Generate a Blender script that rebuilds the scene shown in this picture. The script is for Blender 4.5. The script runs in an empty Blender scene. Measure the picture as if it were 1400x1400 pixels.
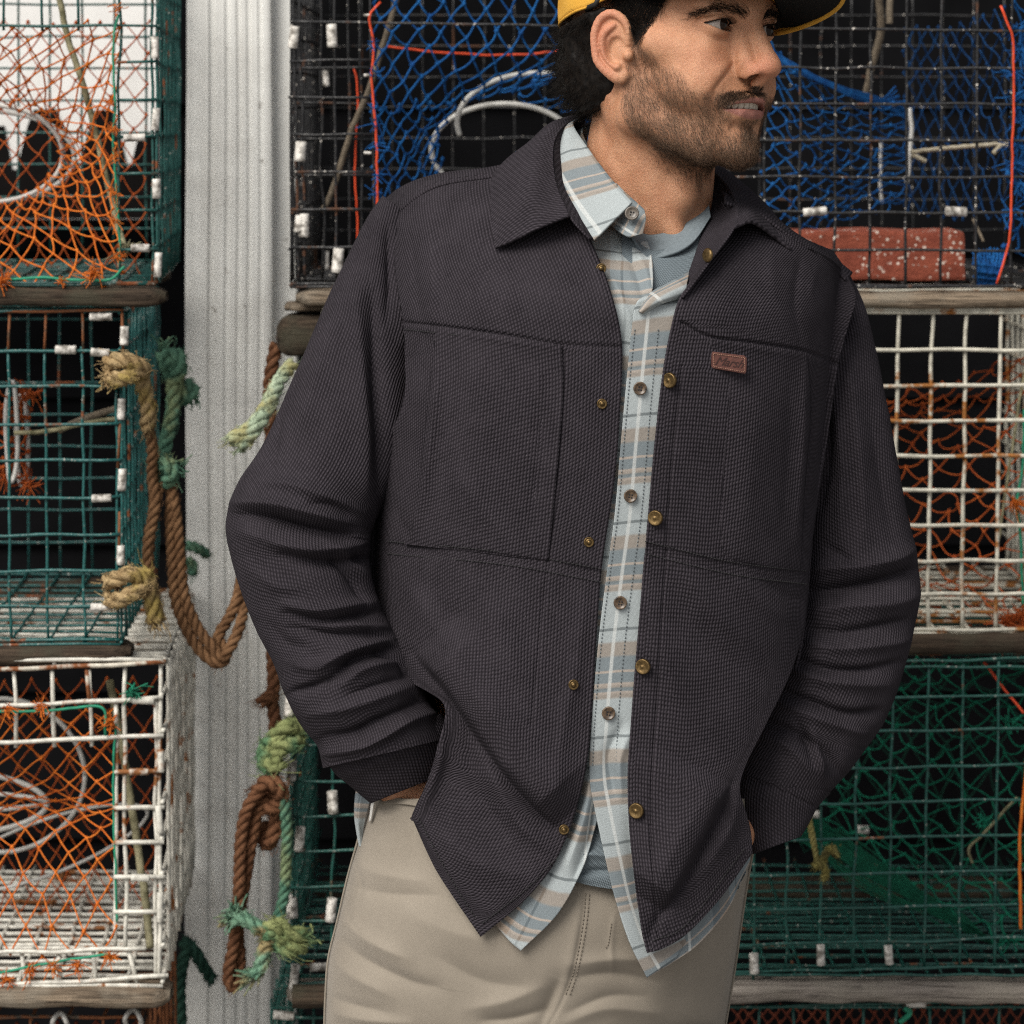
import bpy, bmesh, math, random
import numpy as np
from mathutils import Vector, Matrix

SC = bpy.context.scene
COL = SC.collection
rng = np.random.default_rng(7)
random.seed(7)

# ------------------------------------------------------------------ camera, sky, sun, exposure
DC = 2.5                 # camera to the man's chest, metres
FPX = 4000.0             # focal length in photo pixels (photo 1400 wide)
HOR = 150.0              # photo row of the horizon
ZC = 1.594               # camera height above the ground
cd = bpy.data.cameras.new('camera'); cam = bpy.data.objects.new('camera', cd); COL.objects.link(cam)
cam.location = (0, -DC, ZC); cam.rotation_euler = (math.radians(90), 0, 0)
cd.sensor_width = 36.0; cd.lens = 36.0 * FPX / 1400.0
cd.shift_y = -(700.0 - HOR) / 1400.0
cd.clip_start = 0.05; cd.clip_end = 500
cd.dof.use_dof = True; cd.dof.focus_distance = 2.52; cd.dof.aperture_fstop = 9.5
SC.camera = cam

SUN_DIR = Vector((-0.42, -0.64, 0.76)).normalized()      # towards the light
world = bpy.data.worlds.new('World'); SC.world = world; world.use_nodes = True
wt = world.node_tree
bg = wt.nodes['Background']
sky = wt.nodes.new('ShaderNodeTexSky'); sky.sky_type = 'NISHITA'; sky.sun_disc = False
sky.sun_elevation = math.asin(SUN_DIR.z)
sky.sun_rotation = math.atan2(SUN_DIR.x, SUN_DIR.y)
sky.air_density = 1.0; sky.dust_density = 4.0; sky.ozone_density = 1.0
hsv = wt.nodes.new('ShaderNodeHueSaturation'); hsv.inputs['Saturation'].default_value = 0.22   # cloud grey
wt.links.new(sky.outputs[0], hsv.inputs['Color']); wt.links.new(hsv.outputs[0], bg.inputs['Color'])
bg.inputs['Strength'].default_value = 0.06
sl = bpy.data.lights.new('sun', 'SUN'); sl.energy = 1.5; sl.angle = math.radians(34); sl.color = (1.0, 0.95, 0.87)
so = bpy.data.objects.new('sun', sl); COL.objects.link(so)
so.rotation_euler = SUN_DIR.to_track_quat('Z', 'Y').to_euler()
SC.view_settings.view_transform = 'Standard'; SC.view_settings.look = 'None'
SC.view_settings.exposure = 1.12; SC.view_settings.gamma = 1.0; SC.view_settings.use_curve_mapping = False
SC.cycles.max_bounces = 6; SC.cycles.diffuse_bounces = 3; SC.cycles.glossy_bounces = 3
SC.cycles.transparent_max_bounces = 8
SC.cycles.use_denoising = False
SC.cycles.use_adaptive_sampling = False
SC.cycles.filter_width = 1.15

# ------------------------------------------------------------------ helpers: space, meshes, tags
def P(px, py, d=0.0):
    """world point at photo pixel (px, py), d metres behind the chest plane"""
    D = DC + d
    return np.array(((px - 700.0) * D / FPX, d, ZC - (py - HOR) * D / FPX))
def PA(a):
    a = np.asarray(a, float); D = DC + a[..., 2]
    return np.stack(((a[..., 0] - 700.0) * D / FPX, a[..., 2], ZC - (a[..., 1] - HOR) * D / FPX), -1)
def toPx(w):
    D = DC + w[..., 1]
    return 700.0 + w[..., 0] * FPX / D, HOR + (ZC - w[..., 2]) * FPX / D

def tag(o, label=None, cat=None, group=None, kind=None):
    if label: o['label'] = label
    if cat: o['category'] = cat
    if group: o['group'] = group
    if kind: o['kind'] = kind
    return o
def empty(name, loc=(0, 0, 0), label=None, cat=None, group=None):
    o = bpy.data.objects.new(name, None); COL.objects.link(o); o.location = tuple(loc)
    o.empty_display_size = 0.05
    return tag(o, label, cat, group)
def link_mesh(name, me, parent=None):
    o = bpy.data.objects.new(name, me); COL.objects.link(o)
    if parent is not None: setparent(o, parent)
    return o
def worldmat(o):
    m = o.matrix_basis.copy(); p = o.parent
    if p is not None: m = worldmat(p) @ o.matrix_parent_inverse @ m
    return m
def setparent(o, parent):
    o.parent = parent; o.matrix_parent_inverse = worldmat(parent).inverted()

class MB:
    """collects quads/tris in numpy, links them as one mesh object"""
    def __init__(s): s.v = []; s.f = []; s.n = 0; s.uv = []; s.mi = []; s.hasuv = False
    def add(s, v, f, uv=None, mi=0):
        v = np.asarray(v, float).reshape(-1, 3); f = np.asarray(f, int)
        s.v.append(v); s.f.append(f + s.n); s.n += len(v)
        s.mi.append(np.full(len(f), mi, int))
        s.uv.append(np.zeros((len(v), 2)) if uv is None else np.asarray(uv, float).reshape(-1, 2))
        if uv is not None: s.hasuv = True
    def build(s, name, mats, parent=None, smooth=True):
        me = bpy.data.meshes.new(name)
        v = np.concatenate(s.v); nl = [f.shape[1] for f in s.f]
        loops = np.concatenate([f.ravel() for f in s.f])
        tot = np.concatenate([np.full(len(f), f.shape[1], int) for f in s.f])
        me.vertices.add(len(v)); me.vertices.foreach_set('co', v.ravel())
        me.loops.add(len(loops)); me.loops.foreach_set('vertex_index', loops)
        me.polygons.add(len(tot))
        st = np.concatenate(([0], np.cumsum(tot)[:-1]))
        me.polygons.foreach_set('loop_start', st); me.polygons.foreach_set('loop_total', tot)
        me.polygons.foreach_set('material_index', np.concatenate(s.mi))
        me.polygons.foreach_set('use_smooth', np.full(len(tot), smooth))
        if s.hasuv:
            ul = me.uv_layers.new(name='UVMap')
            ul.data.foreach_set('uv', np.concatenate(s.uv)[loops].ravel())
        me.update(); me.validate()
        if not isinstance(mats, (list, tuple)): mats = [mats]
        for m in mats: me.materials.append(m)
        return link_mesh(name, me, parent)

def crom(pts, n, closed=False):
    """Catmull-Rom through the rows of pts (k, ...), sampled at n even parameters"""
    pts = np.asarray(pts, float); k = len(pts)
    if k == 2 and not closed:
        t = np.linspace(0, 1, n).reshape((-1,) + (1,) * (pts.ndim - 1)); return pts[0] * (1 - t) + pts[1] * t
    if closed: ts = np.linspace(0, k, n, endpoint=False)
    else: ts = np.linspace(0, k - 1, n)
    i = np.minimum(ts.astype(int), k - 1 if closed else k - 2); t = (ts - i).reshape((-1,) + (1,) * (pts.ndim - 1))
    g = (lambda j: pts[j % k]) if closed else (lambda j: np.where(((j < 0) | (j > k - 1)).reshape((-1,) + (1,) * (pts.ndim - 1)),
            np.where((j < 0).reshape((-1,) + (1,) * (pts.ndim - 1)), 2 * pts[0] - pts[1], 2 * pts[-1] - pts[-2]), pts[np.clip(j, 0, k - 1)]))
    p0, p1, p2, p3 = g(i - 1), g(i), g(i + 1), g(i + 2)
    return 0.5 * (2 * p1 + (p2 - p0) * t + (2 * p0 - 5 * p1 + 4 * p2 - p3) * t * t + (3 * p1 - p0 - 3 * p2 + p3) * t ** 3)
def resample(pl, n):
    """polyline -> n points evenly spaced by length, smooth"""
    pl = np.asarray(pl, float)
    q = crom(pl, max(60, 8 * len(pl))) if len(pl) > 2 else crom(pl, 60)
    s = np.concatenate(([0], np.cumsum(np.linalg.norm(np.diff(q, axis=0), axis=1))))
    u = np.linspace(0, s[-1], n)
    return np.stack([np.interp(u, s, q[:, c]) for c in range(q.shape[1])], -1)

def tube_data(path, r, sides=6, caps=True, closed=False):
    path = np.asarray(path, float); n = len(path)
    r = np.broadcast_to(np.asarray(r, float), (n,))
    t = np.gradient(path, axis=0) if not closed else (np.roll(path, -1, 0) - np.roll(path, 1, 0))
    t /= np.linalg.norm(t, axis=1, keepdims=True) + 1e-12
    ref = np.array((0.31, 0.77, 0.55)); 
    a = np.cross(t, ref); bad = np.linalg.norm(a, axis=1) < 0.15
    if bad.any(): a[bad] = np.cross(t[bad], np.array((0.9, -0.2, 0.1)))
    for i in range(1, n):                       # parallel-ish transport
        v = a[i - 1] - t[i] * np.dot(a[i - 1], t[i]); l = np.linalg.norm(v)
        if l > 1e-6: a[i] = v / l
        else: a[i] /= np.linalg.norm(a[i])
        if i == 1: pass
    a /= np.linalg.norm(a, axis=1, keepdims=True) + 1e-12
    b = np.cross(t, a)
    ang = np.linspace(0, 2 * np.pi, sides, endpoint=False)
    v = path[:, None] + r[:, None, None] * (np.cos(ang)[None, :, None] * a[:, None] + np.sin(ang)[None, :, None] * b[:, None])
    m = n if closed else n - 1
    i = np.arange(m)[:, None]; j = np.arange(sides)[None]
    i2 = (i + 1) % n; j2 = (j + 1) % sides
    f = np.stack([i * sides + j + 0 * j2, i * sides + j2, i2 * sides + j2, i2 * sides + j + 0 * j2], -1).reshape(-1, 4)
    v = v.reshape(-1, 3)
    return v, f
def add_tube(mb, path, r, sides=6, caps=True, closed=False, mi=0):
    v, f = tube_data(path, r, sides, caps, closed); base = mb.n
    mb.add(v, f, mi=mi)
    if caps and not closed:
        n = len(path)
        for ring, flip in ((0, True), (n - 1, False)):
            idx = np.arange(sides) + ring * sides
            if flip: idx = idx[::-1]
            mb.f.append((idx + base)[None, :]); mb.mi.append(np.array([mi]))
def add_box(mb, c, size, rot=None, mi=0):
    s = np.array(size) / 2
    v = np.array([(x, y, z) for x in (-1, 1) for y in (-1, 1) for z in (-1, 1)], float) * s
    if rot is not None: v = v @ np.array(Matrix(rot).to_3x3()).T
    f = [(0, 1, 3, 2), (4, 6, 7, 5), (0, 4, 5, 1), (2, 3, 7, 6), (0, 2, 6, 4), (1, 5, 7, 3)]
    mb.add(v + np.array(c), f, mi=mi)

def grid_faces(nr, nc, closed=False):
    i = np.arange(nr - 1)[:, None]; m = nc if closed else nc - 1; j = np.arange(m)[None]
    j2 = (j + 1) % nc
    return np.stack([i * nc + j, i * nc + j2, (i + 1) * nc + j2, (i + 1) * nc + j], -1).reshape(-1, 4)
def grid_normals(g, closed=False):
    du = (np.roll(g, -1, 1) - np.roll(g, 1, 1)) if closed else np.gradient(g, axis=1)
    dv = np.gradient(g, axis=0)
    n = np.cross(du, dv); l = np.linalg.norm(n, axis=-1, keepdims=True)
    n = n / np.maximum(l, 1e-12)
    return n
def loft(rows, nr, nc, even=True):
    """rows of (px,py,d) polylines -> (nr,nc,3) grid in (px,py,d)"""
    rr = np.stack([resample(r, nc) if even else crom(r, nc) for r in rows])
    return crom(rr, nr)

def smooth_noise(p, scale, seed=0, octaves=2):
    """cheap smooth noise from random waves; p (...,k)"""
    r = np.random.default_rng(seed); out = 0; amp = 1
    for o in range(octaves):
        for _ in range(5):
            k = r.normal(size=p.shape[-1]); k /= np.linalg.norm(k)
            out = out + amp * np.sin((p @ k) * scale * r.uniform(0.7, 1.5) * 2 * np.pi + r.uniform(0, 6.28))
        amp *= 0.5; scale *= 2.1
    return out / 5.0

# ------------------------------------------------------------------ helpers: node materials
class NT:
    def __init__(s, name):
        s.m = bpy.data.materials.new(name); s.m.use_nodes = True; s.t = s.m.node_tree
        s.b = s.t.nodes['Principled BSDF']
    def n(s, ty, **kw):
        nd = s.t.nodes.new(ty)
        for k, v in kw.items(): setattr(nd, k, v)
        return nd
    def l(s, a, b): s.t.links.new(a, b)
    def val(s, sock, v):
        if hasattr(v, 'is_output') or isinstance(v, bpy.types.NodeSocket): s.l(v, sock)
        elif isinstance(v, (tuple, list)) and sock.type == 'RGBA' and len(v) == 3: sock.default_value = (*v, 1)
        else: sock.default_value = v
    def math(s, op, a, b=0.0, c=0.0, clamp=False):
        nd = s.n('ShaderNodeMath', operation=op, use_clamp=clamp)
        s.val(nd.inputs[0], a); s.val(nd.inputs[1], b); s.val(nd.inputs[2], c); return nd.outputs[0]
    def mix(s, f, a, b, blend='MIX'):
        nd = s.n('ShaderNodeMix', data_type='RGBA', blend_type=blend)
        s.val(nd.inputs[0], f); s.val(nd.inputs[6], a); s.val(nd.inputs[7], b); return nd.outputs[2]
    def noise(s, vec, scale, detail=3.0, rough=0.55, dist=0.0):
        nd = s.n('ShaderNodeTexNoise'); s.val(nd.inputs['Scale'], scale); nd.inputs['Detail'].default_value = detail
        nd.inputs['Roughness'].default_value = rough; nd.inputs['Distortion'].default_value = dist
        if vec is not None: s.l(vec, nd.inputs['Vector'])
        return nd.outputs['Fac']
    def ramp(s, f, stops, interp='LINEAR'):
        nd = s.n('ShaderNodeValToRGB'); cr = nd.color_ramp; cr.interpolation = interp
        while len(cr.elements) > len(stops): cr.elements.remove(cr.elements[-1])
        while len(cr.elements) < len(stops): cr.elements.new(1.0)
        for e, (p, c) in zip(cr.elements, stops):
            e.position = p; e.color = (c, c, c, 1) if isinstance(c, (int, float)) else (*c, 1)
        s.val(nd.inputs[0], f); return nd.outputs[0]
    def obj(s): return s.n('ShaderNodeTexCoord').outputs['Object']
    def uv(s): return s.n('ShaderNodeTexCoord').outputs['UV']
    def gen(s): return s.n('ShaderNodeNewGeometry').outputs['Position']
    def scale(s, v, sc):
        nd = s.n('ShaderNodeMapping'); s.l(v, nd.inputs['Vector']); nd.inputs['Scale'].default_value = sc; return nd.outputs[0]
    def sep(s, v):
        nd = s.n('ShaderNodeSeparateXYZ'); s.l(v, nd.inputs[0]); return nd.outputs
    def bump(s, h, strength, dist):
        nd = s.n('ShaderNodeBump'); s.val(nd.inputs['Strength'], strength); nd.inputs['Distance'].default_value = dist
        s.l(h, nd.inputs['Height']); s.l(nd.outputs[0], s.b.inputs['Normal']); return nd
    def done(s, col, rough=0.6, metal=0.0, spec=0.5):
        s.val(s.b.inputs['Base Color'], col); s.val(s.b.inputs['Roughness'], rough); s.val(s.b.inputs['Metallic'], metal)
        s.val(s.b.inputs['Specular IOR Level'], spec); return s.m

def mat_coated_wire(name, col, rust=0.5, rustcol=(0.16, 0.045, 0.012), specks=0.0):
    """vinyl coated wire: worn coat, rust breaking through"""
    k = NT(name); p = k.gen()
    n1 = k.noise(p, 14, 4, 0.65); n2 = k.noise(p, 95, 3); n3 = k.noise(p, 320, 2)
    dark = tuple(c * 0.45 for c in col); lite = tuple(min(1, c * 1.35 + 0.02) for c in col)
    c = k.mix(k.ramp(n2, [(0.35, 0), (0.65, 1)]), dark, lite)
    c = k.mix(0.55, c, (*col,))
    rm = k.ramp(k.math('ADD', k.math('MULTIPLY', n1, 0.75), k.math('MULTIPLY', n2, 0.25)), [(0.62 - 0.22 * rust, 0), (0.66 - 0.2 * rust, 1)])
    rc = k.mix(n3, tuple(x * 0.35 for x in rustcol), tuple(min(1, x * 1.7) for x in rustcol))
    c = k.mix(rm, c, rc)
    if specks > 0:
        sp = k.ramp(k.noise(p, 210, 2), [(0.66, 0), (0.70, 1)])
        c = k.mix(k.math('MULTIPLY', sp, specks), c, (0.62, 0.58, 0.52))
    k.bump(k.math('ADD', n2, n3), 0.5, 0.0012)
    return k.done(c, k.math('ADD', 0.35, k.math('MULTIPLY', rm, 0.4)), 0, 0.4)
def mat_simple(name, col, rough=0.6, var=0.25, sc=60, bump=0.2, bd=0.001, metal=0.0, spec=0.4, col2=None, lo=0.3, hi=0.7):
    k = NT(name); p = k.gen(); n = k.noise(p, sc, 4)
    a = tuple(x * (1 - var) for x in col); b = col2 if col2 else tuple(min(1, x * (1 + var)) for x in col)
    c = k.mix(k.ramp(n, [(lo, 0), (hi, 1)]), a, b)
    if bump: k.bump(k.noise(p, sc * 2.5, 3), bump, bd)
    return k.done(c, rough, metal, spec)
def mat_wood(name, dark, light, sx=6.0, gray=None):
    k = NT(name); p = k.gen()
    g = k.noise(k.scale(p, (sx, 130, 130)), 1.0, 6, 0.7, 0.6)
    f = k.noise(k.scale(p, (sx * 2.5, 480, 480)), 1.0, 3)
    b = k.noise(p, 22, 4)
    c = k.mix(k.ramp(g, [(0.32, 0), (0.68, 1)]), dark, light)
    c = k.mix(k.ramp(f, [(0.52, 0), (0.66, 0.75)]), c, tuple(x * 0.25 for x in dark))
    if gray: c = k.mix(k.ramp(b, [(0.45, 0), (0.62, 0.8)]), c, gray)
    k.bump(k.math('ADD', g, k.math('MULTIPLY', f, 0.6)), 0.8, 0.004)
    return k.done(c, 0.85, 0, 0.2)
def mat_rope(name, a, b, c2=None):
    k = NT(name); p = k.gen()
    n = k.noise(p, 60, 4); f = k.noise(p, 700, 3)
    c = k.mix(k.ramp(n, [(0.35, 0), (0.65, 1)]), a, b)
    if c2: c = k.mix(k.ramp(k.noise(p, 25, 3), [(0.5, 0), (0.62, 1)]), c, c2)
    c = k.mix(k.math('MULTIPLY', k.ramp(f, [(0.4, 1), (0.6, 0)]), 0.45), c, tuple(x * 0.35 for x in a))
    k.bump(f, 0.8, 0.0012)
    return k.done(c, 0.85, 0, 0.2)
# ------------------------------------------------------------------ the setting: ground, wall, fluted post
M_ground = mat_simple('wharf_concrete', (0.22, 0.21, 0.20), 0.9, 0.3, 8, 0.4, 0.004)
mb = MB(); g = 60.0
mb.add([(-g, -g, 0), (g, -g, 0), (g, g, 0), (-g, g, 0)], [(0, 1, 2, 3)])
tag(mb.build('ground', M_ground), kind='structure')

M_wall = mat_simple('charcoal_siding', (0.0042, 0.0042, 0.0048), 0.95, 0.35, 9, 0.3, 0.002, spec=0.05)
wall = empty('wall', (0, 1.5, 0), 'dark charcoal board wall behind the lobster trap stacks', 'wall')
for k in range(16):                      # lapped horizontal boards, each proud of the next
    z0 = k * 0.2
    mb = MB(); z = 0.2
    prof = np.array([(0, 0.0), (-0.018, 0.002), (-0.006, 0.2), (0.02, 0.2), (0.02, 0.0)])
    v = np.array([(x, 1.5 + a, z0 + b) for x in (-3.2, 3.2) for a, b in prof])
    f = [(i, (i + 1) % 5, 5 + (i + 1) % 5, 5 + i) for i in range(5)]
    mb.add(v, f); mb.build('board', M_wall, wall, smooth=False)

M_post = None
def fluted_post():
    k = NT('weathered_white_metal'); p = k.gen()
    streak = k.noise(k.scale(p, (55, 55, 1.6)), 1.0, 5, 0.6); sp = k.noise(p, 46, 3); ch = k.noise(p, 13, 4)
    c = k.mix(k.ramp(streak, [(0.3, 0), (0.7, 1)]), (0.58, 0.575, 0.545), (0.70, 0.70, 0.67))
    c = k.mix(k.ramp(sp, [(0.69, 0), (0.73, 0.75)]), c, (0.13, 0.11, 0.09))
    c = k.mix(k.ramp(ch, [(0.5, 0), (0.75, 0.35)]), c, (0.36, 0.345, 0.32))
    k.bump(k.math('ADD', streak, ch), 0.35, 0.004)
    m = k.done(c, 0.5, 0, 0.4)
    d0 = 1.0; s = (DC + d0) / FPX
    prof = [(254, 30), (254, 2), (256, 0), (284, 0), (286, 7), (292, 8), (294, 1), (306, 0), (308, 6), (313, 6), (315, 0), (322, 0), (324, 5), (328, 5),
            (330, 0), (336, 0), (338, 5), (342, 5), (344, 0), (352, 0), (354, 5), (358, 5), (360, 0), (366, 1), (370, 5), (372, 12), (373, 24), (376, 25), (402, 25), (402, 60), (254, 60)]
    n = len(prof); zs = np.linspace(0.0, 3.1, 60)
    v = np.array([((px - 700) * s + 0.0011 * math.sin(z * 9 + px * .02), d0 + dm * (0.38 if dm < 9 else 1) / 1000 + 0.0012 * math.sin(z * 5.3 + px * 0.05), z) for z in zs for px, dm in prof])
    f = grid_faces(len(zs), n, True)
    b = MB(); b.add(v, f); o = b.build('corner_post', m, smooth=False)
    tag(o, 'pale weathered metal corner post with vertical flutes between the two trap stacks', 'post')
    return o
fluted_post()

# painted board seen through the top left trap: white, with a black letter whose tops show
M_sign = mat_simple('white_board_paint', (0.70, 0.69, 0.67), 0.6, 0.06, 20, 0.1, 0.001)
M_signb = mat_simple('black_letter_paint', (0.007, 0.006, 0.006), 0.95, 0.2, 20, 0.0, spec=0.05)
sg = empty('painted_sign', P(60, 180, 1.2), 'white painted board with black lettering seen through the green trap', 'sign')
a, b_ = P(-330, -140, 1.2), P(216, 300, 1.2)
mb = MB(); add_box(mb, ((a[0] + b_[0]) / 2, 1.215, (a[2] + b_[2]) / 2), (b_[0] - a[0], 0.03, a[2] - b_[2])); mb.build('board', M_sign, sg, smooth=False)
def letter(poly):
    top = [P(x, y, 1.2) for x, y in poly]; n = len(top)
    v = [(p[0], 1.197, p[2]) for p in top] + [(p[0], 1.2, p[2]) for p in top]
    bm = bmesh.new(); vs = [bm.verts.new(q) for q in v]
    bm.faces.new(vs[:n])
    for i in range(n): bm.faces.new((vs[i], vs[n + i], vs[n + (i + 1) % n], vs[(i + 1) % n]))
    bmesh.ops.recalc_face_normals(bm, faces=bm.faces); bmesh.ops.triangulate(bm, faces=[f for f in bm.faces if len(f.verts) > 4])
    me = bpy.data.meshes.new('letter'); bm.to_mesh(me); bm.free(); me.materials.append(M_signb)
    return link_mesh('letter', me, sg)
letter([(-60, 172), (6, 172), (17, 232), (23, 232), (38, 172), (46, 150), (76, 148), (88, 176), (110, 232), (116, 196), (130, 150), (154, 150), (166, 192), (174, 228), (179, 228), (190, 184), (214, 184), (214, 298), (-60, 298)])

# ------------------------------------------------------------------ lobster traps
M_green_a = mat_coated_wire('sea_green_wire', (0.010, 0.066, 0.058), 0.2, specks=0.5)
M_teal = mat_coated_wire('teal_wire', (0.011, 0.085, 0.080), 0.18, specks=0.5)
M_white_w = mat_coated_wire('cream_white_wire', (0.57, 0.55, 0.485), 0.28, (0.20, 0.075, 0.02))
M_white_f = mat_coated_wire('pale_cream_wire', (0.53, 0.505, 0.42), 0.36, (0.26, 0.10, 0.02))
M_black_w = mat_coated_wire('black_wire', (0.013, 0.013, 0.014), 0.20, (0.07, 0.028, 0.012), 0.9)
M_dgreen = mat_coated_wire('dark_green_wire', (0.008, 0.068, 0.054), 0.10, specks=0.4)
M_rusty = mat_coated_wire('rusted_wire', (0.05, 0.035, 0.02), 0.95, (0.15, 0.05, 0.015))
M_clip = mat_simple('aluminium_sleeve', (0.30, 0.27, 0.23), 0.6, 0.45, 110, 0.8, 0.0015, 0.1, col2=(0.64, 0.61, 0.56), lo=0.36, hi=0.56)
M_hoop = mat_simple('white_plastic_hoop', (0.46, 0.45, 0.42), 0.5, 0.25, 50, 0.2)
M_runner = mat_wood('dark_wet_wood', (0.016, 0.011, 0.008), (0.085, 0.060, 0.040), 5, (0.050, 0.045, 0.030))
M_runner2 = mat_wood('weathered_pale_wood', (0.055, 0.040, 0.028), (0.31, 0.24, 0.17), 5, (0.21, 0.18, 0.14))
M_runner3 = mat_wood('weathered_grey_wood', (0.06, 0.046, 0.036), (0.42, 0.37, 0.32), 5, (0.26, 0.23, 0.19))
M_orange = mat_rope('orange_twine', (0.60, 0.125, 0.016), (0.74, 0.21, 0.028))
M_redor = mat_rope('red_orange_twine', (0.40, 0.075, 0.018), (0.54, 0.125, 0.026))
M_blue = mat_rope('blue_twine', (0.008, 0.07, 0.25), (0.015, 0.14, 0.40))
M_gtwine = mat_rope('green_twine', (0.005, 0.125, 0.075), (0.010, 0.21, 0.12))
M_redcord = mat_simple('red_orange_cord', (0.60, 0.06, 0.015), 0.5, 0.2, 80, 0.2)
M_rustnet = mat_rope('rust_red_twine', (0.10, 0.022, 0.012), (0.17, 0.042, 0.02))
M_gcord = mat_simple('green_cord', (0.010, 0.20, 0.11), 0.6, 0.3, 80, 0.2)
M_stick = mat_simple('lichen_stick', (0.16, 0.15, 0.075), 0.8, 0.35, 90, 0.5, 0.002, col2=(0.34, 0.31, 0.19))
M_bark = mat_simple('brown_bungee', (0.15, 0.12, 0.085), 0.8, 0.35, 150, 0.5, 0.002)

class Trap:
    def __init__(s, label, d0, L, x0, x1, y0, y1, mat, r=0.0016, group='wire lobster traps piled in stacks', skew=0.0):
        s.skew = skew
        s.d0, s.L, s.x0, s.x1, s.y0, s.y1, s.mat, s.r = d0, L, x0, x1, y0, y1, mat, r
        s.o = empty('lobster_trap', s.w((x0 + x1) / 2, y1, L / 2), label, 'lobster trap', group)
    def w(s, x, y, dd=0.0):
        p = P(x, y, s.d0); return np.array((p[0] + dd * getattr(s, 'skew', 0.0), s.d0 + dd, p[2]))
    def wire(s, mb, p, q, seg=0.02, sides=6, wob=1.0, r=None, sag=0.0):
        p, q = np.array(p), np.array(q); l = np.linalg.norm(q - p); n = max(3, int(l / seg) + 1)
        t = np.linspace(0, 1, n)[:, None]; pts = p + (q - p) * t
        ph = rng.uniform(0, 6.28, (4, 3)); am = rng.normal(0, 1, (4, 3)) * np.array((0.0011, 0.0009, 0.0008)) / 2
        for k in range(4): pts = pts + wob * am[k] * np.sin(t * l * (9 + 22 * k) + ph[k])
        pts[:, 2] -= (sag * 4 * t * (1 - t))[:, 0]
        rr = (r or s.r) * (1 + 0.10 * np.sin(t[:, 0] * l * 260 + ph[0, 0]) * rng.uniform(0.3, 1))
        add_tube(mb, pts, rr, sides)
    def face(s, name, hs, vs, dd=0.0, mat=None, wob=1.0, sides=6, seg=0.02, label=None, sag=0.0):
        """hs: (y_left, y_right, xa, xb); vs: (x_top, x_bottom, ya, yb) in front plane pixels"""
        mb = MB(); o = s.r * 1.6
        for ya, yb, xa, xb in hs: s.wire(mb, s.w(xa, ya, dd), s.w(xb, yb, dd), seg, sides, wob, sag=sag)
        for xa, xb, ya, yb in vs: s.wire(mb, s.w(xa, ya, dd + o), s.w(xb, yb, dd + o), seg, sides, wob)
        ob = mb.build(name, mat or s.mat, s.o)
        if label: ob['label'] = label
        return ob
    def rest(s, pitch, back=True, top=True, bottom=True, left=True, right=True, wob=1.0):
        m = pitch * (DC + s.d0) / FPX
        xs = np.arange(s.x1, s.x0 - 1, -pitch); ys = np.arange(s.y1, s.y0 - 1, -pitch); ds = np.arange(0, s.L + 0.01, m)
        if back: s.face('back_mesh', [(y, y, s.x0, s.x1) for y in ys], [(x, x, s.y0, s.y1) for x in xs], s.L, sides=4, seg=0.05)
        for nm, on, y, o in (('top_mesh', top, s.y0, 1), ('bottom_mesh', bottom, s.y1, -1)):
            if not on: continue
            mb = MB()
            for x in xs: s.wire(mb, s.w(x, y, 0.002), s.w(x, y, s.L), 0.04, 5, wob)
            for dd in ds: a, b = s.w(s.x0, y, dd), s.w(s.x1, y, dd); a[2] += 1.6 * s.r * o; b[2] += 1.6 * s.r * o; s.wire(mb, a, b, 0.04, 5, wob)
            mb.build(nm, s.mat, s.o)
        for nm, on, x, o in (('side_mesh', left, s.x0, -1), ('side_mesh', right, s.x1, 1)):
            if not on: continue
            mb = MB()
            for y in ys: s.wire(mb, s.w(x, y, 0.0), s.w(x, y, s.L), 0.04, 5, wob)
            for dd in ds[1:]: a, b = s.w(x, s.y0, dd), s.w(x, s.y1, dd); a[0] += 1.6 * s.r * o; b[0] += 1.6 * s.r * o; s.wire(mb, a, b, 0.04, 5, wob)
            mb.build(nm, s.mat, s.o)
    def clip(s, x, y, vert=True, ln=30, dd=-0.0005, tilt=0.0, r=0.0043, mat=None):
        l = ln * rng.uniform(0.88, 1.08) * (DC + s.d0) / FPX / 2; c = s.w(x, y, dd); tilt = tilt + rng.normal(0, 0.045); r = r * rng.uniform(0.92, 1.08)
        dv = np.array((math.sin(tilt), 0, math.cos(tilt))) if vert else np.array((math.cos(tilt), 0, math.sin(tilt)))
        mb = MB(); t = np.array((-1, -0.96, -0.55, -0.5, -0.1, 0.0, 0.4, 0.48, 0.96, 1.0))
        add_tube(mb, c + dv * l * t[:, None], r * np.array((0.85, 1, 1, 0.93, 1.03, 0.96, 1, 0.94, 1, 0.85)) , 10)
        return mb.build('clip', mat or M_clip, s.o)
    def runner(s, xa, xb, ya, yb, dd=0.0, depth=0.05, mat=None, seed=0, name='runner'):
        a, b = s.w(xa, ya, 0), s.w(xb, yb, 0); n = 60; m = 14
        t = np.linspace(0, 1, n); ang = np.linspace(0, 2 * np.pi, m, endpoint=False)
        hz = abs(a[2] - b[2]) / 2; cz = (a[2] + b[2]) / 2
        se = lambda c: np.sign(c) * np.abs(c) ** (0.25 if name == 'block' else 0.5)
        X = a[0] + (b[0] - a[0]) * t
        endr = 1 - 0.5 * np.exp(-((1 - t) * (b[0] - a[0]) / 0.006) ** 1) - 0.5 * np.exp(-(t * (b[0] - a[0]) / 0.006))
        v = np.zeros((n, m, 3))
        for i in range(n):
            v[i, :, 0] = X[i]
            v[i, :, 1] = s.d0 + dd + depth / 2 + se(np.cos(ang)) * depth / 2 * endr[i]
            v[i, :, 2] = cz + se(np.sin(ang)) * hz * endr[i]
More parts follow.
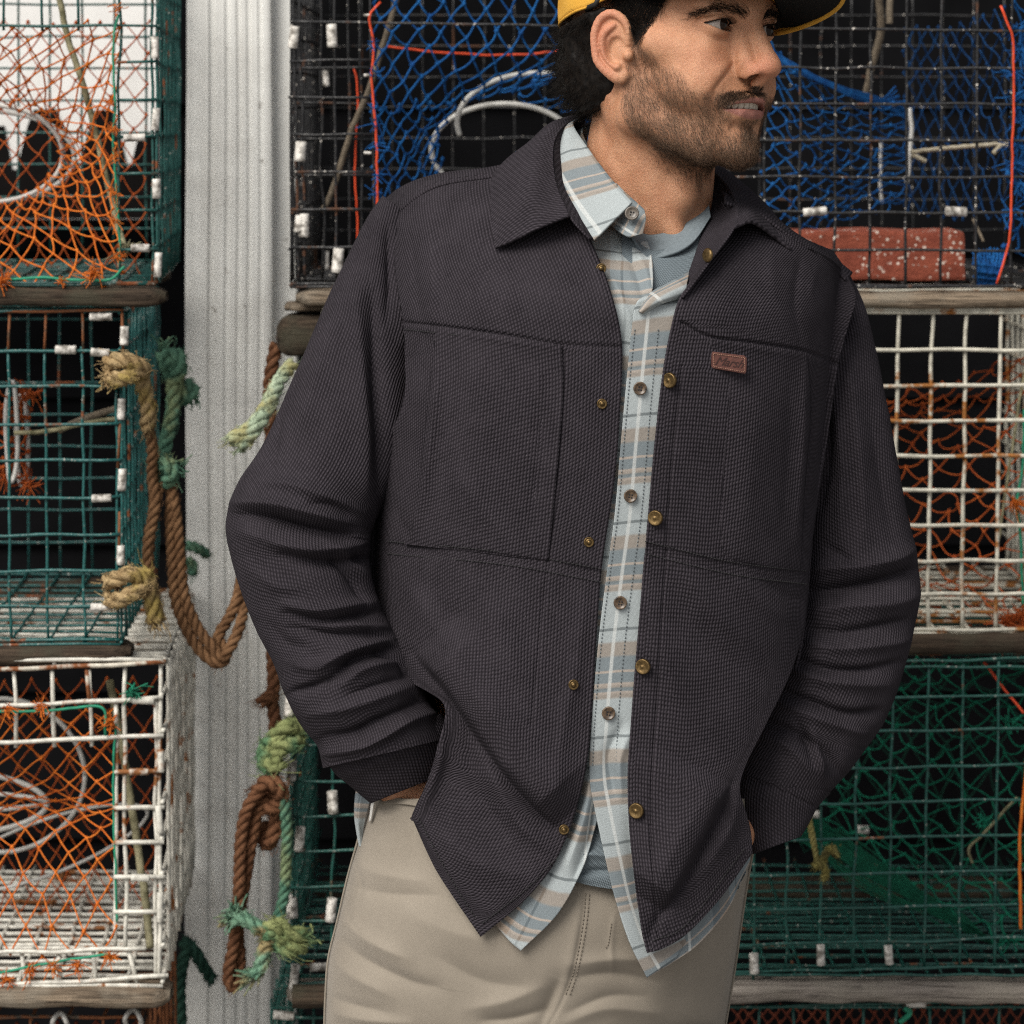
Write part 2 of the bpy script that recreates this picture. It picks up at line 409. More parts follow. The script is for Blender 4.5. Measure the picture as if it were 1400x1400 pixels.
        nz = smooth_noise(v.reshape(-1, 3) * np.array((1, 3, 3)), 12, seed, 3).reshape(n, m)
        v[:, :, 1] += nz * 0.0022; v[:, :, 2] += nz * 0.0018 + 0.002 * np.sin(X * 7 + seed)[:, None]
        mb = MB(); mb.add(v.reshape(-1, 3), grid_faces(n, m, True))
        for r_, fl in ((0, 1), (n - 1, -1)): mb.f.append((np.arange(m)[::fl] + r_ * m)[None]); mb.mi.append(np.array([0]))
        return mb.build(name, mat or M_runner, s.o)
    def hoop(s, x, y, rx, ry, dd, r=0.0028, mat=None, a0=0, a1=360, name='hoop', tilt=0.0):
        an = np.radians(np.linspace(a0, a1, 72)); ct, st = math.cos(tilt), math.sin(tilt)
        pts = np.array([P(x + rx * math.cos(t) * ct - ry * math.sin(t) * st, y + rx * math.cos(t) * st + ry * math.sin(t) * ct, s.d0 + dd) for t in an])
        pts[:, 1] += 0.004 * np.sin(an * 3)
        mb = MB(); add_tube(mb, pts, r, 8); return mb.build(name, mat or M_hoop, s.o)
    def line(s, pts, r, mat, name, sides=6, n=40):
        mb = MB(); q = resample(np.array(pts, float), n); w = PA(q)
        w = w + 0.0008 * np.stack([smooth_noise(w, 30, k, 2) for k in (1, 2, 3)], -1)
        add_tube(mb, w, r, sides); return mb.build(name, mat, s.o)
    def net(s, rows, nu, nv, mat, r=0.00095, closed=False, jit=0.25, seed=1, knots=True, name='netting', sagk=0.10, drop=0.0, skipv=None):
        """diamond mesh net over lofted rows of (px,py,depth)"""
        R = np.random.default_rng(seed)
        rr = np.stack([(crom(np.array(q, float), 2 * nu, True) if closed else resample(q, 2 * nu + 1)) for q in rows])
        G = PA(crom(rr, nv + 1)); nc = G.shape[1]
        cell = np.linalg.norm(G[0, 2] - G[0, 0])
        G = G + R.normal(0, 1, G.shape) * jit * 0.16 * np.minimum(cell, 0.04)
        mb = MB(); sph = None
        oct_ = np.array([(1, 0, 0), (-1, 0, 0), (0, 1, 0), (0, -1, 0), (0, 0, 1), (0, 0, -1)], float)
        of = [(0, 2, 4), (2, 1, 4), (1, 3, 4), (3, 0, 4), (2, 0, 5), (1, 2, 5), (3, 1, 5), (0, 3, 5)]
        for i in range(nv + 1):
            for j in range(nc if closed else nc):
                if (i + j) % 2: continue
                if knots:
                    q = oct_ * r * np.array((2.3, 2.2, 2.9)) * R.uniform(0.8, 1.25); mb.add(q + G[i, j], of)
                if i == nv: continue
                for dj in (-1, 1):
                    j2 = j + dj
                    if closed: j2 %= nc
                    elif j2 < 0 or j2 >= nc: continue
                    if R.random() < drop: continue
                    p, q = G[i, j], G[i + 1, j2]; l = np.linalg.norm(q - p)
                    t = np.linspace(0, 1, 5)[:, None]; off = R.normal(0, 1, 3) * l * sagk; off[2] -= l * sagk * 0.8
                    add_tube(mb, p + (q - p) * t + off * (4 * t * (1 - t)) * 0.5, r, 4, caps=False)
        return mb.build(name, mat, s.o)
    def tuft(s, x, y, d, mat, n=40, ln=0.014, r=0.0006, seed=0, name='twine_tuft', up=0.3):
        R = np.random.default_rng(seed); mb = MB(); c = P(x, y, d); ln *= 0.72; r *= 0.72
        for _ in range(int(n * 1.3)):
            v = R.normal(0, 1, 3); v[2] = v[2] * 0.8 - up; v /= np.linalg.norm(v); w = R.normal(0, 1, 3) * 0.4; L_ = ln * R.uniform(0.4, 1.1)
            t = np.linspace(0, 1, 4)[:, None]; add_tube(mb, c + R.normal(0, 0.0022, 3) + v * t * L_ + w * t * t * L_ * 1.3, r, 3, caps=False)
        return mb.build(name, mat, s.o)

def rect_loop(x0, x1, y0, y1, d, n=4):
    """closed rectangle loop as (px,py,d), clockwise from the right middle"""
    q = []
    c = [(x1, y0), (x1, y1), (x0, y1), (x0, y0)]
    for k in range(4):
        a, b = np.array(c[k], float), np.array(c[(k + 1) % 4], float)
        for t in np.linspace(0, 1, n, endpoint=False): q.append((*(a + (b - a) * t), d))
    return q
def ring_loop(x, y, rx, ry, d, n=16):
    """ellipse loop that starts at the upper right like rect_loop"""
    return [(x + rx * math.cos(t), y + ry * math.sin(t), d) for t in np.linspace(-math.pi / 4, 2 * math.pi - math.pi / 4, n, endpoint=False)]

# ---- A: sea green trap, top of the left stack
A = Trap('sea green trap with an orange funnel net, topmost of the left stack', 0.54, 0.44, -330, 213, -66, 386, M_green_a, 0.0017, skew=-0.062)
A.face('front_mesh', [(-15, -15, -330, 213), (35, 35, -330, 213), (386, 387, -330, 213)] + [(y, y - 1, 160, 214) for y in (85, 137, 187, 237, 288, 340)],
       [(213, 215, -66, 387), (207, 209, -66, 387), (162, 162, -66, 387), (-279, -279, -66, 387)] + [(x, x, -66, 42) for x in (107, 57, 5, -45)])
A.rest(50, left=False)
for x, y, v, l in ((212, 65, 1, 34), (213, 163, 1, 30), (184, 188, 0, 30), (214, 258, 1, 30), (192, 339, 0, 27), (216, 362, 1, 32)): A.clip(x, y, v, l)
A.runner(-330, 226, 391, 416, -0.012, 0.055, M_runner, 1); A.runner(-330, 170, 391, 416, 0.38, 0.05, M_runner, 2)
A.net([rect_loop(-240, 160, 37, 386, 0.545), [(x, y, d) for x, y, d in ring_loop(-25, 212, 150, 112, 0.60)], ring_loop(-12, 210, 96, 66, 0.68)], 34, 8, M_orange, 0.00100, True, 0.35, 3, sagk=0.06)
A.net([[(-60, 20, 0.74), (60, 30, 0.75), (205, 30, 0.76)], [(-60, 200, 0.75), (60, 190, 0.74), (200, 200, 0.76)], [(-60, 370, 0.74), (60, 360, 0.74), (200, 380, 0.76)]], 8, 16, M_redor, 0.0009, seed=5)
A.hoop(-12, 210, 98, 66, 0.14); A.hoop(-16, 214, 118, 62, 0.22, 0.003)
A.line([(162, 20, 0.535), (155, 60, 0.535), (157, 150, 0.534), (155, 200, 0.534), (162, 300, 0.534), (164, 360, 0.534)], 0.0013, M_gcord, 'lacing_cord')
A.line([(0, 382, 0.532), (60, 380, 0.532), (110, 383, 0.532), (150, 382, 0.532), (170, 365, 0.53)], 0.0016, M_gcord, 'lacing_cord')
for k, (x, y) in enumerate(((128, 372), (85, 383), (160, 12), (150, 140), (155, 175), (160, 214), (158, 265), (157, 300), (5, 383), (163, 350))):
    A.tuft(x, y, 0.53, M_orange, 46 if k in (0, 8) else 18, 0.016 if k in (0, 8) else 0.010, 0.0007, 20 + k)
o = A.line([(72, -30, 0.60), (84, 10, 0.60), (92, 50, 0.60), (112, 110, 0.60), (128, 170, 0.61), (145, 240, 0.61), (160, 305, 0.60), (171, 340, 0.56)], 0.0034, M_stick, 'bungee_cord', 8)
A.tuft(171, 338, 0.55, M_stick, 60, 0.012, 0.0009, 44)

# ---- B: teal trap under it
B = Trap('teal trap with rusty corner, second from the top of the left stack', 0.54, 0.45, -340, 164, 428, 878, M_teal, 0.0017, skew=-0.040)
ys = [480, 528, 581, 629, 680, 731, 780, 829]
B.face('front_mesh', [(y + 1, y, -340, 164) for y in ys] + [(876, 875, -340, 164)], [(x, x + 4, 474, 878) for x in (112, 61, 11, -39, -89, -139, -189, -239, -289)] + [(160, 161, 528, 878), (166, 166, 528, 878)])
B.face('rusty_rim', [(432, 424, -340, 168)], [(x, x + 1, 426, 482) for x in (112, 61, 11, -39, -89)] + [(166, 167, 424, 482), (162, 161, 580, 640), (163, 162, 700, 760), (165, 164, 840, 878)], -0.0005, M_rusty, label='rusted top rim and corner wires')['kind'] = 'stuff'
B.rest(50, left=False)
for x, y, v, l in ((138, 433, 0, 29), (90, 478, 0, 27), (137, 482, 0, 29), (170, 459, 1, 26), (166, 559, 1, 29), (167, 656, 1, 29), (139, 681, 0, 29), (165, 759, 1, 29), (139, 830, 0, 29)): B.clip(x, y, v, l)
B.runner(-340, 178, 881, 907, -0.012, 0.06, M_runner, 3); B.runner(-340, 130, 881, 907, 0.38, 0.05, M_runner, 4)
B.hoop(16, 590, 8, 68, 0.12, 0.0026, a0=-90, a1=270); B.hoop(30, 600, 8, 62, 0.15, 0.0026)
B.net([[(-40, 545, 0.64), (-38, 600, 0.66), (-40, 660, 0.64)], [(18, 530, 0.66), (22, 600, 0.68), (20, 660, 0.66)], [(40, 540, 0.69), (42, 600, 0.69), (40, 672, 0.69)]], 7, 6, M_redor, 0.0011, seed=8, jit=1.5, sagk=0.25)
for k, (x, y) in enumerate(((40, 540), (40, 660), (5, 650), (3, 560))): B.tuft(x, y, 0.67, M_redor, 30, 0.022, 0.0009, 60 + k)
B.line([(20, 592, 0.63), (60, 590, 0.64), (110, 580, 0.65), (165, 572, 0.66)], 0.0026, M_stick, 'stick'); B.line([(80, 590, 0.66), (120, 570, 0.67), (170, 556, 0.68)], 0.0042, M_bark, 'stick')

# ---- C: cream white trap
C = Trap('cream white trap with an orange net and hoops, third down the left stack', 0.53, 0.46, -350, 222, 908, 1342, M_white_w, 0.0025, skew=-0.046)
C.face('front_mesh', [(972, 954, -120, 224), (1021, 1005, -120, 224)] + [(y, y - 2, 156, 224) for y in (1055, 1105, 1152, 1199, 1247)] + [(1308, 1296, -120, 200), (1355, 1334, -120, 230)],
       [(x, x + 4, 918, 1022) for x in (121, 70, 19, -32)] + [(170, 172, 912, 1300), (158, 157, 960, 1298), (213, 212, 960, 1335)] + [(219, 218, 905, 1338)] + [(x, x + 4, 1304, 1352) for x in (29, 78, 128)] + [(172, 184, 1300, 1345)])
C.face('rusty_rim', [(921, 905, -120, 224)], [(120, 122, 915, 962)], -0.001, mat_coated_wire('stained_cream_wire', (0.50, 0.46, 0.38), 0.62, (0.17, 0.055, 0.015)), label='rust stained top rim')['kind'] = 'stuff'
C.rest(49, left=False, back=False)
mb = MB()                                   # the slatted lid and floor run across in close wires
for dd in np.arange(0.014, 0.46, 0.021):
    C.wire(mb, C.w(-350, 908, dd), C.w(222, 906, dd), 0.05, 5, 1.0)
mb.build('lid_wires', M_white_w, C.o)
mb = MB()
for dd in np.arange(0.02, 0.46, 0.026): C.wire(mb, C.w(-350, 1342, dd), C.w(222, 1342, dd), 0.05, 5, 1.0)
mb.build('floor_wires', M_white_w, C.o)
for x, y, v, l in ((196, 958, 0, 30), (190, 1055, 0, 27), (220, 1040, 1, 34), (218, 1120, 1, 36), (219, 1240, 1, 40), (192, 1200, 0, 26)): C.clip(x, y, v, l, mat=M_white_w, r=0.0038)
C.runner(-350, 232, 1349, 1380, -0.012, 0.06, M_runner2, 5); C.runner(-350, 170, 1349, 1380, 0.38, 0.05, M_runner, 6)
C.net([[(-90, 974, 0.535), (40, 972, 0.535), (157, 966, 0.535)], [(-90, 1030, 0.56), (45, 1032, 0.57), (157, 1024, 0.537)], [(-90, 1070, 0.60), (52, 1078, 0.61), (157, 1082, 0.537)], [(-90, 1098, 0.64), (60, 1099, 0.64), (157, 1110, 0.537)], [(-90, 1130, 0.62), (56, 1122, 0.61), (157, 1142, 0.537)], [(-90, 1200, 0.57), (48, 1196, 0.57), (157, 1212, 0.537)], [(-90, 1308, 0.535), (40, 1306, 0.535), (157, 1300, 0.535)]], 6, 17, M_orange, 0.00092, False, 0.35, 11, sagk=0.05)
C.net([[(-60, 930, 0.80), (60, 930, 0.80), (215, 925, 0.80)], [(-60, 1100, 0.80), (60, 1090, 0.80), (215, 1090, 0.80)], [(-60, 1280, 0.80), (60, 1270, 0.80), (215, 1260, 0.80)]], 8, 14, M_redor, 0.0009, seed=12)
C.hoop(-50, 1098, 114, 40, 0.15, 0.003); C.hoop(-60, 1096, 126, 12, 0.16, 0.0026); C.hoop(0, 1060, 116, 104, 0.20, 0.0026); C.hoop(60, 1160, 150, 36, 0.24, 0.002, tilt=-0.35)
C.line([(-40, 973, 0.525), (60, 972, 0.525), (100, 968, 0.525), (140, 968, 0.525), (144, 1005, 0.525)], 0.0015, M_gcord, 'lacing_cord')
C.line([(158, 990, 0.53), (155, 1060, 0.532), (156, 1130, 0.532), (160, 1260, 0.53)], 0.0014, M_gcord, 'lacing_cord')
C.line([(0, 1330, 0.526), (40, 1322, 0.526), (90, 1312, 0.526), (150, 1304, 0.526)], 0.0014, M_gcord, 'lacing_cord')
for k, (x, y) in enumerate(((10, 1338), (42, 1325), (73, 1322), (107, 1318), (150, 1306), (10, 968), (56, 965), (150, 985))): C.tuft(x, y, 0.525, M_orange, 26, 0.014, 0.0008, 80 + k, up=0.9)
C.tuft(182, 945, 0.525, M_gcord, 24, 0.014, 0.0009, 95)
C.line([(150, 930, 0.62), (165, 1010, 0.60), (178, 1090, 0.60), (190, 1170, 0.60), (200, 1240, 0.58), (205, 1296, 0.56)], 0.0042, M_stick, 'stick', 8)

# ---- D: trap with rusty red netting at the very bottom of the left stack, and one under it
D_ = Trap('rust red trap showing only its top rim under the cream white trap', 0.55, 0.30, -340, 190, 1394, 1750, M_rusty, 0.0018)
D_.face('front_mesh', [(y, y - 2, -340, 190) for y in (1392, 1444, 1494, 1544, 1594, 1644, 1694, 1744)], [(x, x, 1390, 1750) for x in range(190, -340, -50)])
D_.rest(50, left=False, back=False)
D_.hoop(82, 1400, 10, 13, -0.004, 0.0026); D_.hoop(182, 1396, 11, 14, -0.004, 0.0026)
D_.net([[(-60, 1400, 0.56), (60, 1398, 0.56), (188, 1396, 0.56)], [(-60, 1480, 0.58), (60, 1480, 0.58), (188, 1480, 0.57)]], 9, 5, M_rustnet, 0.0012, seed=19)
D_.runner(-340, 195, 1752, 1780, -0.01, 0.05, M_runner, 7)
D2 = Trap('lowest trap of the left stack standing on the ground', 0.55, 0.30, -340, 190, 1786, 2115, M_green_a, 0.0017)
D2.face('front_mesh', [(y, y, -340, 190) for y in range(1786, 2116, 47)], [(x, x, 1786, 2115) for x in range(190, -340, -50)], sides=4, seg=0.05); D2.rest(50, left=False, back=False)

# ---- E: black trap, top of the right stack
E = Trap('black trap with blue netting and a brick inside, topmost of the right stack', 0.67, 0.50, 398, 1480, -60, 389, M_black_w, 0.0017)
ey = [30, 82, 133, 184, 235, 286, 338, 388]
E.face('front_mesh', [(-21, -12, 398, 1480), (30, 44, 398, 1480), (388, 391, 398, 1480)] + [(y, y, 396, 512) for y in ey[1:-1]] + [(y, y + 2, 1000, 1480) for y in (92, 141, 191, 241, 290, 341)],
       [(400, 408, -60, 389), (408, 416, -60, 389), (456, 460, -60, 389), (506, 513, -60, 389)] + [(x, x - 4 + (x - 1045) * 0.004, -60, 391) for x in (1000, 1048, 1096, 1144, 1193, 1241, 1289, 1337, 1385, 1434)])
E.rest(48.5, right=False)
mb = MB()
for y in (92, 141, 191, 241, 290, 341, 386): E.wire(mb, E.w(398, y, 0.06), E.w(512, y, 0.06), 0.02, 5)
for x in (432, 470, 488): E.wire(mb, E.w(x, -60, 0.06), E.w(x + 5, 388, 0.06), 0.02, 5)
mb.build('inner_mesh', M_black_w, E.o)
for x, y, v, l in ((402, 51, 1, 31), (454, 49, 1, 31), (411, 207, 1, 31), (416, 308, 1, 31), (410, 306, 1, 26), (462, 356, 1, 32)): E.clip(x, y, v, l, r=0.0058, tilt=0.05, dd=-0.003)
E.clip(440, 106, 1, 26, 0.065); E.clip(440, 360, 1, 26, 0.065)
for x in (1114, 1307): E.clip(x, 289, 0, 31, tilt=0.02, r=0.0050)
E.runner(404, 1480, 397, 419, -0.012, 0.05, M_runner2, 8); E.runner(404, 1480, 397, 419, 0.42, 0.05, M_runner, 9)
E.net([[(508, -40, 0.68), (640, -40, 0.68), (740, -40, 0.69), (850, -40, 0.70)], [(509, 60, 0.68), (600, 55, 0.70), (700, 80, 0.71), (850, 60, 0.74)], [(510, 150, 0.68), (570, 150, 0.72), (640, 140, 0.78), (760, 112, 0.78)]],
      11, 9, M_blue, 0.00125, seed=21, jit=0.4)
E.net([[(510, 150, 0.682), (512, 215, 0.682), (513, 300, 0.682), (514, 388, 0.682)], [(560, 140, 0.71), (560, 200, 0.72), (560, 270, 0.72), (570, 385, 0.72)], [(632, 140, 0.79), (600, 185, 0.82), (610, 228, 0.84), (640, 300, 0.86)]],
      9, 11, M_blue, 0.0011, seed=22, jit=0.5, sagk=0.16)
E.net([[(730, 103, 0.78), (790, 110, 0.78), (850, 150, 0.78), (900, 300, 0.78)], [(700, 145, 0.86), (770, 160, 0.86), (820, 200, 0.86), (840, 300, 0.86)]], 9, 3, M_blue, 0.0011, seed=23, jit=0.8)
E.hoop(735, 168, 110, 68, 0.11, 0.0032, a0=165, a1=420); E.hoop(690, 205, 100, 63, 0.17, 0.0032, a0=120, a1=400)
E.line([(545, -10, 0.70), (530, 40, 0.70), (505, 120, 0.71), (480, 180, 0.72), (455, 260, 0.73), (440, 290, 0.735)], 0.0034, M_bark, 'stick', 8)
E.line([(520, 2, 0.665), (505, 22, 0.663), (511, 60, 0.664), (508, 110, 0.664), (514, 180, 0.664), (516, 265, 0.664), (516, 380, 0.664)], 0.0013, M_redcord, 'red_cord')
E.line([(483, 90, 0.73), (489, 120, 0.73), (487, 190, 0.73), (485, 250, 0.73), (489, 300, 0.73), (486, 380, 0.73)], 0.0013, M_redcord, 'red_cord')
E.line([(520, 62, 0.80), (600, 72, 0.81), (700, 75, 0.82), (770, 70, 0.82), (900, 68, 0.82)], 0.0014, M_redcord, 'red_cord')
for y in (21, 103, 209): E.clip(503, y, 0, 10, -0.006, r=0.0016)
for k, (x, y) in enumerate(((512, 60), (514, 100), (513, 145), (514, 172), (514, 200), (515, 240), (513, 262))): E.tuft(x, y, 0.665, M_blue, 12, 0.013, 0.0009, 110 + k)
# parlour net behind the right hand grid
E.net([[(1040, 40, 0.74), (1050, 120, 0.74), (1045, 200, 0.74), (1040, 290, 0.74), (1040, 350, 0.76)], [(1100, 98, 0.76), (1100, 150, 0.76), (1100, 210, 0.76), (1100, 280, 0.76), (1100, 330, 0.78)],
       [(1160, 128, 0.82), (1160, 170, 0.82), (1160, 220, 0.82), (1160, 270, 0.82), (1160, 300, 0.82)], [(1238, 138, 0.90), (1240, 165, 0.90), (1240, 200, 0.90), (1240, 240, 0.90), (1236, 280, 0.90)]], 11, 12, M_blue, 0.0010, seed=24, jit=0.4, sagk=0.2)
mb = MB(); R = np.random.default_rng(5)
for k in range(17):                          # gathered top edge of the parlour net
    o_ = R.normal(0, 1, 3); q = resample(np.array([(1045, 70 + o_[0] * 3, 0.74), (1090, 95 + o_[0] * 3, 0.75), (1150, 122 + o_[1] * 3, 0.80), (1200, 138 + o_[1] * 4, 0.86), (1236 + o_[2] * 6, 150 + o_[2] * 16, 0.90)]), 16)
    add_tube(mb, PA(q), 0.0010, 4, caps=False)
mb.build('net_edge', M_blue, E.o)
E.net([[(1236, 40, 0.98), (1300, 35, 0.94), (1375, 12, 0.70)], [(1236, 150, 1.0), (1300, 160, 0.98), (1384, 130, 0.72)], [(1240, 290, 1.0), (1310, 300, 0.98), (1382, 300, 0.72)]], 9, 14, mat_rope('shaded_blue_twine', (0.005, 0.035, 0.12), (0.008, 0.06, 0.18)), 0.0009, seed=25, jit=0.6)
E.net([[(1384, -20, 0.69), (1386, 100, 0.69), (1384, 200, 0.69), (1380, 345, 0.69)], [(1400, -20, 0.71), (1402, 100, 0.71), (1401, 200, 0.71), (1398, 345, 0.71)], [(1440, -20, 0.75), (1440, 100, 0.75), (1440, 200, 0.75), (1440, 345, 0.75)]], 10, 5, M_blue, 0.0013, seed=26, jit=1.2, sagk=0.25)
E.net([[(1330, 345, 0.70), (1355, 342, 0.70), (1378, 345, 0.70)], [(1332, 365, 0.69), (1350, 368, 0.69), (1368, 370, 0.69)], [(1334, 388, 0.70), (1348, 388, 0.70), (1360, 388, 0.70)]], 10, 5, M_blue, 0.0011, seed=27, jit=0.4)
for k in range(9): E.tuft(1390 + 5 * math.sin(k * 2.1), 40 + k * 31, 0.675, M_blue, 22, 0.018, 0.001, 130 + k)
E.line([(1368, 8, 0.66), (1380, 38, 0.66), (1385, 60, 0.662), (1386, 150, 0.662), (1384, 200, 0.662), (1382, 300, 0.662), (1376, 345, 0.662), (1362, 388, 0.662)], 0.0013, M_redcord, 'red_cord')
E.line([(1243, 148, 0.89), (1246, 180, 0.89), (1243, 215, 0.89), (1240, 250, 0.89)], 0.0028, M_hoop, 'hoop_stay'); E.line([(1205, 190, 0.90), (1204, 225, 0.90), (1203, 250, 0.90), (1207, 278, 0.90)], 0.0024, M_hoop, 'hoop_stay')
M_cream = mat_rope('cream_cord', (0.36, 0.31, 0.22), (0.52, 0.47, 0.36))
E.line([(1247, 208, 0.87), (1290, 203, 0.80), (1340, 199, 0.74), (1370, 197, 0.70), (1384, 200, 0.69)], 0.0028, M_cream, 'tie_cord'); E.line([(1370, 197, 0.70), (1358, 210, 0.70)], 0.0028, M_cream, 'tie_cord'); E.line([(1247, 212, 0.88), (1266, 221, 0.88)], 0.003, M_cream, 'tie_cord')
E.line([(1200, -20, 0.86), (1204, 40, 0.88), (1192, 90, 0.90), (1184, 130, 0.92)], 0.0045, M_bark, 'stick', 8); E.line([(1217, -20, 0.84), (1216, 32, 0.84)], 0.0040, M_bark, 'stick', 8)
E.line([(1330, 300, 0.72), (1345, 330, 0.71)], 0.0018, M_bark, 'stick')
# brick inside
k = NT('pitted_brick'); p = k.gen()
sp = k.n('ShaderNodeTexVoronoi'); k.l(p, sp.inputs['Vector']); sp.inputs['Scale'].default_value = 150
n_ = k.noise(p, 35, 4); w_ = k.noise(p, 260, 2)
c_ = k.mix(k.ramp(n_, [(0.3, 0), (0.7, 1)]), (0.17, 0.042, 0.026), (0.29, 0.078, 0.045))
msk = k.math('MULTIPLY', k.ramp(sp.outputs['Distance'], [(0.26, 1), (0.34, 0)]), k.ramp(k.noise(p, 40, 3), [(0.46, 0), (0.54, 1)]))
c_ = k.mix(msk, c_, (0.58, 0.47, 0.40)); k.bump(k.math('ADD', n_, w_), 0.7, 0.002)
M_brick = k.done(c_, 0.9, 0, 0.2)
a, b = E.w(1070, 318, 0.03), E.w(1326, 386, 0.03)
mb = MB(); bm = bmesh.new(); bmesh.ops.create_cube(bm, size=1.0)
for v in bm.verts: v.co = Vector(((a[0] + b[0]) / 2 + v.co.x * (b[0] - a[0]), a[1] + 0.05 + v.co.y * 0.10, (a[2] + b[2]) / 2 + v.co.z * (a[2] - b[2])))
bmesh.ops.bevel(bm, geom=bm.edges, offset=0.004, segments=2, affect='EDGES', profile=0.6)
bmesh.ops.subdivide_edges(bm, edges=bm.edges, cuts=3, use_grid_fill=True)
for v in bm.verts: v.co += Vector((0.0008 * math.sin(v.co.z * 300), 0.001 * math.sin(v.co.x * 170 + v.co.z * 90), 0.0012 * math.sin(v.co.x * 210)))
me = bpy.data.meshes.new('brick'); bm.to_mesh(me); bm.free(); me.materials.append(M_brick)
tag(link_mesh('brick', me), 'red brick with white specks lying inside the black trap', 'brick')

# ---- dark timber end wedged between E and F
blk = Trap.__new__(Trap); blk.d0, blk.L, blk.r = 0.67, 0.1, 0.002
blk.o = empty('timber_block', P(420, 490, 0.7), 'dark weathered timber end under the left corner of the black trap', 'timber')
blk.runner(376, 520, 432, 488, 0.0, 0.09, M_runner, 14, 'block'); blk.runner(384, 520, 419, 432, 0.03, 0.07, M_runner2, 15, 'batten')

# ---- F: pale cream trap under it
F = Trap('pale cream trap with orange netting behind its rusty front, second down the right stack', 0.67, 0.48, 440, 1470, 427, 862, M_white_f, 0.0023)
fy = [427, 478, 527, 575, 623, 670, 718, 766, 812, 861]
F.face('front_mesh', [(y, y, 440, 1470) for y in fy], [(x + 0.5 * (x > 1300), x - 7, 427, 862) for x in range(1471, 440, -48)][0:1] + [(x, x - 7, 425, 862) for x in (1423, 1369, 1322, 1276, 1229, 1181, 1133)] + [(x, x - 7, 427, 862) for x in (446, 494, 542)])
F.rest(48, left=False, right=True, back=False)
mb = MB()
for dd in (0.06, 0.15, 0.24): F.wire(mb, F.w(1000, 850, dd), F.w(1470, 850, dd), 0.05, 5)
mb.build('floor_wires', M_white_f, F.o)
F.runner(446, 1470, 866, 896, -0.012, 0.055, M_runner, 10); F.runner(446, 1470, 866, 896, 0.42, 0.05, M_runner, 11)
F.net([[(1150, 540, 0.98), (1250, 535, 1.0), (1340, 500, 0.90), (1420, 470, 0.80)], [(1150, 600, 0.88), (1250, 590, 0.88), (1340, 570, 0.80), (1420, 560, 0.74)], [(1150, 700, 0.84), (1250, 690, 0.84), (1340, 690, 0.76), (1420, 680, 0.72)],
       [(1150, 790, 0.86), (1250, 790, 0.88), (1340, 800, 0.80), (1420, 800, 0.74)], [(1150, 800, 0.98), (1250, 830, 1.0), (1340, 850, 0.90), (1420, 855, 0.74)]], 6, 26, M_redor, 0.0010, seed=31, jit=0.6, sagk=0.16)
F.line([(1400, 560, 0.72), (1398, 640, 0.715), (1390, 690, 0.71), (1396, 740, 0.71), (1398, 830, 0.71)], 0.0016, M_gcord, 'lacing_cord')
F.line([(1408, 470, 0.71), (1392, 560, 0.72), (1365, 740, 0.73)], 0.0016, M_stick, 'stick')
F.tuft(1390, 688, 0.70, M_orange, 40, 0.014, 0.0009, 150); F.tuft(1378, 850, 0.70, M_redor, 60, 0.026, 0.0009, 151); F.tuft(1395, 842, 0.70, M_redor, 60, 0.022, 0.0009, 152)

# ---- G: dark green trap
G = Trap('dark green trap with green netting, third down the right stack', 0.66, 0.48, 398, 1480, 915, 1330, M_dgreen, 0.0016)
gy = [905, 954, 1000, 1049, 1097, 1145, 1193, 1240, 1287, 1325]
tl = lambda y, x: y - (x - 1220) * 0.024
G.face('front_mesh', [(tl(y, 396), tl(y, 1480), 396, 1480) for y in gy], [(398 + 3, 400, 925, 1348), (404, 408, 925, 1348), (456, 454, 925, 1348), (505, 502, 925, 1346)] + [(x, x - 6, tl(905, x), tl(1325, x)) for x in (1460, 1412, 1366, 1318, 1270, 1221, 1173, 1126, 1080)] + [(1033, 1030, 905, 1345)])
G.rest(48, right=False, back=False)
for x, y, v, l in ((396, 965, 1, 30), (399, 1052, 1, 30), (410, 1146, 1, 32), (400, 1240, 1, 30), (395, 1236, 1, 26), (455, 1096, 1, 30), (453, 1243, 1, 30), (403, 1335, 1, 34)): G.clip(x, y, v, l, r=0.0054, tilt=0.05, dd=-0.003)
for x, y, v, l in ((1122, 1305, 1, 28), (1215, 1305, 1, 28), (1031, 1317, 1, 26), (435, 1322, 0, 22)): G.clip(x, y, v, l, r=0.0050)
for x, y in ((1035, 1176), (1066, 1175), (1150, 1205), (1225, 1228)): G.clip(x, y, 0, 18, 0.3, r=0.005)
G.runner(392, 1480, 1344, 1371, -0.012, 0.05, M_runner3, 12); G.runner(392, 1480, 1350, 1376, 0.42, 0.05, M_runner, 13)
G.line([(400, 1362, 0.64), (430, 1362, 0.64), (470, 1360, 0.64)], 0.013, M_runner, 'log', 10)
G.net([[(1130, 905, 0.86), (1200, 900, 0.80), (1300, 898, 0.74), (1420, 895, 0.70)], [(1120, 960, 0.92), (1200, 970, 0.88), (1300, 980, 0.80), (1420, 990, 0.74)], [(1120, 1040, 0.95), (1200, 1060, 0.90), (1300, 1080, 0.82), (1420, 1100, 0.75)],
       [(1100, 1100, 0.98), (1200, 1140, 0.94), (1300, 1180, 0.84), (1420, 1220, 0.75)], [(1090, 1135, 1.0), (1200, 1195, 0.96), (1300, 1250, 0.86), (1410, 1310, 0.74)]], 7, 22, M_gtwine, 0.0010, seed=41, jit=0.6, sagk=0.2)
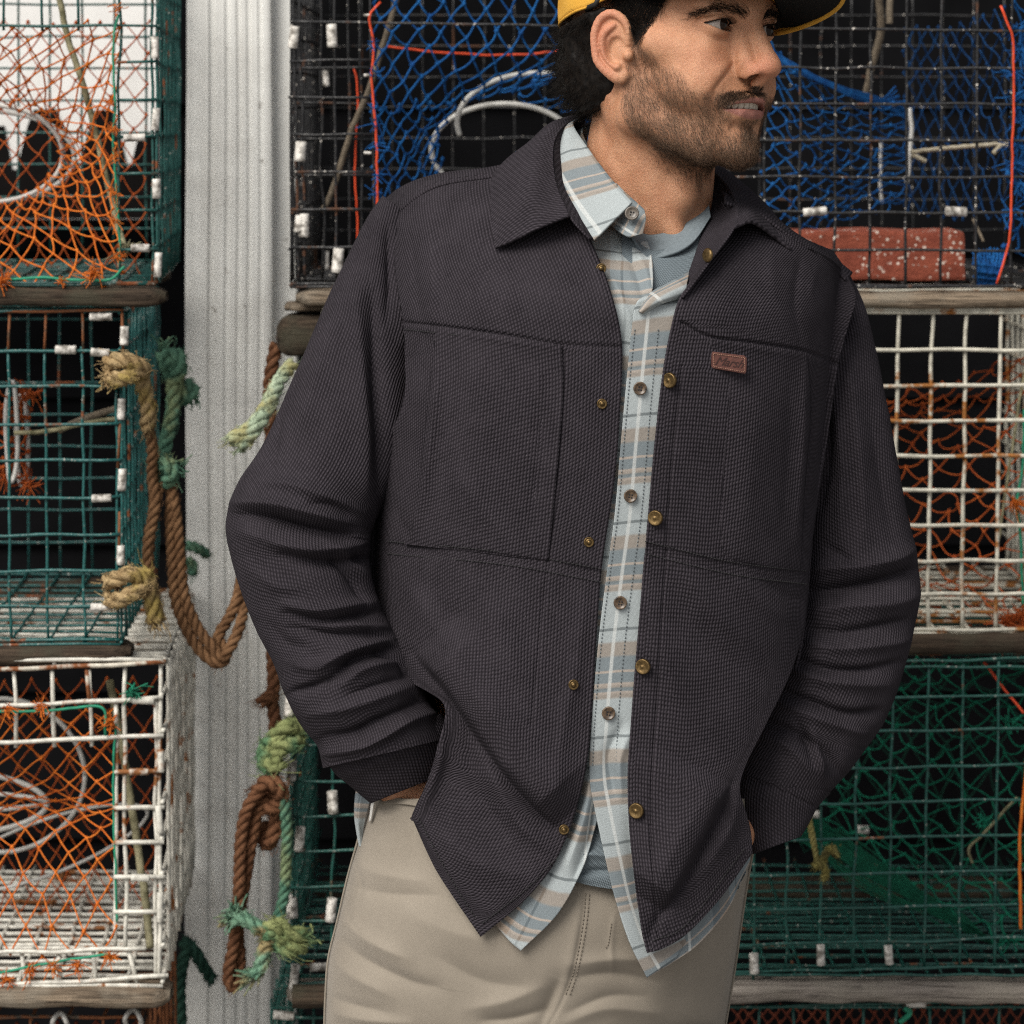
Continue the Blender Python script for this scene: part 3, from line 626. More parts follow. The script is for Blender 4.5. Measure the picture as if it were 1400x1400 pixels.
G.net([[(1020, 900, 1.06), (1150, 905, 1.06), (1420, 900, 1.04)], [(1020, 1000, 1.06), (1150, 1000, 1.06), (1420, 1000, 1.04)], [(1040, 1140, 1.04), (1170, 1190, 1.02), (1420, 1250, 1.0)]], 9, 11, mat_rope('shaded_green_twine', (0.003, 0.035, 0.022), (0.005, 0.06, 0.036)), 0.0010, seed=42, jit=0.6)
mb = MB(); R = np.random.default_rng(6)
for kk in range(46):                          # gathered lower edge of the green net
    o_ = R.normal(0, 1, 4); q = resample(np.array([(1075, 1115 + o_[0] * 14, 1.0), (1150, 1165 + o_[1] * 13, 0.97), (1230, 1215 + o_[1] * 10, 0.92), (1300, 1255 + o_[2] * 6, 0.86), (1352 + o_[3] * 6, 1285 + o_[3] * 6, 0.80)]), 14)
    add_tube(mb, PA(q), 0.0012, 4, caps=False)
mb.build('net_edge', mat_rope('bunched_green_twine', (0.003, 0.060, 0.034), (0.006, 0.10, 0.056)), G.o)
G.line([(1404, 1040, 0.66), (1398, 1100, 0.655), (1394, 1160, 0.655), (1396, 1270, 0.655)], 0.0018, M_orange, 'orange_cord')
G.line([(1345, 905, 0.70), (1375, 945, 0.69), (1400, 975, 0.68)], 0.0015, M_redcord, 'red_cord')
G.line([(1390, 1090, 0.70), (1345, 1140, 0.74), (1325, 1160, 0.76), (1330, 1180, 0.76)], 0.0016, M_stick, 'stick')
for kk, (x, y) in enumerate(((1380, 985), (1345, 1120), (1394, 1160), (1380, 1285))): G.tuft(x, y, 0.67, M_gtwine, 18, 0.016, 0.0009, 160 + kk)

# ---- H: trap at the bottom of the right stack, and one under it
H = Trap('green trap with rust red netting, under the pale timber runner at bottom right', 0.67, 0.48, 372, 1480, 1380, 1760, M_dgreen, 0.0018)
H.face('front_mesh', [(tl(y, 370), tl(y, 1480), 370, 1480) for y in (1372, 1420, 1468, 1516, 1564, 1612, 1660, 1708, 1755)], [(x, x - 4, 1376, 1765) for x in range(1460, 370, -47)])
H.rest(47, right=False, back=False)
H.clip(388, 1388, 0, 30, r=0.005); H.clip(1252, 1371, 0, 26, r=0.005)
H.line([(1236, 1378, 0.664), (1244, 1385, 0.662), (1230, 1398, 0.664)], 0.003, M_gcord, 'lacing_cord')
H.net([[(1000, 1378, 0.85), (1200, 1374, 0.82), (1440, 1368, 0.80)], [(1000, 1480, 0.80), (1200, 1480, 0.78), (1440, 1480, 0.78)]], 26, 9, M_rustnet, 0.0012, seed=51)
H.runner(372, 1480, 1768, 1795, -0.012, 0.05, M_runner, 16)
H2 = Trap('lowest trap of the right stack standing on the ground', 0.67, 0.48, 398, 1480, 1800, 2045, M_black_w, 0.0018)
H2.face('front_mesh', [(y, y, 398, 1480) for y in range(1800, 2046, 47)], [(x, x, 1800, 2045) for x in range(1480, 398, -47)], sides=4, seg=0.05); H2.rest(47, right=False, back=False)

# ------------------------------------------------------------------ ropes
M_tan = mat_rope('pale_tan_rope', (0.30, 0.20, 0.095), (0.46, 0.34, 0.18), (0.36, 0.27, 0.08))
M_brown = mat_rope('brown_rope', (0.125, 0.062, 0.028), (0.215, 0.115, 0.055))
M_rustrope = mat_rope('russet_rope', (0.12, 0.050, 0.024), (0.20, 0.092, 0.045))
M_grope = mat_rope('sea_green_rope', (0.055, 0.14, 0.095), (0.13, 0.26, 0.17), (0.20, 0.25, 0.13))
M_lgrope = mat_rope('pale_green_rope', (0.26, 0.33, 0.23), (0.42, 0.50, 0.36), (0.36, 0.33, 0.15))
M_olive = mat_rope('mossy_rope', (0.16, 0.19, 0.075), (0.30, 0.33, 0.14), (0.10, 0.21, 0.11))
def add_rope(mb, pts, R0, pitch=5.2, n_per=0.003, fuzz=0, seed=0, taper=None, strands=3):
    w = PA(resample(np.array(pts, float), 60)); L_ = np.linalg.norm(np.diff(w, axis=0), axis=1).sum()
    n = max(12, int(L_ / n_per)); 
    s_ = np.concatenate(([0], np.cumsum(np.linalg.norm(np.diff(w, axis=0), axis=1)))); u = np.linspace(0, s_[-1], n)
    c = np.stack([np.interp(u, s_, w[:, k]) for k in range(3)], -1)
    t = np.gradient(c, axis=0); t /= np.linalg.norm(t, axis=1, keepdims=True) + 1e-12
    a = np.cross(t, (0.2, 1.0, 0.1)); a /= np.linalg.norm(a, axis=1, keepdims=True) + 1e-9; b = np.cross(t, a)
    ph = u / (pitch * R0) * 2 * np.pi; rad = R0 * 0.54 * np.ones(n)
    for s in range(strands):
        an = ph + s * 2 * np.pi / strands
        add_tube(mb, c + rad[:, None] * (np.cos(an)[:, None] * a + np.sin(an)[:, None] * b), R0 * 0.52, 7)
    Rr = np.random.default_rng(seed)
    for _ in range(fuzz):
        i = Rr.integers(0, n); v = Rr.normal(0, 1, 3); v /= np.linalg.norm(v)
        q = c[i] + v * R0 * 0.8; e = q + v * R0 * Rr.uniform(0.2, 0.7) + t[i] * Rr.normal() * R0
        add_tube(mb, np.array((q, (q + e) / 2 + Rr.normal(0, R0 * 0.15, 3), e)), R0 * 0.05, 3, caps=False)
def fray(mb, x, y, d, dirv, R0, n=26, ln=0.02, seed=0):
    Rr = np.random.default_rng(seed); c = P(x, y, d); dv = np.array(dirv, float); dv /= np.linalg.norm(dv)
    for _ in range(int(n * 0.7)):
        v = dv + Rr.normal(0, 0.40, 3); q = c + Rr.normal(0, R0 * 0.4, 3); t = np.linspace(0, 1, 4)[:, None]
        add_tube(mb, q + v * t * ln * 0.62 * Rr.uniform(0.3, 1) + Rr.normal(0, 1, 3) * 0.004 * t * t, R0 * 0.10, 3, caps=False)
def rope(label, parts, group=None, extra=None):
    """parts: (part name, material, radius, [paths]); the first part is the root"""
    root = None
    for i, (nm, m, R0, paths) in enumerate(parts):
        for k, q in enumerate(paths):
            mb = MB(); add_rope(mb, q, R0, fuzz=int(40 + 30 * len(q)), seed=i * 31 + k)
            if extra and i in extra and k == 0:
                for e in extra[i]: fray(mb, *e)
            if root is None: root = tag(mb.build('rope', m), label, 'rope', 'ropes hanging on the traps')
            else: mb.build(nm, m, root)
    return root
Rb = 0.0062
def coil(x, y, d, rx, ry, turns, pitch, ph=0.0, n=14):
    return [(x + rx * math.cos(t + ph), y + ry * math.sin(t + ph) + pitch * t / 6.28, d + 0.018 * math.sin(t + ph)) for t in np.linspace(0, turns * 6.28, int(n * turns))]
rope('tan rope hitched round the teal trap corner near its rusty top',
     [('hitch', M_tan, 0.0085, [[(147, 497, 0.535), (160, 492, 0.525), (180, 495, 0.525), (196, 505, 0.54), (190, 512, 0.56)], [(148, 514, 0.535), (160, 518, 0.522), (180, 514, 0.525), (194, 508, 0.54)], [(190, 506, 0.54), (198, 535, 0.55), (203, 565, 0.56), (200, 585, 0.57)]]),
      ('tail', M_brown, Rb, [[(200, 575, 0.57), (208, 610, 0.58), (208, 650, 0.59), (212, 690, 0.585), (203, 740, 0.58), (203, 780, 0.58), (208, 800, 0.57)]])], extra={0: [(147, 520, 0.53, (-.3, -.5, -1), 0.009, 30, 0.012, 5)]})
rope('brown rope loop hanging from a knot before the corner post',
     [('loop', M_brown, 0.0062, [[(222, 655, 0.60), (212, 690, 0.59), (204, 745, 0.585), (204, 800, 0.58), (214, 850, 0.57)],
                                 [(232, 655, 0.60), (240, 700, 0.60), (246, 760, 0.60), (252, 815, 0.60), (270, 858, 0.60), (290, 885, 0.60), (303, 900, 0.60), (312, 890, 0.60), (326, 862, 0.61), (334, 830, 0.63), (340, 780, 0.68)],
                                 [(236, 655, 0.60), (233, 700, 0.60), (236, 770, 0.60), (240, 820, 0.60), (258, 866, 0.60), (280, 896, 0.60), (302, 908, 0.60), (308, 890, 0.61), (298, 872, 0.61), (310, 850, 0.62), (324, 820, 0.63), (334, 770, 0.68)]])])
rope('sea green rope end standing up beside the teal trap, knotted to a brown rope',
     [('rope', M_grope, 0.0080, [[(222, 482, 0.66), (228, 500, 0.65), (236, 520, 0.64), (236, 560, 0.63), (228, 600, 0.62), (222, 632, 0.61), (228, 652, 0.60)]]),
      ('knot', M_grope, 0.0085, [[(232, 505, 0.64), (238, 482, 0.635), (246, 500, 0.63), (240, 525, 0.64), (252, 545, 0.65), (262, 535, 0.66), (256, 526, 0.67)], [(214, 640, 0.605), (226, 632, 0.59), (236, 646, 0.59), (226, 660, 0.60), (218, 648, 0.61)]])],
     extra={0: [(222, 480, 0.66, (-.1, 0, 1), 0.01, 30, 0.014, 6)], 1: [(238, 640, 0.59, (1, -.3, .1), 0.009, 20, 0.016, 9), (264, 540, 0.66, (.6, 0, -.6), 0.009, 26, 0.014, 10)]})
rope('tan rope hitched twice round the foot of the teal trap corner',
     [('hitch', M_tan, 0.0088, [[(147, 796, 0.535), (162, 790, 0.522), (182, 785, 0.525), (198, 798, 0.535), (206, 820, 0.54), (212, 850, 0.545)], [(148, 818, 0.535), (162, 820, 0.522), (180, 812, 0.522), (196, 800, 0.53)], [(196, 780, 0.54), (204, 800, 0.545), (210, 826, 0.55), (216, 850, 0.55)]])],
     extra={0: [(213, 848, 0.545, (.2, -.2, -1), 0.009, 30, 0.012, 7), (148, 798, 0.53, (-1, -.3, 0), 0.009, 24, 0.008, 8)]})
rope('pale green rope end sticking out from behind the grey jacket sleeve',
     [('rope', M_lgrope, 0.0078, [[(400, 498, 0.60), (386, 515, 0.58), (372, 540, 0.56), (362, 560, 0.55), (352, 574, 0.545), (338, 588, 0.54), (314, 602, 0.535)], [(376, 535, 0.57), (364, 562, 0.55), (352, 582, 0.54), (340, 598, 0.54), (326, 612, 0.535)]])], extra={0: [(314, 602, 0.535, (-1, -.2, -.5), 0.007, 14, 0.006, 1), (326, 613, 0.535, (-.6, -.2, -1), 0.007, 14, 0.006, 2)]})
rope('russet rope hanging straight down beside the post behind the man\'s elbow',
     [('rope', M_rustrope, 0.0075, [[(378, 470, 0.72), (372, 500, 0.72), (368, 540, 0.72), (372, 640, 0.72), (370, 760, 0.72), (372, 870, 0.71), (374, 930, 0.70), (372, 960, 0.70), (376, 990, 0.70), (374, 1060, 0.70)]]),
      ('stub', M_rustrope, 0.007, [[(374, 950, 0.695), (362, 956, 0.69), (356, 962, 0.69)]])])
rope('russet rope doubled into a long narrow loop beside the dark green trap',
     [('loop', M_rustrope, 0.0068, [[(384, 1082, 0.645), (368, 1076, 0.63), (350, 1086, 0.62), (336, 1110, 0.62), (329, 1150, 0.62), (327, 1200, 0.62), (325, 1250, 0.62), (318, 1300, 0.62), (312, 1330, 0.62), (316, 1350, 0.62), (326, 1340, 0.625), (328, 1310, 0.63), (325, 1270, 0.63), (334, 1210, 0.63), (344, 1150, 0.63), (354, 1105, 0.63), (370, 1088, 0.635), (386, 1096, 0.65)]]),
      ('knot', M_rustrope, 0.0085, [[(352, 1082, 0.625), (366, 1068, 0.615), (382, 1078, 0.615), (384, 1096, 0.625), (368, 1104, 0.63), (356, 1096, 0.635)], [(374, 1100, 0.64), (378, 1125, 0.64), (370, 1150, 0.64), (362, 1150, 0.645), (366, 1125, 0.65)]])])
rope('mossy green rope knotted at the dark green trap corner, with frayed ends',
     [('rope', M_grope, 0.0062, [[(380, 1030, 0.645), (370, 1045, 0.63), (372, 1062, 0.625), (380, 1075, 0.62), (388, 1095, 0.62), (392, 1130, 0.625), (391, 1180, 0.63), (388, 1225, 0.63), (378, 1262, 0.625), (372, 1272, 0.62)]]),
      ('knot', M_olive, 0.0092, [[(366, 1018, 0.64), (380, 1004, 0.63), (398, 992, 0.64), (408, 1002, 0.65)], [(366, 1030, 0.635), (384, 1022, 0.625), (402, 1018, 0.635), (408, 1010, 0.65)], [(364, 1020, 0.63), (362, 1040, 0.625), (372, 1050, 0.62), (384, 1040, 0.625)]]),
      ('knot', M_olive, 0.0098, [[(372, 1272, 0.62), (392, 1280, 0.61), (414, 1278, 0.62)], [(374, 1285, 0.62), (395, 1297, 0.61), (414, 1292, 0.62)], [(372, 1285, 0.62), (366, 1272, 0.61), (384, 1268, 0.61), (398, 1290, 0.615)]]),
      ('end', mat_rope('mint_frayed_rope', (0.10, 0.24, 0.16), (0.24, 0.38, 0.26), (0.33, 0.25, 0.12)), 0.0080, [[(374, 1276, 0.615), (352, 1268, 0.61), (334, 1256, 0.61), (316, 1256, 0.61)], [(372, 1280, 0.615), (362, 1295, 0.61), (358, 1318, 0.61), (346, 1334, 0.61)]])],
     extra={3: [(316, 1256, 0.61, (-1, 0, -.4), 0.011, 50, 0.020, 3), (322, 1250, 0.61, (-.4, 0, 1), 0.011, 40, 0.014, 13), (346, 1334, 0.61, (-.8, -.2, -.2), 0.011, 60, 0.022, 4)], 2: [(414, 1285, 0.62, (1, 0, 0), 0.012, 50, 0.010, 14)]})
M_yel = mat_rope('mottled_yellow_cord', (0.20, 0.17, 0.045), (0.36, 0.31, 0.12), (0.05, 0.045, 0.02))
rope('mottled yellow cord hanging knotted over the front of the dark green trap', [('rope', M_yel, 0.0036, [[(1100, 1080, 0.64), (1106, 1120, 0.645), (1114, 1160, 0.645), (1118, 1180, 0.64)]]), ('knot', M_yel, 0.0044, [[(1115, 1184, 0.64), (1122, 1180, 0.63), (1129, 1192, 0.635), (1126, 1202, 0.64)], [(1120, 1186, 0.635), (1128, 1170, 0.632), (1135, 1160, 0.635), (1144, 1170, 0.64)]])],
     extra={1: [(1137, 1160, 0.635, (.3, 0, 1), 0.008, 16, 0.008, 17)]})
rope('dark green rope scrap caught against the post beside the teal trap', [('rope', M_grope, 0.0062, [[(256, 745, 0.92), (270, 750, 0.92), (284, 758, 0.93)], [(256, 765, 0.92), (264, 775, 0.92), (262, 785, 0.92)]])])
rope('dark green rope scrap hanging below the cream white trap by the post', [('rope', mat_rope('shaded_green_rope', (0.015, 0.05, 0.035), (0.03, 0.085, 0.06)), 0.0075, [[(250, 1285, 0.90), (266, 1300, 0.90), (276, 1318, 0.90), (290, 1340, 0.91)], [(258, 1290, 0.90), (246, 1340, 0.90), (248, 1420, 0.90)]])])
# ------------------------------------------------------------------ the man: implicit-surface body
def ell(p, c, r):
    q = (p - np.array(c)) / np.array(r); k0 = np.linalg.norm(q, axis=1); k1 = np.linalg.norm(q / np.array(r), axis=1)
    return k0 * (k0 - 1.0) / np.maximum(k1, 1e-9)
def sph(p, c, r): return np.linalg.norm(p - np.array(c), axis=1) - r
def cap(p, a, b, ra, rb):
    a, b = np.array(a, float), np.array(b, float); d = b - a
    t = np.clip(((p - a) @ d) / (d @ d), 0, 1); return np.linalg.norm(p - a - t[:, None] * d, axis=1) - (ra + (rb - ra) * t)
def smin(a, b, k):
    h = np.clip(0.5 + 0.5 * (b - a) / k, 0, 1); return b * (1 - h) + a * h - k * h * (1 - h)
def smax(a, b, k): return -smin(-a, -b, k)

def surface_nets(fn, lo, hi, h, coarse=4):
    """mesh the zero set of fn on a fine grid, evaluated only near the surface"""
    lo = np.array(lo, float); n = (np.ceil((np.array(hi) - lo) / (h * coarse))).astype(int) * coarse
    nc = n // coarse
    gc = np.stack(np.meshgrid(*[np.arange(k + 1) for k in nc], indexing='ij'), -1).reshape(-1, 3) * h * coarse + lo
    fc = fn(gc).reshape(nc + 1)
    near = np.abs(fc) < h * coarse * 1.9
    cell = np.zeros(nc, bool)
    for a in (0, 1):
        for b in (0, 1):
            for c in (0, 1): cell |= near[a:nc[0] + a, b:nc[1] + b, c:nc[2] + c]
    F = np.repeat(np.repeat(np.repeat(fc[:-1, :-1, :-1], coarse, 0), coarse, 1), coarse, 2).astype(np.float32)
    M = np.repeat(np.repeat(np.repeat(cell, coarse, 0), coarse, 1), coarse, 2)
    idx = np.argwhere(M); vals = np.empty(len(idx), np.float32)
    for s in range(0, len(idx), 400000): vals[s:s + 400000] = fn(idx[s:s + 400000] * h + lo)
    F[M] = vals
    S = F < 0
    N = np.array(F.shape) - 1
    cs = sum(S[a:N[0] + a, b:N[1] + b, c:N[2] + c].astype(np.int8) for a in (0, 1) for b in (0, 1) for c in (0, 1))
    act = (cs > 0) & (cs < 8); ai = np.argwhere(act); vid = np.full(act.shape, -1, np.int64); vid[act] = np.arange(len(ai))
    acc = np.zeros((len(ai), 3)); cnt = np.zeros(len(ai))
    corners = [(a, b, c) for a in (0, 1) for b in (0, 1) for c in (0, 1)]
    for i in range(8):
        for j in range(i + 1, 8):
            if sum(abs(x - y) for x, y in zip(corners[i], corners[j])) != 1: continue
            pa, pb = ai + corners[i], ai + corners[j]
            fa, fb = F[tuple(pa.T)], F[tuple(pb.T)]; m = (fa < 0) != (fb < 0)
            t = np.where(m, fa / np.where(m, fa - fb, 1), 0)
            acc += np.where(m[:, None], np.array(corners[i]) + (np.array(corners[j]) - np.array(corners[i])) * t[:, None], 0); cnt += m
    V = (ai + acc / cnt[:, None]) * h + lo
    faces = []
    for ax in range(3):
        o1, o2 = [(1, 2), (2, 0), (0, 1)][ax]
        sl = [slice(1, -1)] * 3; sl2 = [slice(1, -1)] * 3
        sl[ax] = slice(0, -1); sl2[ax] = slice(1, None)
        a = S[tuple(sl)]; b = S[tuple(sl2)]
        e = np.argwhere(a != b); flip = b[tuple(e.T)]
        base = e.copy(); 
        for k in range(3):
            if k != ax: base[:, k] += 1
        q = []
        for d1, d2 in ((-1, -1), (0, -1), (0, 0), (-1, 0)):
            c = base.copy(); c[:, o1] += d1; c[:, o2] += d2
            ok = np.all((c >= 0) & (c < np.array(vid.shape)), 1); q.append(np.where(ok, vid[tuple(np.clip(c, 0, np.array(vid.shape) - 1).T)], -1))
        q = np.stack(q, -1); q[flip] = q[flip][:, ::-1]
        faces.append(q[(q >= 0).all(1)])
    return V, np.concatenate(faces)
def vert_normals(V, Fq):
    n = np.cross(V[Fq[:, 2]] - V[Fq[:, 0]], V[Fq[:, 3]] - V[Fq[:, 1]]); o = np.zeros_like(V)
    for k in range(4): np.add.at(o, Fq[:, k], n)
    return o / np.maximum(np.linalg.norm(o, axis=1, keepdims=True), 1e-12)

# head frame: l to his left, f forward, u up, millimetres; origin between the ears
HYAW, HPITCH, HROLL = math.radians(46), math.radians(-2.5), math.radians(4.5)
HO = P(921, 66, 0.105)
_f = np.array((math.sin(HYAW), -math.cos(HYAW), 0.0)); _l = np.array((math.cos(HYAW), math.sin(HYAW), 0.0)); _u = np.array((0, 0, 1.0))
_f, _u = _f * math.cos(HPITCH) - _u * math.sin(HPITCH), _u * math.cos(HPITCH) + _f * math.sin(HPITCH)
_R = Matrix.Rotation(HROLL, 3, Vector((0, 1, 0))); HM = np.stack([np.array(_R @ Vector(x)) for x in (_l, _f, _u)])      # rows: l, f, u in world
def H2W(p): return HO + (np.asarray(p, float) / 1000.0) @ HM
def W2H(w): return ((np.asarray(w, float) - HO) @ HM.T) * 1000.0

STERN = W2H(P(930, 335, 0.085)); NECKB = W2H(P(872, 350, 0.15)); NECKT = np.array((0, -16, -42.0))
EYE_C = np.array((31.5, 72.0, 18.0))
def lids(a):
    """almond opening in the (l,u) plane, tilted outwards-up"""
    x = a[:, 0] - 31.0; y = a[:, 2] - 17.6; t = math.radians(-5); xr = x * math.cos(t) - y * math.sin(t); yr = x * math.sin(t) + y * math.cos(t)
    w, hu, hl = 14.2, 5.2, 4.4
    Ru = (w * w + hu * hu) / (2 * hu); Rl = (w * w + hl * hl) / (2 * hl)
    return np.maximum(np.hypot(xr, yr - (hu - Ru)) - Ru, np.hypot(xr, yr + (hl - Rl)) - Rl)
HELIX0 = [(75, -1, 6, 2.6), (77.5, 0, 17, 2.8), (80, -5, 27, 3.2), (84, -15, 31.5, 3.4), (87.5, -24, 26, 3.4), (89, -28.5, 14, 3.3), (88.5, -28, 1, 3.1), (87.5, -25, -11, 3.1), (81.5, -17, -20, 4.3), (76, -9, -25, 5.0), (72.5, -4, -22, 3.6)]
ANTI = [(83, -12, 21, 2.8), (87, -19.5, 13, 3.0), (86, -21, 1, 3.0), (82.5, -16, -10, 3.0), (79, -10, -14.5, 3.2)]
_es = np.array((-2.0, 12.0, -6.5, 0))
HELIX = resample(np.array(HELIX0, float), 26) + _es; ANTI = resample(np.array(ANTI, float), 12) + _es
def head_sdf(p):
    a = p.copy(); a[:, 0] = np.abs(a[:, 0])
    d = ell(a, (0, -8, 42), (73, 97, 80))
    d = smin(d, ell(a, (0, 30, -18), (60, 55, 72)), 18)
    d = smin(d, cap(a, (0, 84, 33), (42, 71, 34), 11, 10), 14)
    d = smin(d, cap(a, (38, 63, -9), (62, 30, 0), 14, 11), 16)
    d = smin(d, sph(a, (33, 58, -34), 25), 16)
    d = smin(d, ell(a, (0, 64.5, -52), (34, 30, 27)), 14)
    d = smin(d, cap(a, (60, 2, -15), (53, 6, -62), 12, 13), 16)
    d = smin(d, cap(a, (53, 6, -62), (26, 62, -88), 13, 13), 16)
    d = smin(d, ell(a, (0, 77, -89), (21, 15, 16)), 14)
    d = smin(d, ell(a, (0, 36, -68), (46, 48, 32)), 14)
    # neck: the body faces the camera more than the head does
    nk = cap(p, NECKT, NECKB, 55, 63); d = smin(d, nk, 22)
    d = smin(d, cap(p, (-60, -28, -32), STERN, 12, 9), 12); d = smin(d, cap(p, (60, -28, -32), STERN + np.array((20., 0, 0)), 12, 9), 14)
    ad = 0.4 * STERN + 0.6 * np.array((0, 40, -100.)); d = smin(d, sph(p, ad + np.array((0., -16, 0)), 13), 18)
    m = (np.abs(a[:, 0]) < 60) & (a[:, 1] > 45) & (a[:, 2] < 60) & (a[:, 2] > -120)
    if m.any():
        q = a[m]; e = d[m]
        e = smax(e, -ell(q, (33, 94, 19), (19, 16, 12)), 10)           # sockets
        e = smin(e, cap(q, (0, 89, 24), (0, 107.5, -9), 6.0, 8.0), 9)    # nose
        e = smin(e, cap(q, (8, 82, 12), (11, 93, -12), 6, 8), 7)
        e = smin(e, sph(q, (0, 112.0, -16.5), 7.8), 9)
        e = smin(e, sph(q, (4.5, 109.5, -17), 6.6), 6)
        e = smin(e, ell(q, (13.0, 97.5, -20.5), (4.6, 11.5, 7.8)), 6.0)
        e = smin(e, cap(q, (0, 108, -23), (0, 97, -31), 4.6, 5.5), 4)
        e = smax(e, -ell(q, (10.5, 104, -28.2), (5.5, 8.0, 5.6)), 1.2)
        lid = smin(sph(q, EYE_C, 13.7), ell(q, EYE_C + np.array((0, 2.5, 8.5)), (15, 10.5, 4.5)), 3.0)
        e = smin(e, lid, 3.5)
        al = lids(q)
        cut = np.maximum(al, 66.0 - q[:, 1])
        e = smax(e, -cut, 1.0)
        # lid fold above the opening
        fold = np.abs(al - 3.6) - 0.5; e = np.where((q[:, 2] > 17) & (np.abs(q[:, 0] - 31) < 17) & (q[:, 1] > 66), e + 1.1 * np.exp(-np.maximum(fold, 0) ** 2 / 0.9), e)
        # lips
        up = smin(cap(q, (0, 94.5, -45.6), (9, 94, -44.2), 4.4, 4.7), cap(q, (9, 94, -44.2), (27.5, 80, -53), 4.4, 2.2), 3)
        lo = smin(cap(q, (0, 90.0, -57.4), (11, 88.0, -56.8), 6.0, 5.7), cap(q, (11, 88.0, -56.8), (27.5, 80, -54.5), 5.4, 2.2), 3)
        e = smin(e, up, 3.0); e = smin(e, lo, 3.0)
        ml = q[:, 2] + 50.4 + 3.2 * (q[:, 0] / 27.5) ** 2
        slit = np.maximum(np.hypot(q[:, 0] / 27.5, ml / (2.7 + 0 * ml)) - 1, 0) * 2.7 - np.maximum(1 - np.hypot(q[:, 0] / 27.5, ml / 2.7), 0) * 2.7
        e = smax(e, -np.maximum(slit, 72 - q[:, 1]), 1.3)
        e = smax(e, -cap(q, (0, 94, -70.5), (16, 88, -69), 3.2, 2.0), 6)
        d[m] = e
    m = (a[:, 0] > 60) & (a[:, 1] > -50) & (a[:, 1] < 30) & (a[:, 2] > -52) & (a[:, 2] < 48)
    if m.any():
        q = a[m]; e = d[m]
        hx = HELIX; c = np.array((78, -10, 2)) + _es[:3]; q = q.copy()
        fan = np.full(len(q), 1e3)
        for k in range(len(hx)):
            fan = smin(fan, cap(q, c, hx[k][:3] - np.array((3.0, 0, 0)), 3.0, 2.4), 2.0)
        rim = np.full(len(q), 1e3)
        for k in range(len(hx) - 1): rim = smin(rim, cap(q, hx[k][:3], hx[k + 1][:3], hx[k][3] + 0.3, hx[k + 1][3] + 0.3), 0.8)
        an = np.full(len(q), 1e3)
        for k in range(len(ANTI) - 1): an = smin(an, cap(q, ANTI[k][:3], ANTI[k + 1][:3], ANTI[k][3], ANTI[k + 1][3]), 0.8)
        ear = smin(smin(fan, an, 1.6), rim, 1.4); q = q - _es[:3]
        ear = smax(ear, -ell(q, (84, -9, -1), (10.5, 9.0, 12.5)), 2.0)
        ear = smin(ear, sph(q, (76, 0.5, -5), 4.6), 3); ear = smin(ear, ell(q, (80, -8.5, -15.5), (4, 4, 3.6)), 2.5)
        ear = smin(ear, ell(q, (75, -9, -21), (4.5, 7.5, 8)), 3)
        e = smin(e, ell(q, (70, -12, 3), (9, 12, 20)), 6)
        e = smin(e, ear, 3.0); d[m] = e
    return d
HV, HF = surface_nets(head_sdf, (-98, -112, -215), (98, 128, 118), 1.2)
HN = vert_normals(HV, HF)
# post sculpt: creases as grooves along polylines in head space
def groove(pts, w, amp):
    global HV
    q = resample(np.array(pts, float), 40)
    for s in (-1, 1):
        qq = q * np.array((s, 1, 1)); lo, hi = qq.min(0) - 3 * w, qq.max(0) + 3 * w
        m = np.where(((HV > lo) & (HV < hi)).all(1))[0]
        dd = np.linalg.norm(HV[m][:, None] - qq[None], axis=2); i = dd.argmin(1); dm = dd.min(1); tp = np.sin(np.pi * np.clip((i + 2) / 43.0, 0, 1)) ** 0.5
        HV[m] += HN[m] * (amp * np.exp(-(dm / w) ** 2) * tp)[:, None]
def onface(pts):
    W_ = H2W(HV); x_, y_ = toPx(W_); out = []
    for a, b in pts:
        m = np.where(np.hypot(x_ - a, y_ - b) < 2.5)[0]; out.append(HV[m[W_[m, 1].argmin()]] * np.array((-1, 1, 1)))
    return out
groove(onface([(1010, 82), (1000, 92), (990, 106), (980, 122), (976, 134)]), 2.4, -1.5)
groove(onface([(1002, 80), (988, 94), (974, 112), (968, 126)]), 7.0, 1.6)
groove([(19, 93, -22), (20, 97, -17), (18, 100, -12)], 2.0, -1.2)
groove([(18, 84, 8), (28, 84, 4), (40, 78, 6)], 3.5, -0.9)
groove([(0, 106, -38), (0, 104.5, -43)], 3.0, -0.9)
groove([(28, 83, -56), (30, 80, -64)], 3.5, -0.8)

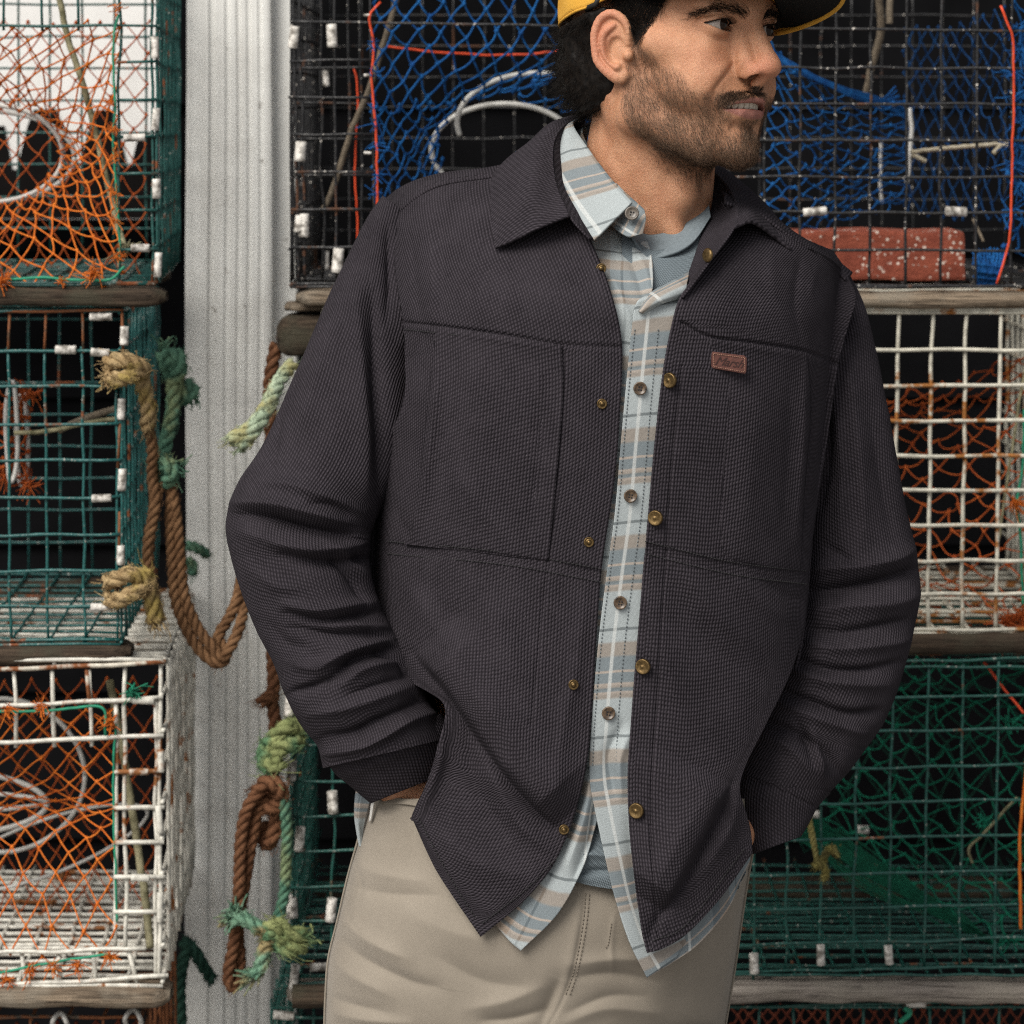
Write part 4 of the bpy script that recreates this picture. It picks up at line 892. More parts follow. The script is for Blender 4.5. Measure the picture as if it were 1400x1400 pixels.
# masks that belong to the skin itself
def lipmask(a):
    al = np.abs(a[:, 0]); t = np.clip(al / 28, 0, 1)
    top = -41.2 - 11.0 * t ** 1.8 + 1.2 * np.exp(-(al / 3.5) ** 2) * -1; bot = -62.8 + 7.0 * t ** 2.0
    m = np.minimum(np.minimum((top - a[:, 2]) / 1.2, (a[:, 2] - bot) / 1.2), (28.5 - al) / 1.5)
    return np.clip(m, 0, 1) * (a[:, 1] > 74)
def beard_density(a):
    """0..1 over head-space points"""
    al, f, u = np.abs(a[:, 0]), a[:, 1], a[:, 2]
    top = np.interp(f, [-20, 4, 12, 24, 40, 56, 70, 80, 88, 97, 130], [-60, -20, 16, 6, -9, -19, -28, -35, -37, -30.5, -30])
    d1 = np.clip((top - u) / np.where(f < 30, 8.0, np.where(f < 76, 15.0, 6.0)), 0, 1)
    # lower limit on the neck
    low = np.interp(f, [-20, 5, 20, 40, 60, 80], [-62, -84, -116, -142, -158, -166])
    d2 = np.clip((u - low) / 34.0, 0, 1) ** 1.5
    back = np.clip((f - (-4 + 0.10 * (-u))) / 6.0, 0, 1)
    d = d1 * d2 * back
    d *= 1 - lipmask(a)
    d *= np.clip((73.5 - al) / 3.0, 0, 1)
    # bare patch below the mouth corner, sparse cheek
    bare = np.exp(-(((al - 17) / 9.5) ** 2 + ((u + 68) / 8.0) ** 2)) * (f > 70); d *= 1 - 0.93 * np.clip(bare * 1.5, 0, 1)
    cheek = np.exp(-(((al - 44) / 16) ** 2 + ((u + 40) / 16) ** 2)) * (f > 35); d *= 1 - 0.25 * cheek
    d *= np.where((f > 97) & (u > -33), 0, 1)
    d *= np.where((u > -40) & (f > 66) & (al > 32 + 0 * u), np.clip((top - 4 - u) / 8, 0, 1), 1)
    return d * np.clip(0.85 + 0.30 * smooth_noise(a, 0.05, 77, 2), 0, 1)
HB = beard_density(HV)
HL = lipmask(HV)
red = np.exp(-(((HV[:, 1] - 112) / 14) ** 2 + ((HV[:, 2] + 16) / 14) ** 2)) * 0.8 + np.exp(-(((np.abs(HV[:, 0]) - 40) / 16) ** 2 + ((HV[:, 2] + 14) / 14) ** 2)) * (HV[:, 1] > 40) * 0.35 \
    + np.clip((np.abs(HV[:, 0]) - 78) / 6, 0, 1) * 0.85

# skin, in its own tanned tone
k = NT('suntanned_skin'); p = k.gen()
at = lambda nm: k.n('ShaderNodeAttribute', attribute_name=nm).outputs['Fac']
n1 = k.noise(p, 55, 4); n2 = k.noise(p, 420, 3); n3 = k.noise(p, 1500, 2)
vor = k.n('ShaderNodeTexVoronoi'); k.l(p, vor.inputs['Vector']); vor.inputs['Scale'].default_value = 330
c = k.mix(k.ramp(n1, [(0.3, 0), (0.7, 1)]), (0.41, 0.186, 0.098), (0.54, 0.282, 0.163))
c = k.mix(k.math('MULTIPLY', k.ramp(n2, [(0.5, 0), (0.75, 1)]), 0.30), c, (0.36, 0.16, 0.085))
fr = k.math('MULTIPLY', k.math('MULTIPLY', k.ramp(vor.outputs['Distance'], [(0.16, 1), (0.30, 0)]), k.ramp(k.noise(p, 120, 2), [(0.48, 0), (0.60, 1)])), at('freckle'))
c = k.mix(k.math('MULTIPLY', fr, 0.75), c, (0.20, 0.075, 0.035))
c = k.mix(k.math('MULTIPLY', at('redness'), 0.55), c, (0.50, 0.17, 0.105))
c = k.mix(k.math('MULTIPLY', at('beard'), 0.42), c, (0.17, 0.090, 0.055))
c = k.mix(at('lip'), c, k.mix(n2, (0.25, 0.095, 0.072), (0.36, 0.155, 0.118)))
n4 = k.noise(p, 3200, 2); k.bump(k.math('ADD', k.math('ADD', n2, k.math('MULTIPLY', n3, 0.9)), k.math('MULTIPLY', n4, 0.5)), 0.5, 0.0013)
k.b.inputs['Subsurface Weight'].default_value = 0.12; k.b.inputs['Subsurface Radius'].default_value = (0.010, 0.004, 0.002); k.b.inputs['Subsurface Scale'].default_value = 0.25
M_skin = k.done(c, k.math('ADD', 0.40, k.math('MULTIPLY', n1, 0.16)), 0, 0.42)
M_hair = mat_simple('dark_brown_hair', (0.0035, 0.0028, 0.0024), 0.5, 0.5, 200, 0.0, spec=0.15, col2=(0.010, 0.007, 0.005))
M_beard = mat_simple('brown_beard_hair', (0.050, 0.028, 0.017), 0.45, 0.5, 900, 0.0, spec=0.4, col2=(0.25, 0.150, 0.090), lo=0.38, hi=0.66)
M_moust = mat_simple('dark_moustache_hair', (0.028, 0.016, 0.010), 0.5, 0.5, 900, 0.0, spec=0.35, col2=(0.12, 0.070, 0.042), lo=0.4, hi=0.68)

# the rest of the body, coarser, in metres: torso, arms, wrists and hands in the pockets
def hand(p, w, dirv, side, outv):
    """palm, four fingers and a thumb from wrist w; dirv: direction of the fingers, outv: back of the hand"""
    dv = np.array(dirv, float); dv /= np.linalg.norm(dv); ov = np.array(outv, float); ov -= dv * (ov @ dv); ov /= np.linalg.norm(ov); sv = np.cross(dv, ov) * side
    d = np.full(len(p), 9.0)
    for k, s in enumerate((-0.030, -0.010, 0.010, 0.029)):
        a0 = w + dv * 0.02 + sv * s * 0.6; b0 = w + dv * 0.095 + sv * s; d = smin(d, cap(p, a0, b0, 0.014, 0.0115), 0.008)
    ln = (0.072, 0.082, 0.078, 0.062)
    for k, s in enumerate((-0.030, -0.010, 0.010, 0.029)):
        a0 = w + dv * 0.095 + sv * s; a1 = a0 + (dv - 0.25 * ov) * ln[k] * 0.5; a2 = a1 + (dv - 0.8 * ov) * ln[k] * 0.45
        f = smin(cap(p, a0, a1, 0.0098, 0.0088), cap(p, a1, a2, 0.0088, 0.0072), 0.003); d = smin(d, f, 0.003)
    t0 = w + dv * 0.03 - sv * 0.028; t1 = t0 + dv * 0.035 - sv * 0.025 - ov * 0.01; t2 = t1 + dv * 0.032 - sv * 0.006 - ov * 0.008
    return smin(d, smin(cap(p, t0, t1, 0.014, 0.011), cap(p, t1, t2, 0.011, 0.0085), 0.004), 0.008)
WR_R, WR_L = P(552, 1064, 0.106), P(1044, 1096, 0.140)
def body_sdf(p):
    d = ell(p, P(825, 560, 0.175), (0.155, 0.085, 0.20))
    d = smin(d, ell(p, P(815, 880, 0.165), (0.150, 0.085, 0.25)), 0.06)
    d = smin(d, cap(p, P(872, 340, 0.165), P(872, 430, 0.175), 0.060, 0.075), 0.05)
    for S_, E_, W_, s in ((P(590, 360, 0.20), P(408, 730, 0.112), WR_R, 1), (P(1082, 425, 0.225), P(1170, 800, 0.19), WR_L, -1)):
        d = smin(d, sph(p, S_, 0.048), 0.05); d = smin(d, cap(p, S_, E_, 0.038, 0.025), 0.02); d = smin(d, cap(p, E_, W_, 0.026, 0.023), 0.015)
    d = smin(d, hand(p, WR_R, (0.35, 0.10, -1), 1, (-0.4, -0.9, 0)), 0.012)
    d = smin(d, hand(p, WR_L, (-0.9, 0.05, -1), -1, (1.0, -0.1, -0.6)), 0.012)
    return d
BV, BF = surface_nets(body_sdf, P(280, 1330, -0.12) , P(1290, 290, 0.34), 0.004)

HW = H2W(HV)
mb = MB(); mb.add(HW, HF); mb.add(BV, BF)
person = mb.build('person', M_skin)
tag(person, 'bearded man in yellow cap and open charcoal overshirt with hands in his trouser pockets', 'person')
me = person.data; nb = len(BV)
frk = np.exp(-((HV[:, 0] / 26) ** 2 + ((HV[:, 2] + 2) / 16) ** 2)) * (HV[:, 1] > 60) + 0.35 * np.exp(-(((np.abs(HV[:, 0]) - 34) / 20) ** 2 + ((HV[:, 2] + 12) / 18) ** 2)) * (HV[:, 1] > 40)
for nm, arr in (('beard', HB), ('lip', HL), ('redness', np.clip(red, 0, 1)), ('freckle', np.clip(frk, 0, 1))):
    at_ = me.attributes.new(nm, 'FLOAT', 'POINT'); at_.data.foreach_set('value', np.concatenate((arr, np.zeros(nb))).astype(np.float32))

# eyes, teeth
def uvsphere(c, r, n=32, m=48):
    th = np.linspace(0.001, np.pi - 0.001, n)[:, None]; ph = np.linspace(0, 2 * np.pi, m, endpoint=False)[None]
    v = np.stack([np.sin(th) * np.cos(ph), np.sin(th) * np.sin(ph), np.cos(th) + 0 * ph], -1)
    return v.reshape(-1, 3) * r + np.array(c), grid_faces(n, m, True)
k = NT('eye_white'); M_sclera = k.done(k.mix(k.ramp(k.noise(k.gen(), 90, 3), [(0.4, 0), (0.7, 1)]), (0.36, 0.325, 0.29), (0.29, 0.22, 0.19)), 0.25, 0, 0.35)
M_iris = mat_simple('dark_brown_iris', (0.012, 0.006, 0.004), 0.2, 0.6, 900, 0, col2=(0.030, 0.015, 0.008), spec=0.25)
M_pupil = mat_simple('pupil', (0.003, 0.003, 0.003), 0.08, 0, 10, 0, spec=0.6)
for s in (-1, 1):
    v, f = uvsphere((0, 0, 0), 12.3, 60, 64); gz = math.radians(9)         # gaze a little further to his left
    gd = np.array((math.sin(gz), math.cos(gz), 0.03)); gd /= np.linalg.norm(gd); gx = np.cross(gd, (0, 0, 1.0)); gx /= np.linalg.norm(gx); v = v @ np.stack((gx, np.cross(gd, gx), gd)); fc = v[f].mean(1); ca = (fc @ gd) / 12.3
    v2 = v.copy(); cv = (v @ gd) / 12.3; v2 += gd * (np.clip((cv - 0.87) / 0.13, 0, 1) ** 1.5)[:, None] * 0.9
    mb = MB(); mi = np.where(ca > 0.978, 2, np.where(ca > 0.845, 1, 0))
    W = H2W(v2 + EYE_C * np.array((s, 1, 1))); mb.add(W, f)
    mb.mi = [mi]; mb.build('eye', [M_sclera, M_iris, M_pupil], person)
M_teeth = mat_simple('tooth_enamel', (0.70, 0.64, 0.53), 0.25, 0.06, 60, 0)
M_mouth = mat_simple('mouth_inside', (0.08, 0.022, 0.018), 0.4, 0.3, 60, 0)
mb = MB()
for i in range(-5, 6):
    an = math.radians(i * 12.5); w = (8.2, 7.0, 7.4, 6.6, 6.6, 6.6)[abs(i)] ; cx = 0 if i == 0 else 0
    x = math.sin(an + math.radians(6.2)) * 27; y = 62.5 + math.cos(an + math.radians(6.2)) * 25.5
    v, f = uvsphere((0, 0, 0), 1.0, 12, 16); v = np.sign(v) * np.abs(v) ** 0.6
    v = v * np.array((2.95, 2.6, 5.4)); a2 = an + math.radians(6.2); R2 = np.array(((math.cos(a2), -math.sin(a2), 0), (math.sin(a2), math.cos(a2), 0), (0, 0, 1.0)))
    tb = MB(); tb.add(H2W(v @ R2 + np.array((x, y, -48.4))), f); tb.build('tooth', M_teeth, person)
v, f = uvsphere((0, 66, -53), 1.0, 16, 24); tb = MB(); tb.add(H2W((v - np.array((0, 66, -53))) * np.array((25, 24, 9)) + np.array((0, 58, -53))), f); tb.build('tongue', M_mouth, person)

# hair strands: thin three-sided tapered tubes, one mesh per kind
def strands(mb, root, tip_fn, nseg, rad, R):
    pass
def add_strands(mb, base, pts, rad):
    """pts (N, S, 3) world, rad (N,)"""
    N, S_, _ = pts.shape
    t = np.gradient(pts, axis=1); t /= np.linalg.norm(t, axis=2, keepdims=True) + 1e-12
    ref = np.array((0.3, -0.8, 0.5)); a = np.cross(t, ref); a /= np.linalg.norm(a, axis=2, keepdims=True) + 1e-9; b = np.cross(t, a)
    taper = np.linspace(1.0, 0.25, S_)[None, :, None] * rad[:, None, None]
    ring = [pts + taper * (math.cos(x) * a + math.sin(x) * b) for x in (0, 2.094, 4.189)]
    v = np.stack(ring, 2).reshape(-1, 3)
    i = np.arange(N)[:, None, None] * S_ * 3; s = np.arange(S_ - 1)[None, :, None] * 3; j = np.arange(3)[None, None]
    j2 = (j + 1) % 3
    f = np.stack([i + s + j, i + s + j2, i + s + 3 + j2, i + s + 3 + j], -1).reshape(-1, 4)
    mb.add(v, f)
def sample(weight, n, R):
    """n random surface points on the head, weighted per vertex"""
    fw = weight[HF].mean(1) * np.linalg.norm(np.cross(HV[HF[:, 2]] - HV[HF[:, 0]], HV[HF[:, 3]] - HV[HF[:, 1]]), axis=1)
    i = R.choice(len(HF), n, p=fw / fw.sum()); uv = R.random((n, 2, 1)); q = HF[i]
    pos = (HV[q[:, 0]] * (1 - uv[:, 0]) + HV[q[:, 1]] * uv[:, 0]) * (1 - uv[:, 1]) + (HV[q[:, 3]] * (1 - uv[:, 0]) + HV[q[:, 2]] * uv[:, 0]) * uv[:, 1]
    nn = HN[q].mean(1); nn /= np.linalg.norm(nn, axis=1, keepdims=True); return pos, nn
def beard_flow(p):
    al = np.sign(p[:, 0]); f, u = p[:, 1], p[:, 2]
    fx = np.stack([0.25 * al, np.where(u < -60, 0.75, 0.45) + 0 * f, -1.0 + 0 * f], -1)
    mou = (f > 78) & (u > -46); fx[mou] = np.stack([0.75 * al, 0 * f, -0.8 + 0 * f], -1)[mou]
    return fx
R = np.random.default_rng(3)
near = (HV[:, 0] < 30) | (HV[:, 1] > 60)
def beardset(name, mat, w, n, ln, rad, lift, clump=0.5, label=None):
    p, nn = sample(w * near, n, R); fl = beard_flow(p) + R.normal(0, 0.30, p.shape) + clump * np.stack([smooth_noise(p, 0.035, s, 2) for s in (1, 2, 3)], -1)
    fl -= nn * (fl * nn).sum(1, keepdims=True); fl /= np.linalg.norm(fl, axis=1, keepdims=True)
    L_ = ln * R.uniform(0.55, 1.15, (n, 1)); t = np.linspace(0, 1, 4)
    P_ = np.stack([p + fl * L_ * x + nn * (lift * L_ * (x - 0.45 * x * x) - 0.3) + R.normal(0, 0.12, p.shape) * x * L_ * 0.25 for x in t], 1)
    mb = MB(); add_strands(mb, None, H2W(P_), np.full(n, rad / 1000) * R.uniform(0.8, 1.2, n))
    o = mb.build(name, mat, person); o['kind'] = 'stuff'; return o
u_ = HV[:, 2]; f_ = HV[:, 1]; al_ = np.abs(HV[:, 0])
mw = HB * ((f_ > 76) & (u_ > -41.5 - 9 * (al_ / 28) ** 2) & (u_ < -30.0 - 10.5 * (al_ / 30) ** 1.5) & (al_ < 38) & (HV[:, 0] < 9)).astype(float); mw = np.clip(mw * 3.0, 0, 1) * np.clip((37 - al_) / 14, 0, 1); sw = np.exp(-((al_ / 7) ** 2 + ((u_ + 73) / 6) ** 2)) * (f_ > 80) * (HV[:, 0] < 6)
mw0 = ((f_ > 80) & (u_ > -47) & (al_ < 24)).astype(float)
jaw = HB * np.clip(0.35 + (-(u_) - 20) / 70, 0.35, 1.2) * (1 - mw0)
beardset('beard', M_beard, jaw, 14000, 8.5, 0.085, 0.5)
beardset('moustache', M_moust, mw, 2600, 6.0, 0.095, 0.40, 0.45)
beardset('soul_patch', M_moust, sw, 380, 6.5, 0.09, 0.35, 0.3)
dk = HB * np.clip((-u_ - 74) / 14, 0, 1) + HB * np.exp(-(((f_ - 20) / 16) ** 2 + ((u_ - 2) / 12) ** 2)) * 0.8
beardset('beard', M_moust, dk, 3000, 8.5, 0.09, 0.40)

# lashes and brows
def lidcurve(n, upper, s):
    t = np.linspace(-1, 1, n); w, hu, hl = 14.2, 5.2, 4.4
    x = t * w; h_ = hu if upper else hl; Rr = (w * w + h_ * h_) / (2 * h_); y = (np.sqrt(np.maximum(Rr * Rr - x * x, 0)) - (Rr - h_)) * (1 if upper else -1)
    a = math.radians(-5); xx = 31.0 + x * math.cos(a) + y * math.sin(a); yy = 17.6 - x * math.sin(a) + y * math.cos(a)
    f = 72 + np.sqrt(np.maximum(13.6 ** 2 - (xx - EYE_C[0]) ** 2 - (yy - EYE_C[2]) ** 2, 1))
    return np.stack((xx * s, f, yy), -1), t
for s_ in (-1, 1):
    mb = MB(); c_, t_ = lidcurve(90, True, s_); tt = np.linspace(0, 1, 5)
    out = np.stack((s_ * t_ * 0.7 + 0.1 * R.normal(size=90), 1.0 + 0 * t_, 0.15 + 0 * t_), -1)
    pts = np.stack([c_ + out * (x * 6.0) + np.array((0, 0, 1.0)) * (3.0 * x * x - 1.2 * x) for x in tt], 1)
    add_strands(mb, None, H2W(pts), np.full(90, 0.00014)); add_tube(mb, H2W(c_ + np.array((0, 0.2, -0.1))), 0.0005, 5)
    c2, t2 = lidcurve(50, False, s_); out = np.stack((s_ * t2 * 0.7, 1.0 + 0 * t2, -0.3 + 0 * t2), -1)
    pts = np.stack([c2 + out * (x * 3.0) for x in tt], 1); add_strands(mb, None, H2W(pts), np.full(50, 0.00009))
    mb.build('eyelashes', M_hair, person)
bw = np.exp(-((HV[:, 2] - np.interp(al_, [10, 25, 42, 52], [28, 32.5, 33, 27])) / 3.6) ** 2) * (al_ > 9) * (al_ < 52) * (f_ > 50)
pp, nn = sample(bw, 1500, R); fl = np.stack((np.sign(pp[:, 0]) * 1.0, -0.3 + 0 * pp[:, 0], np.interp(np.abs(pp[:, 0]), [10, 25, 50], [0.9, 0.25, -0.45])), -1) + R.normal(0, 0.2, pp.shape)
fl -= nn * (fl * nn).sum(1, keepdims=True); fl /= np.linalg.norm(fl, axis=1, keepdims=True)
pts = np.stack([pp + fl * 8.0 * x + nn * (3.0 * (x - 0.5 * x * x) - 0.3) for x in np.linspace(0, 1, 4)], 1)
mb = MB(); add_strands(mb, None, H2W(pts), np.full(1500, 0.00010)); mb.build('eyebrows', M_hair, person)['kind'] = 'stuff'

# ---- hair: a dark under-layer close to the scalp, then curling strands
def hair_sdf(p):
    d = ell(p, (0, -20, 30), (82, 99, 78)); d = smin(d, ell(p, (0, -66, -22), (62, 50, 46)), 16)
    d = smin(d, ell(p, (-50, -40, -28), (24, 36, 40)), 12)
    d += 2.6 * smooth_noise(p, 0.030, 5, 2) + 1.2 * smooth_noise(p, 0.09, 6, 1)
    d = smax(d, p[:, 2] - (32 + 0.24 * (p[:, 1] + 10)), 4)                                          # under the cap
    d = smax(d, (p[:, 1] + 10) + 0.25 * np.minimum(p[:, 2], 0), 5)               # behind the ears
    return smax(d, -64 - p[:, 2] + 0.25 * (p[:, 1] + 60), 8)
TV, TF = surface_nets(hair_sdf, (-100, -150, -105), (100, 20, 80), 2.4); TN = vert_normals(TV, TF)
mb = MB(); mb.add(H2W(TV), TF); hairo = mb.build('hair', M_hair, person)
fw = np.linalg.norm(np.cross(TV[TF[:, 2]] - TV[TF[:, 0]], TV[TF[:, 3]] - TV[TF[:, 1]]), axis=1) * ((TV[TF[:, 0], 0] < 20) & (TV[TF[:, 0], 2] < 45))
N_ = 6500; i_ = R.choice(len(TF), N_, p=fw / fw.sum()); pp = TV[TF[i_]].mean(1); nn = TN[TF[i_]].mean(1)
fl = np.array((-0.25, -0.75, -0.55)) + R.normal(0, 0.5, pp.shape) + 0.8 * np.stack([smooth_noise(pp, 0.03, s, 1) for s in (11, 12, 13)], -1); fl /= np.linalg.norm(fl, axis=1, keepdims=True)
e1 = np.cross(fl, nn); e1 /= np.linalg.norm(e1, axis=1, keepdims=True); S_ = 11; L_ = R.uniform(8, 19, (N_, 1)) * np.where(R.random((N_, 1)) < 0.2, 1.6, 1.0); cr_ = R.uniform(1.5, 4.2, (N_, 1)); ph_ = R.uniform(0, 6.28, (N_, 1)); tw = R.uniform(3.5, 7.5, (N_, 1))
pts = np.stack([pp - nn * 5 + fl * L_ * x * 0.75 + nn * L_ * 0.42 * (x - 0.6 * x * x) + cr_ * x ** 0.5 * (np.cos(ph_ + tw * x) * nn + np.sin(ph_ + tw * x) * e1) for x in np.linspace(0, 1, S_)], 1)
mb = MB(); add_strands(mb, None, H2W(pts), R.uniform(0.00018, 0.00034, N_)); mb.build('hair_curls', M_hair, hairo)['kind'] = 'stuff'
# temple hair in front of the ear, thinning into the sideburn
tw_ = np.clip((HV[:, 2] + 2 - 0.0 * HV[:, 1]) / 10, 0, 1) * np.clip((np.interp(HV[:, 2], [-5, 10, 25, 45, 60], [30, 31, 36, 50, 58]) - HV[:, 1]) / 5, 0, 1) * np.clip((HV[:, 1] - np.interp(HV[:, 2], [-5, 5, 20, 60], [20, 16, 2, -20])) / 4, 0, 1) * (HV[:, 0] < -40) * (HV[:, 2] < 62) * (al_ < 76)
pp, nn = sample(tw_, 3200, R); fl = np.stack((0 * pp[:, 0], -0.35 - 0.25 * np.clip(pp[:, 2] / 40, 0, 1), -1.0 + 0 * pp[:, 0]), -1) + R.normal(0, 0.22, pp.shape) + 0.35 * np.stack([smooth_noise(pp, 0.05, s, 1) for s in (21, 22, 23)], -1)
fl -= nn * (fl * nn).sum(1, keepdims=True); fl /= np.linalg.norm(fl, axis=1, keepdims=True); L_ = np.interp(pp[:, 2], [0, 15, 50], [7, 13, 20])[:, None] * R.uniform(0.6, 1.1, (len(pp), 1))
pts = np.stack([pp + fl * L_ * x + nn * (0.40 * L_ * (x - 0.55 * x * x) - 0.3) for x in np.linspace(0, 1, 6)], 1)
mb = MB(); add_strands(mb, None, H2W(pts), np.full(len(pp), 0.00016)); mb.build('temple_hair', M_hair, hairo)['kind'] = 'stuff'

# ---- cap: crown shell, brim with dark underside, strap at the back
k = NT('ochre_yellow_cotton'); p = k.gen(); wv = k.noise(p, 1400, 2); n1 = k.noise(p, 25, 4)
c = k.mix(k.ramp(n1, [(0.3, 0), (0.7, 1)]), (0.56, 0.285, 0.035), (0.66, 0.36, 0.055)); k.bump(wv, 0.5, 0.0006); M_cap = k.done(c, 0.8, 0, 0.25)
M_under = mat_simple('black_brim_lining', (0.009, 0.009, 0.009), 0.85, 0.3, 800, 0.3, 0.0005, spec=0.2)
capo = empty('cap', H2W((0, 0, 60)), 'yellow cotton cap with black lined brim worn on the man\'s head', 'cap')
nu, nv = 140, 40
ph = np.linspace(0, 2 * np.pi, nu, endpoint=False); rim_u = 45.0 - 37 * ((1 - np.cos(ph)) / 2) ** 1.5
G = np.zeros((nv, nu, 3))
for i, t in enumerate(np.linspace(0, 1, nv)):
    u = rim_u + (140 - rim_u) * math.sin(t * math.pi / 2); sc = np.sqrt(np.maximum(1 - ((u - 34) / 108) ** 2, 0.0004))
    G[i] = np.stack((83 * sc * np.sin(ph), -10 + 106 * sc * np.cos(ph), u), -1)
G += 1.2 * np.stack([smooth_noise(G, 0.018, s, 2) for s in (31, 32, 33)], -1)
def shell(mb, G, thick, closed=False, uv=None, mi=0):
    """a sheet given real thickness: outer face, inner face and rim"""
    nr, nc = G.shape[:2]; n = grid_normals(G, closed); B = G - n * thick
    mb.add(G.reshape(-1, 3), grid_faces(nr, nc, closed), None if uv is None else uv.reshape(-1, 2), mi)
    mb.add(B.reshape(-1, 3), grid_faces(nr, nc, closed)[:, ::-1], None if uv is None else uv.reshape(-1, 2), mi)
    o = mb.n - 2 * nr * nc; I = np.arange(nr * nc).reshape(nr, nc); N_ = nr * nc
    edges = [I[0], I[-1][::-1]] + ([] if closed else [I[:, 0][::-1], I[:, -1]])
    for e in edges:
        a, b = e[:-1], e[1:]
        if closed: a, b = e, np.roll(e, -1)
        f = np.stack((b, a, a + N_, b + N_), -1) + o; mb.f.append(f); mb.mi.append(np.full(len(f), mi))
CR_ = math.radians(7.5)
def capT(p):
    q = np.asarray(p, float).copy(); z = q[..., 2] - 70; x = q[..., 0].copy(); t = CR_ * np.clip((q[..., 1] + 20) / 90, 0, 1)
    q[..., 0] = x * np.cos(t) + z * np.sin(t); q[..., 2] = 73 + z * np.cos(t) - x * np.sin(t); return q
G = capT(G)
mb = MB(); shell(mb, H2W(G), -0.0016, True); mb.build('crown', M_cap, capo)
edge = H2W(G[0] * np.array((1.012, 1.010, 1)) + np.array((0, 0, 0.6))); mb = MB(); add_tube(mb, edge, 0.0013, 6, closed=True); mb.build('band_seam', M_cap, capo)
x = np.linspace(-1, 1, 70); BR = []
for t in np.linspace(0, 1, 26):
    l = x * (78 + 4 * math.sin(t * 3.14)) * (1 - 0.06 * t); f0 = -10 + 108 * np.sqrt(np.maximum(1 - (l / 84.5) ** 2, 0.0)); reach = 80 * (1 - np.abs(x) ** 2.6) ** 0.62
    BR.append(np.stack((l, f0 + reach * t, 47.5 - 17 * np.abs(x) ** 2 * (0.55 + 0.45 * t) + 3.0 * t * (1 - np.abs(x))), -1))
BR = np.array(BR); BR[:, :, 2] -= 9 * np.clip(BR[:, :, 0] / 78, 0, 1) ** 2 * np.linspace(0.3, 1, 26)[:, None]; BR = capT(BR)
mb = MB(); shell(mb, H2W(BR), 0.0024); mb.build('brim', M_cap, capo)
BL = BR.copy(); BL[:, :, 2] -= 2.2 + 0.0; BL[-1] = BL[-1] * 0.97 + BL[-3] * 0.03
mb = MB(); shell(mb, H2W(BL[:-1, 1:-1]) , 0.0006); mb.build('brim_lining', M_under, capo)
mb = MB(); add_tube(mb, H2W(resample(np.concatenate((BR[-1],)), 120) + np.array((0, 0.4, -1.0))), 0.0021, 8); mb.build('brim_edge', M_cap, capo)
gw = H2W(G).reshape(-1, 3); gx_, gy_ = toPx(gw); gf = np.array([gw[np.where((np.hypot(gx_ - a, gy_ - b) < 7))[0]] [np.argmin(gw[np.where((np.hypot(gx_ - a, gy_ - b) < 7))[0], 1])] for a, b in ((816, -6), (810, 4), (804, 15), (800, 24))])
_st = W2H(gf + np.array((-0.0008, -0.0022, 0)))
st = [(-58, -84, 30), (-66, -72, 27), (-73, -58, 26), (-78, -44, 26.5)]
q = resample(np.array(st, float), 20) * np.array((1.0, 1.0, 1.0)); W_ = np.stack([q + np.array((-2.5, -2.5, z)) for z in (-5, 5)])
mb = MB(); add_tube(mb, H2W(_st), 0.0024, 8); mb.build('strap', mat_simple('black_strap', (0.012, 0.011, 0.011), 0.6, 0.2, 200), capo)
# ------------------------------------------------------------------ clothing
def mat_weave(name, dark, light, pu=0.0028, pv=0.0037, strength=1.0):
    """chunky dobby weave: rice-grain bumps in staggered columns, from metric UVs"""
    k = NT(name); s = k.sep(k.uv()); p = k.gen()
    wob = k.math('MULTIPLY', k.math('SUBTRACT', k.noise(p, 150, 2), 0.5), 0.35)
    x = k.math('ADD', k.math('DIVIDE', s[0], pu), wob); y = k.math('ADD', k.math('DIVIDE', s[1], pv), wob)
    a = k.math('COSINE', k.math('MULTIPLY', x, 6.2832)); b = k.math('COSINE', k.math('MULTIPLY', k.math('ADD', y, k.math('MULTIPLY', x, 0.34)), 6.2832))
    a = k.math('MULTIPLY_ADD', a, 0.5, 0.5); b = k.math('MULTIPLY_ADD', b, 0.5, 0.5)
    h = k.math('MULTIPLY', k.math('MULTIPLY_ADD', k.math('POWER', a, 0.7), 0.82, 0.18), k.math('MULTIPLY_ADD', k.math('POWER', b, 0.7), 0.58, 0.42))
    n1 = k.noise(p, 35, 4); n2 = k.noise(p, 900, 2); n3 = k.noise(p, 260, 2)
    c = k.mix(k.math('MULTIPLY_ADD', h, 0.8, k.math('MULTIPLY', n3, 0.25)), dark, light)
    c = k.mix(k.ramp(n1, [(0.35, 0), (0.7, 0.16)]), c, tuple(v * 1.35 for v in light))
    c = k.mix(k.ramp(n2, [(0.70, 0), (0.76, 0.5)]), c, (0.20, 0.19, 0.19))
    k.bump(k.math('ADD', h, k.math('MULTIPLY', n2, 0.3)), strength, 0.0013)
    return k.done(c, 0.95, 0, 0.08)
M_jacket = mat_weave('charcoal_dobby_weave', (0.0016, 0.0013, 0.0017), (0.0550, 0.0475, 0.0560))

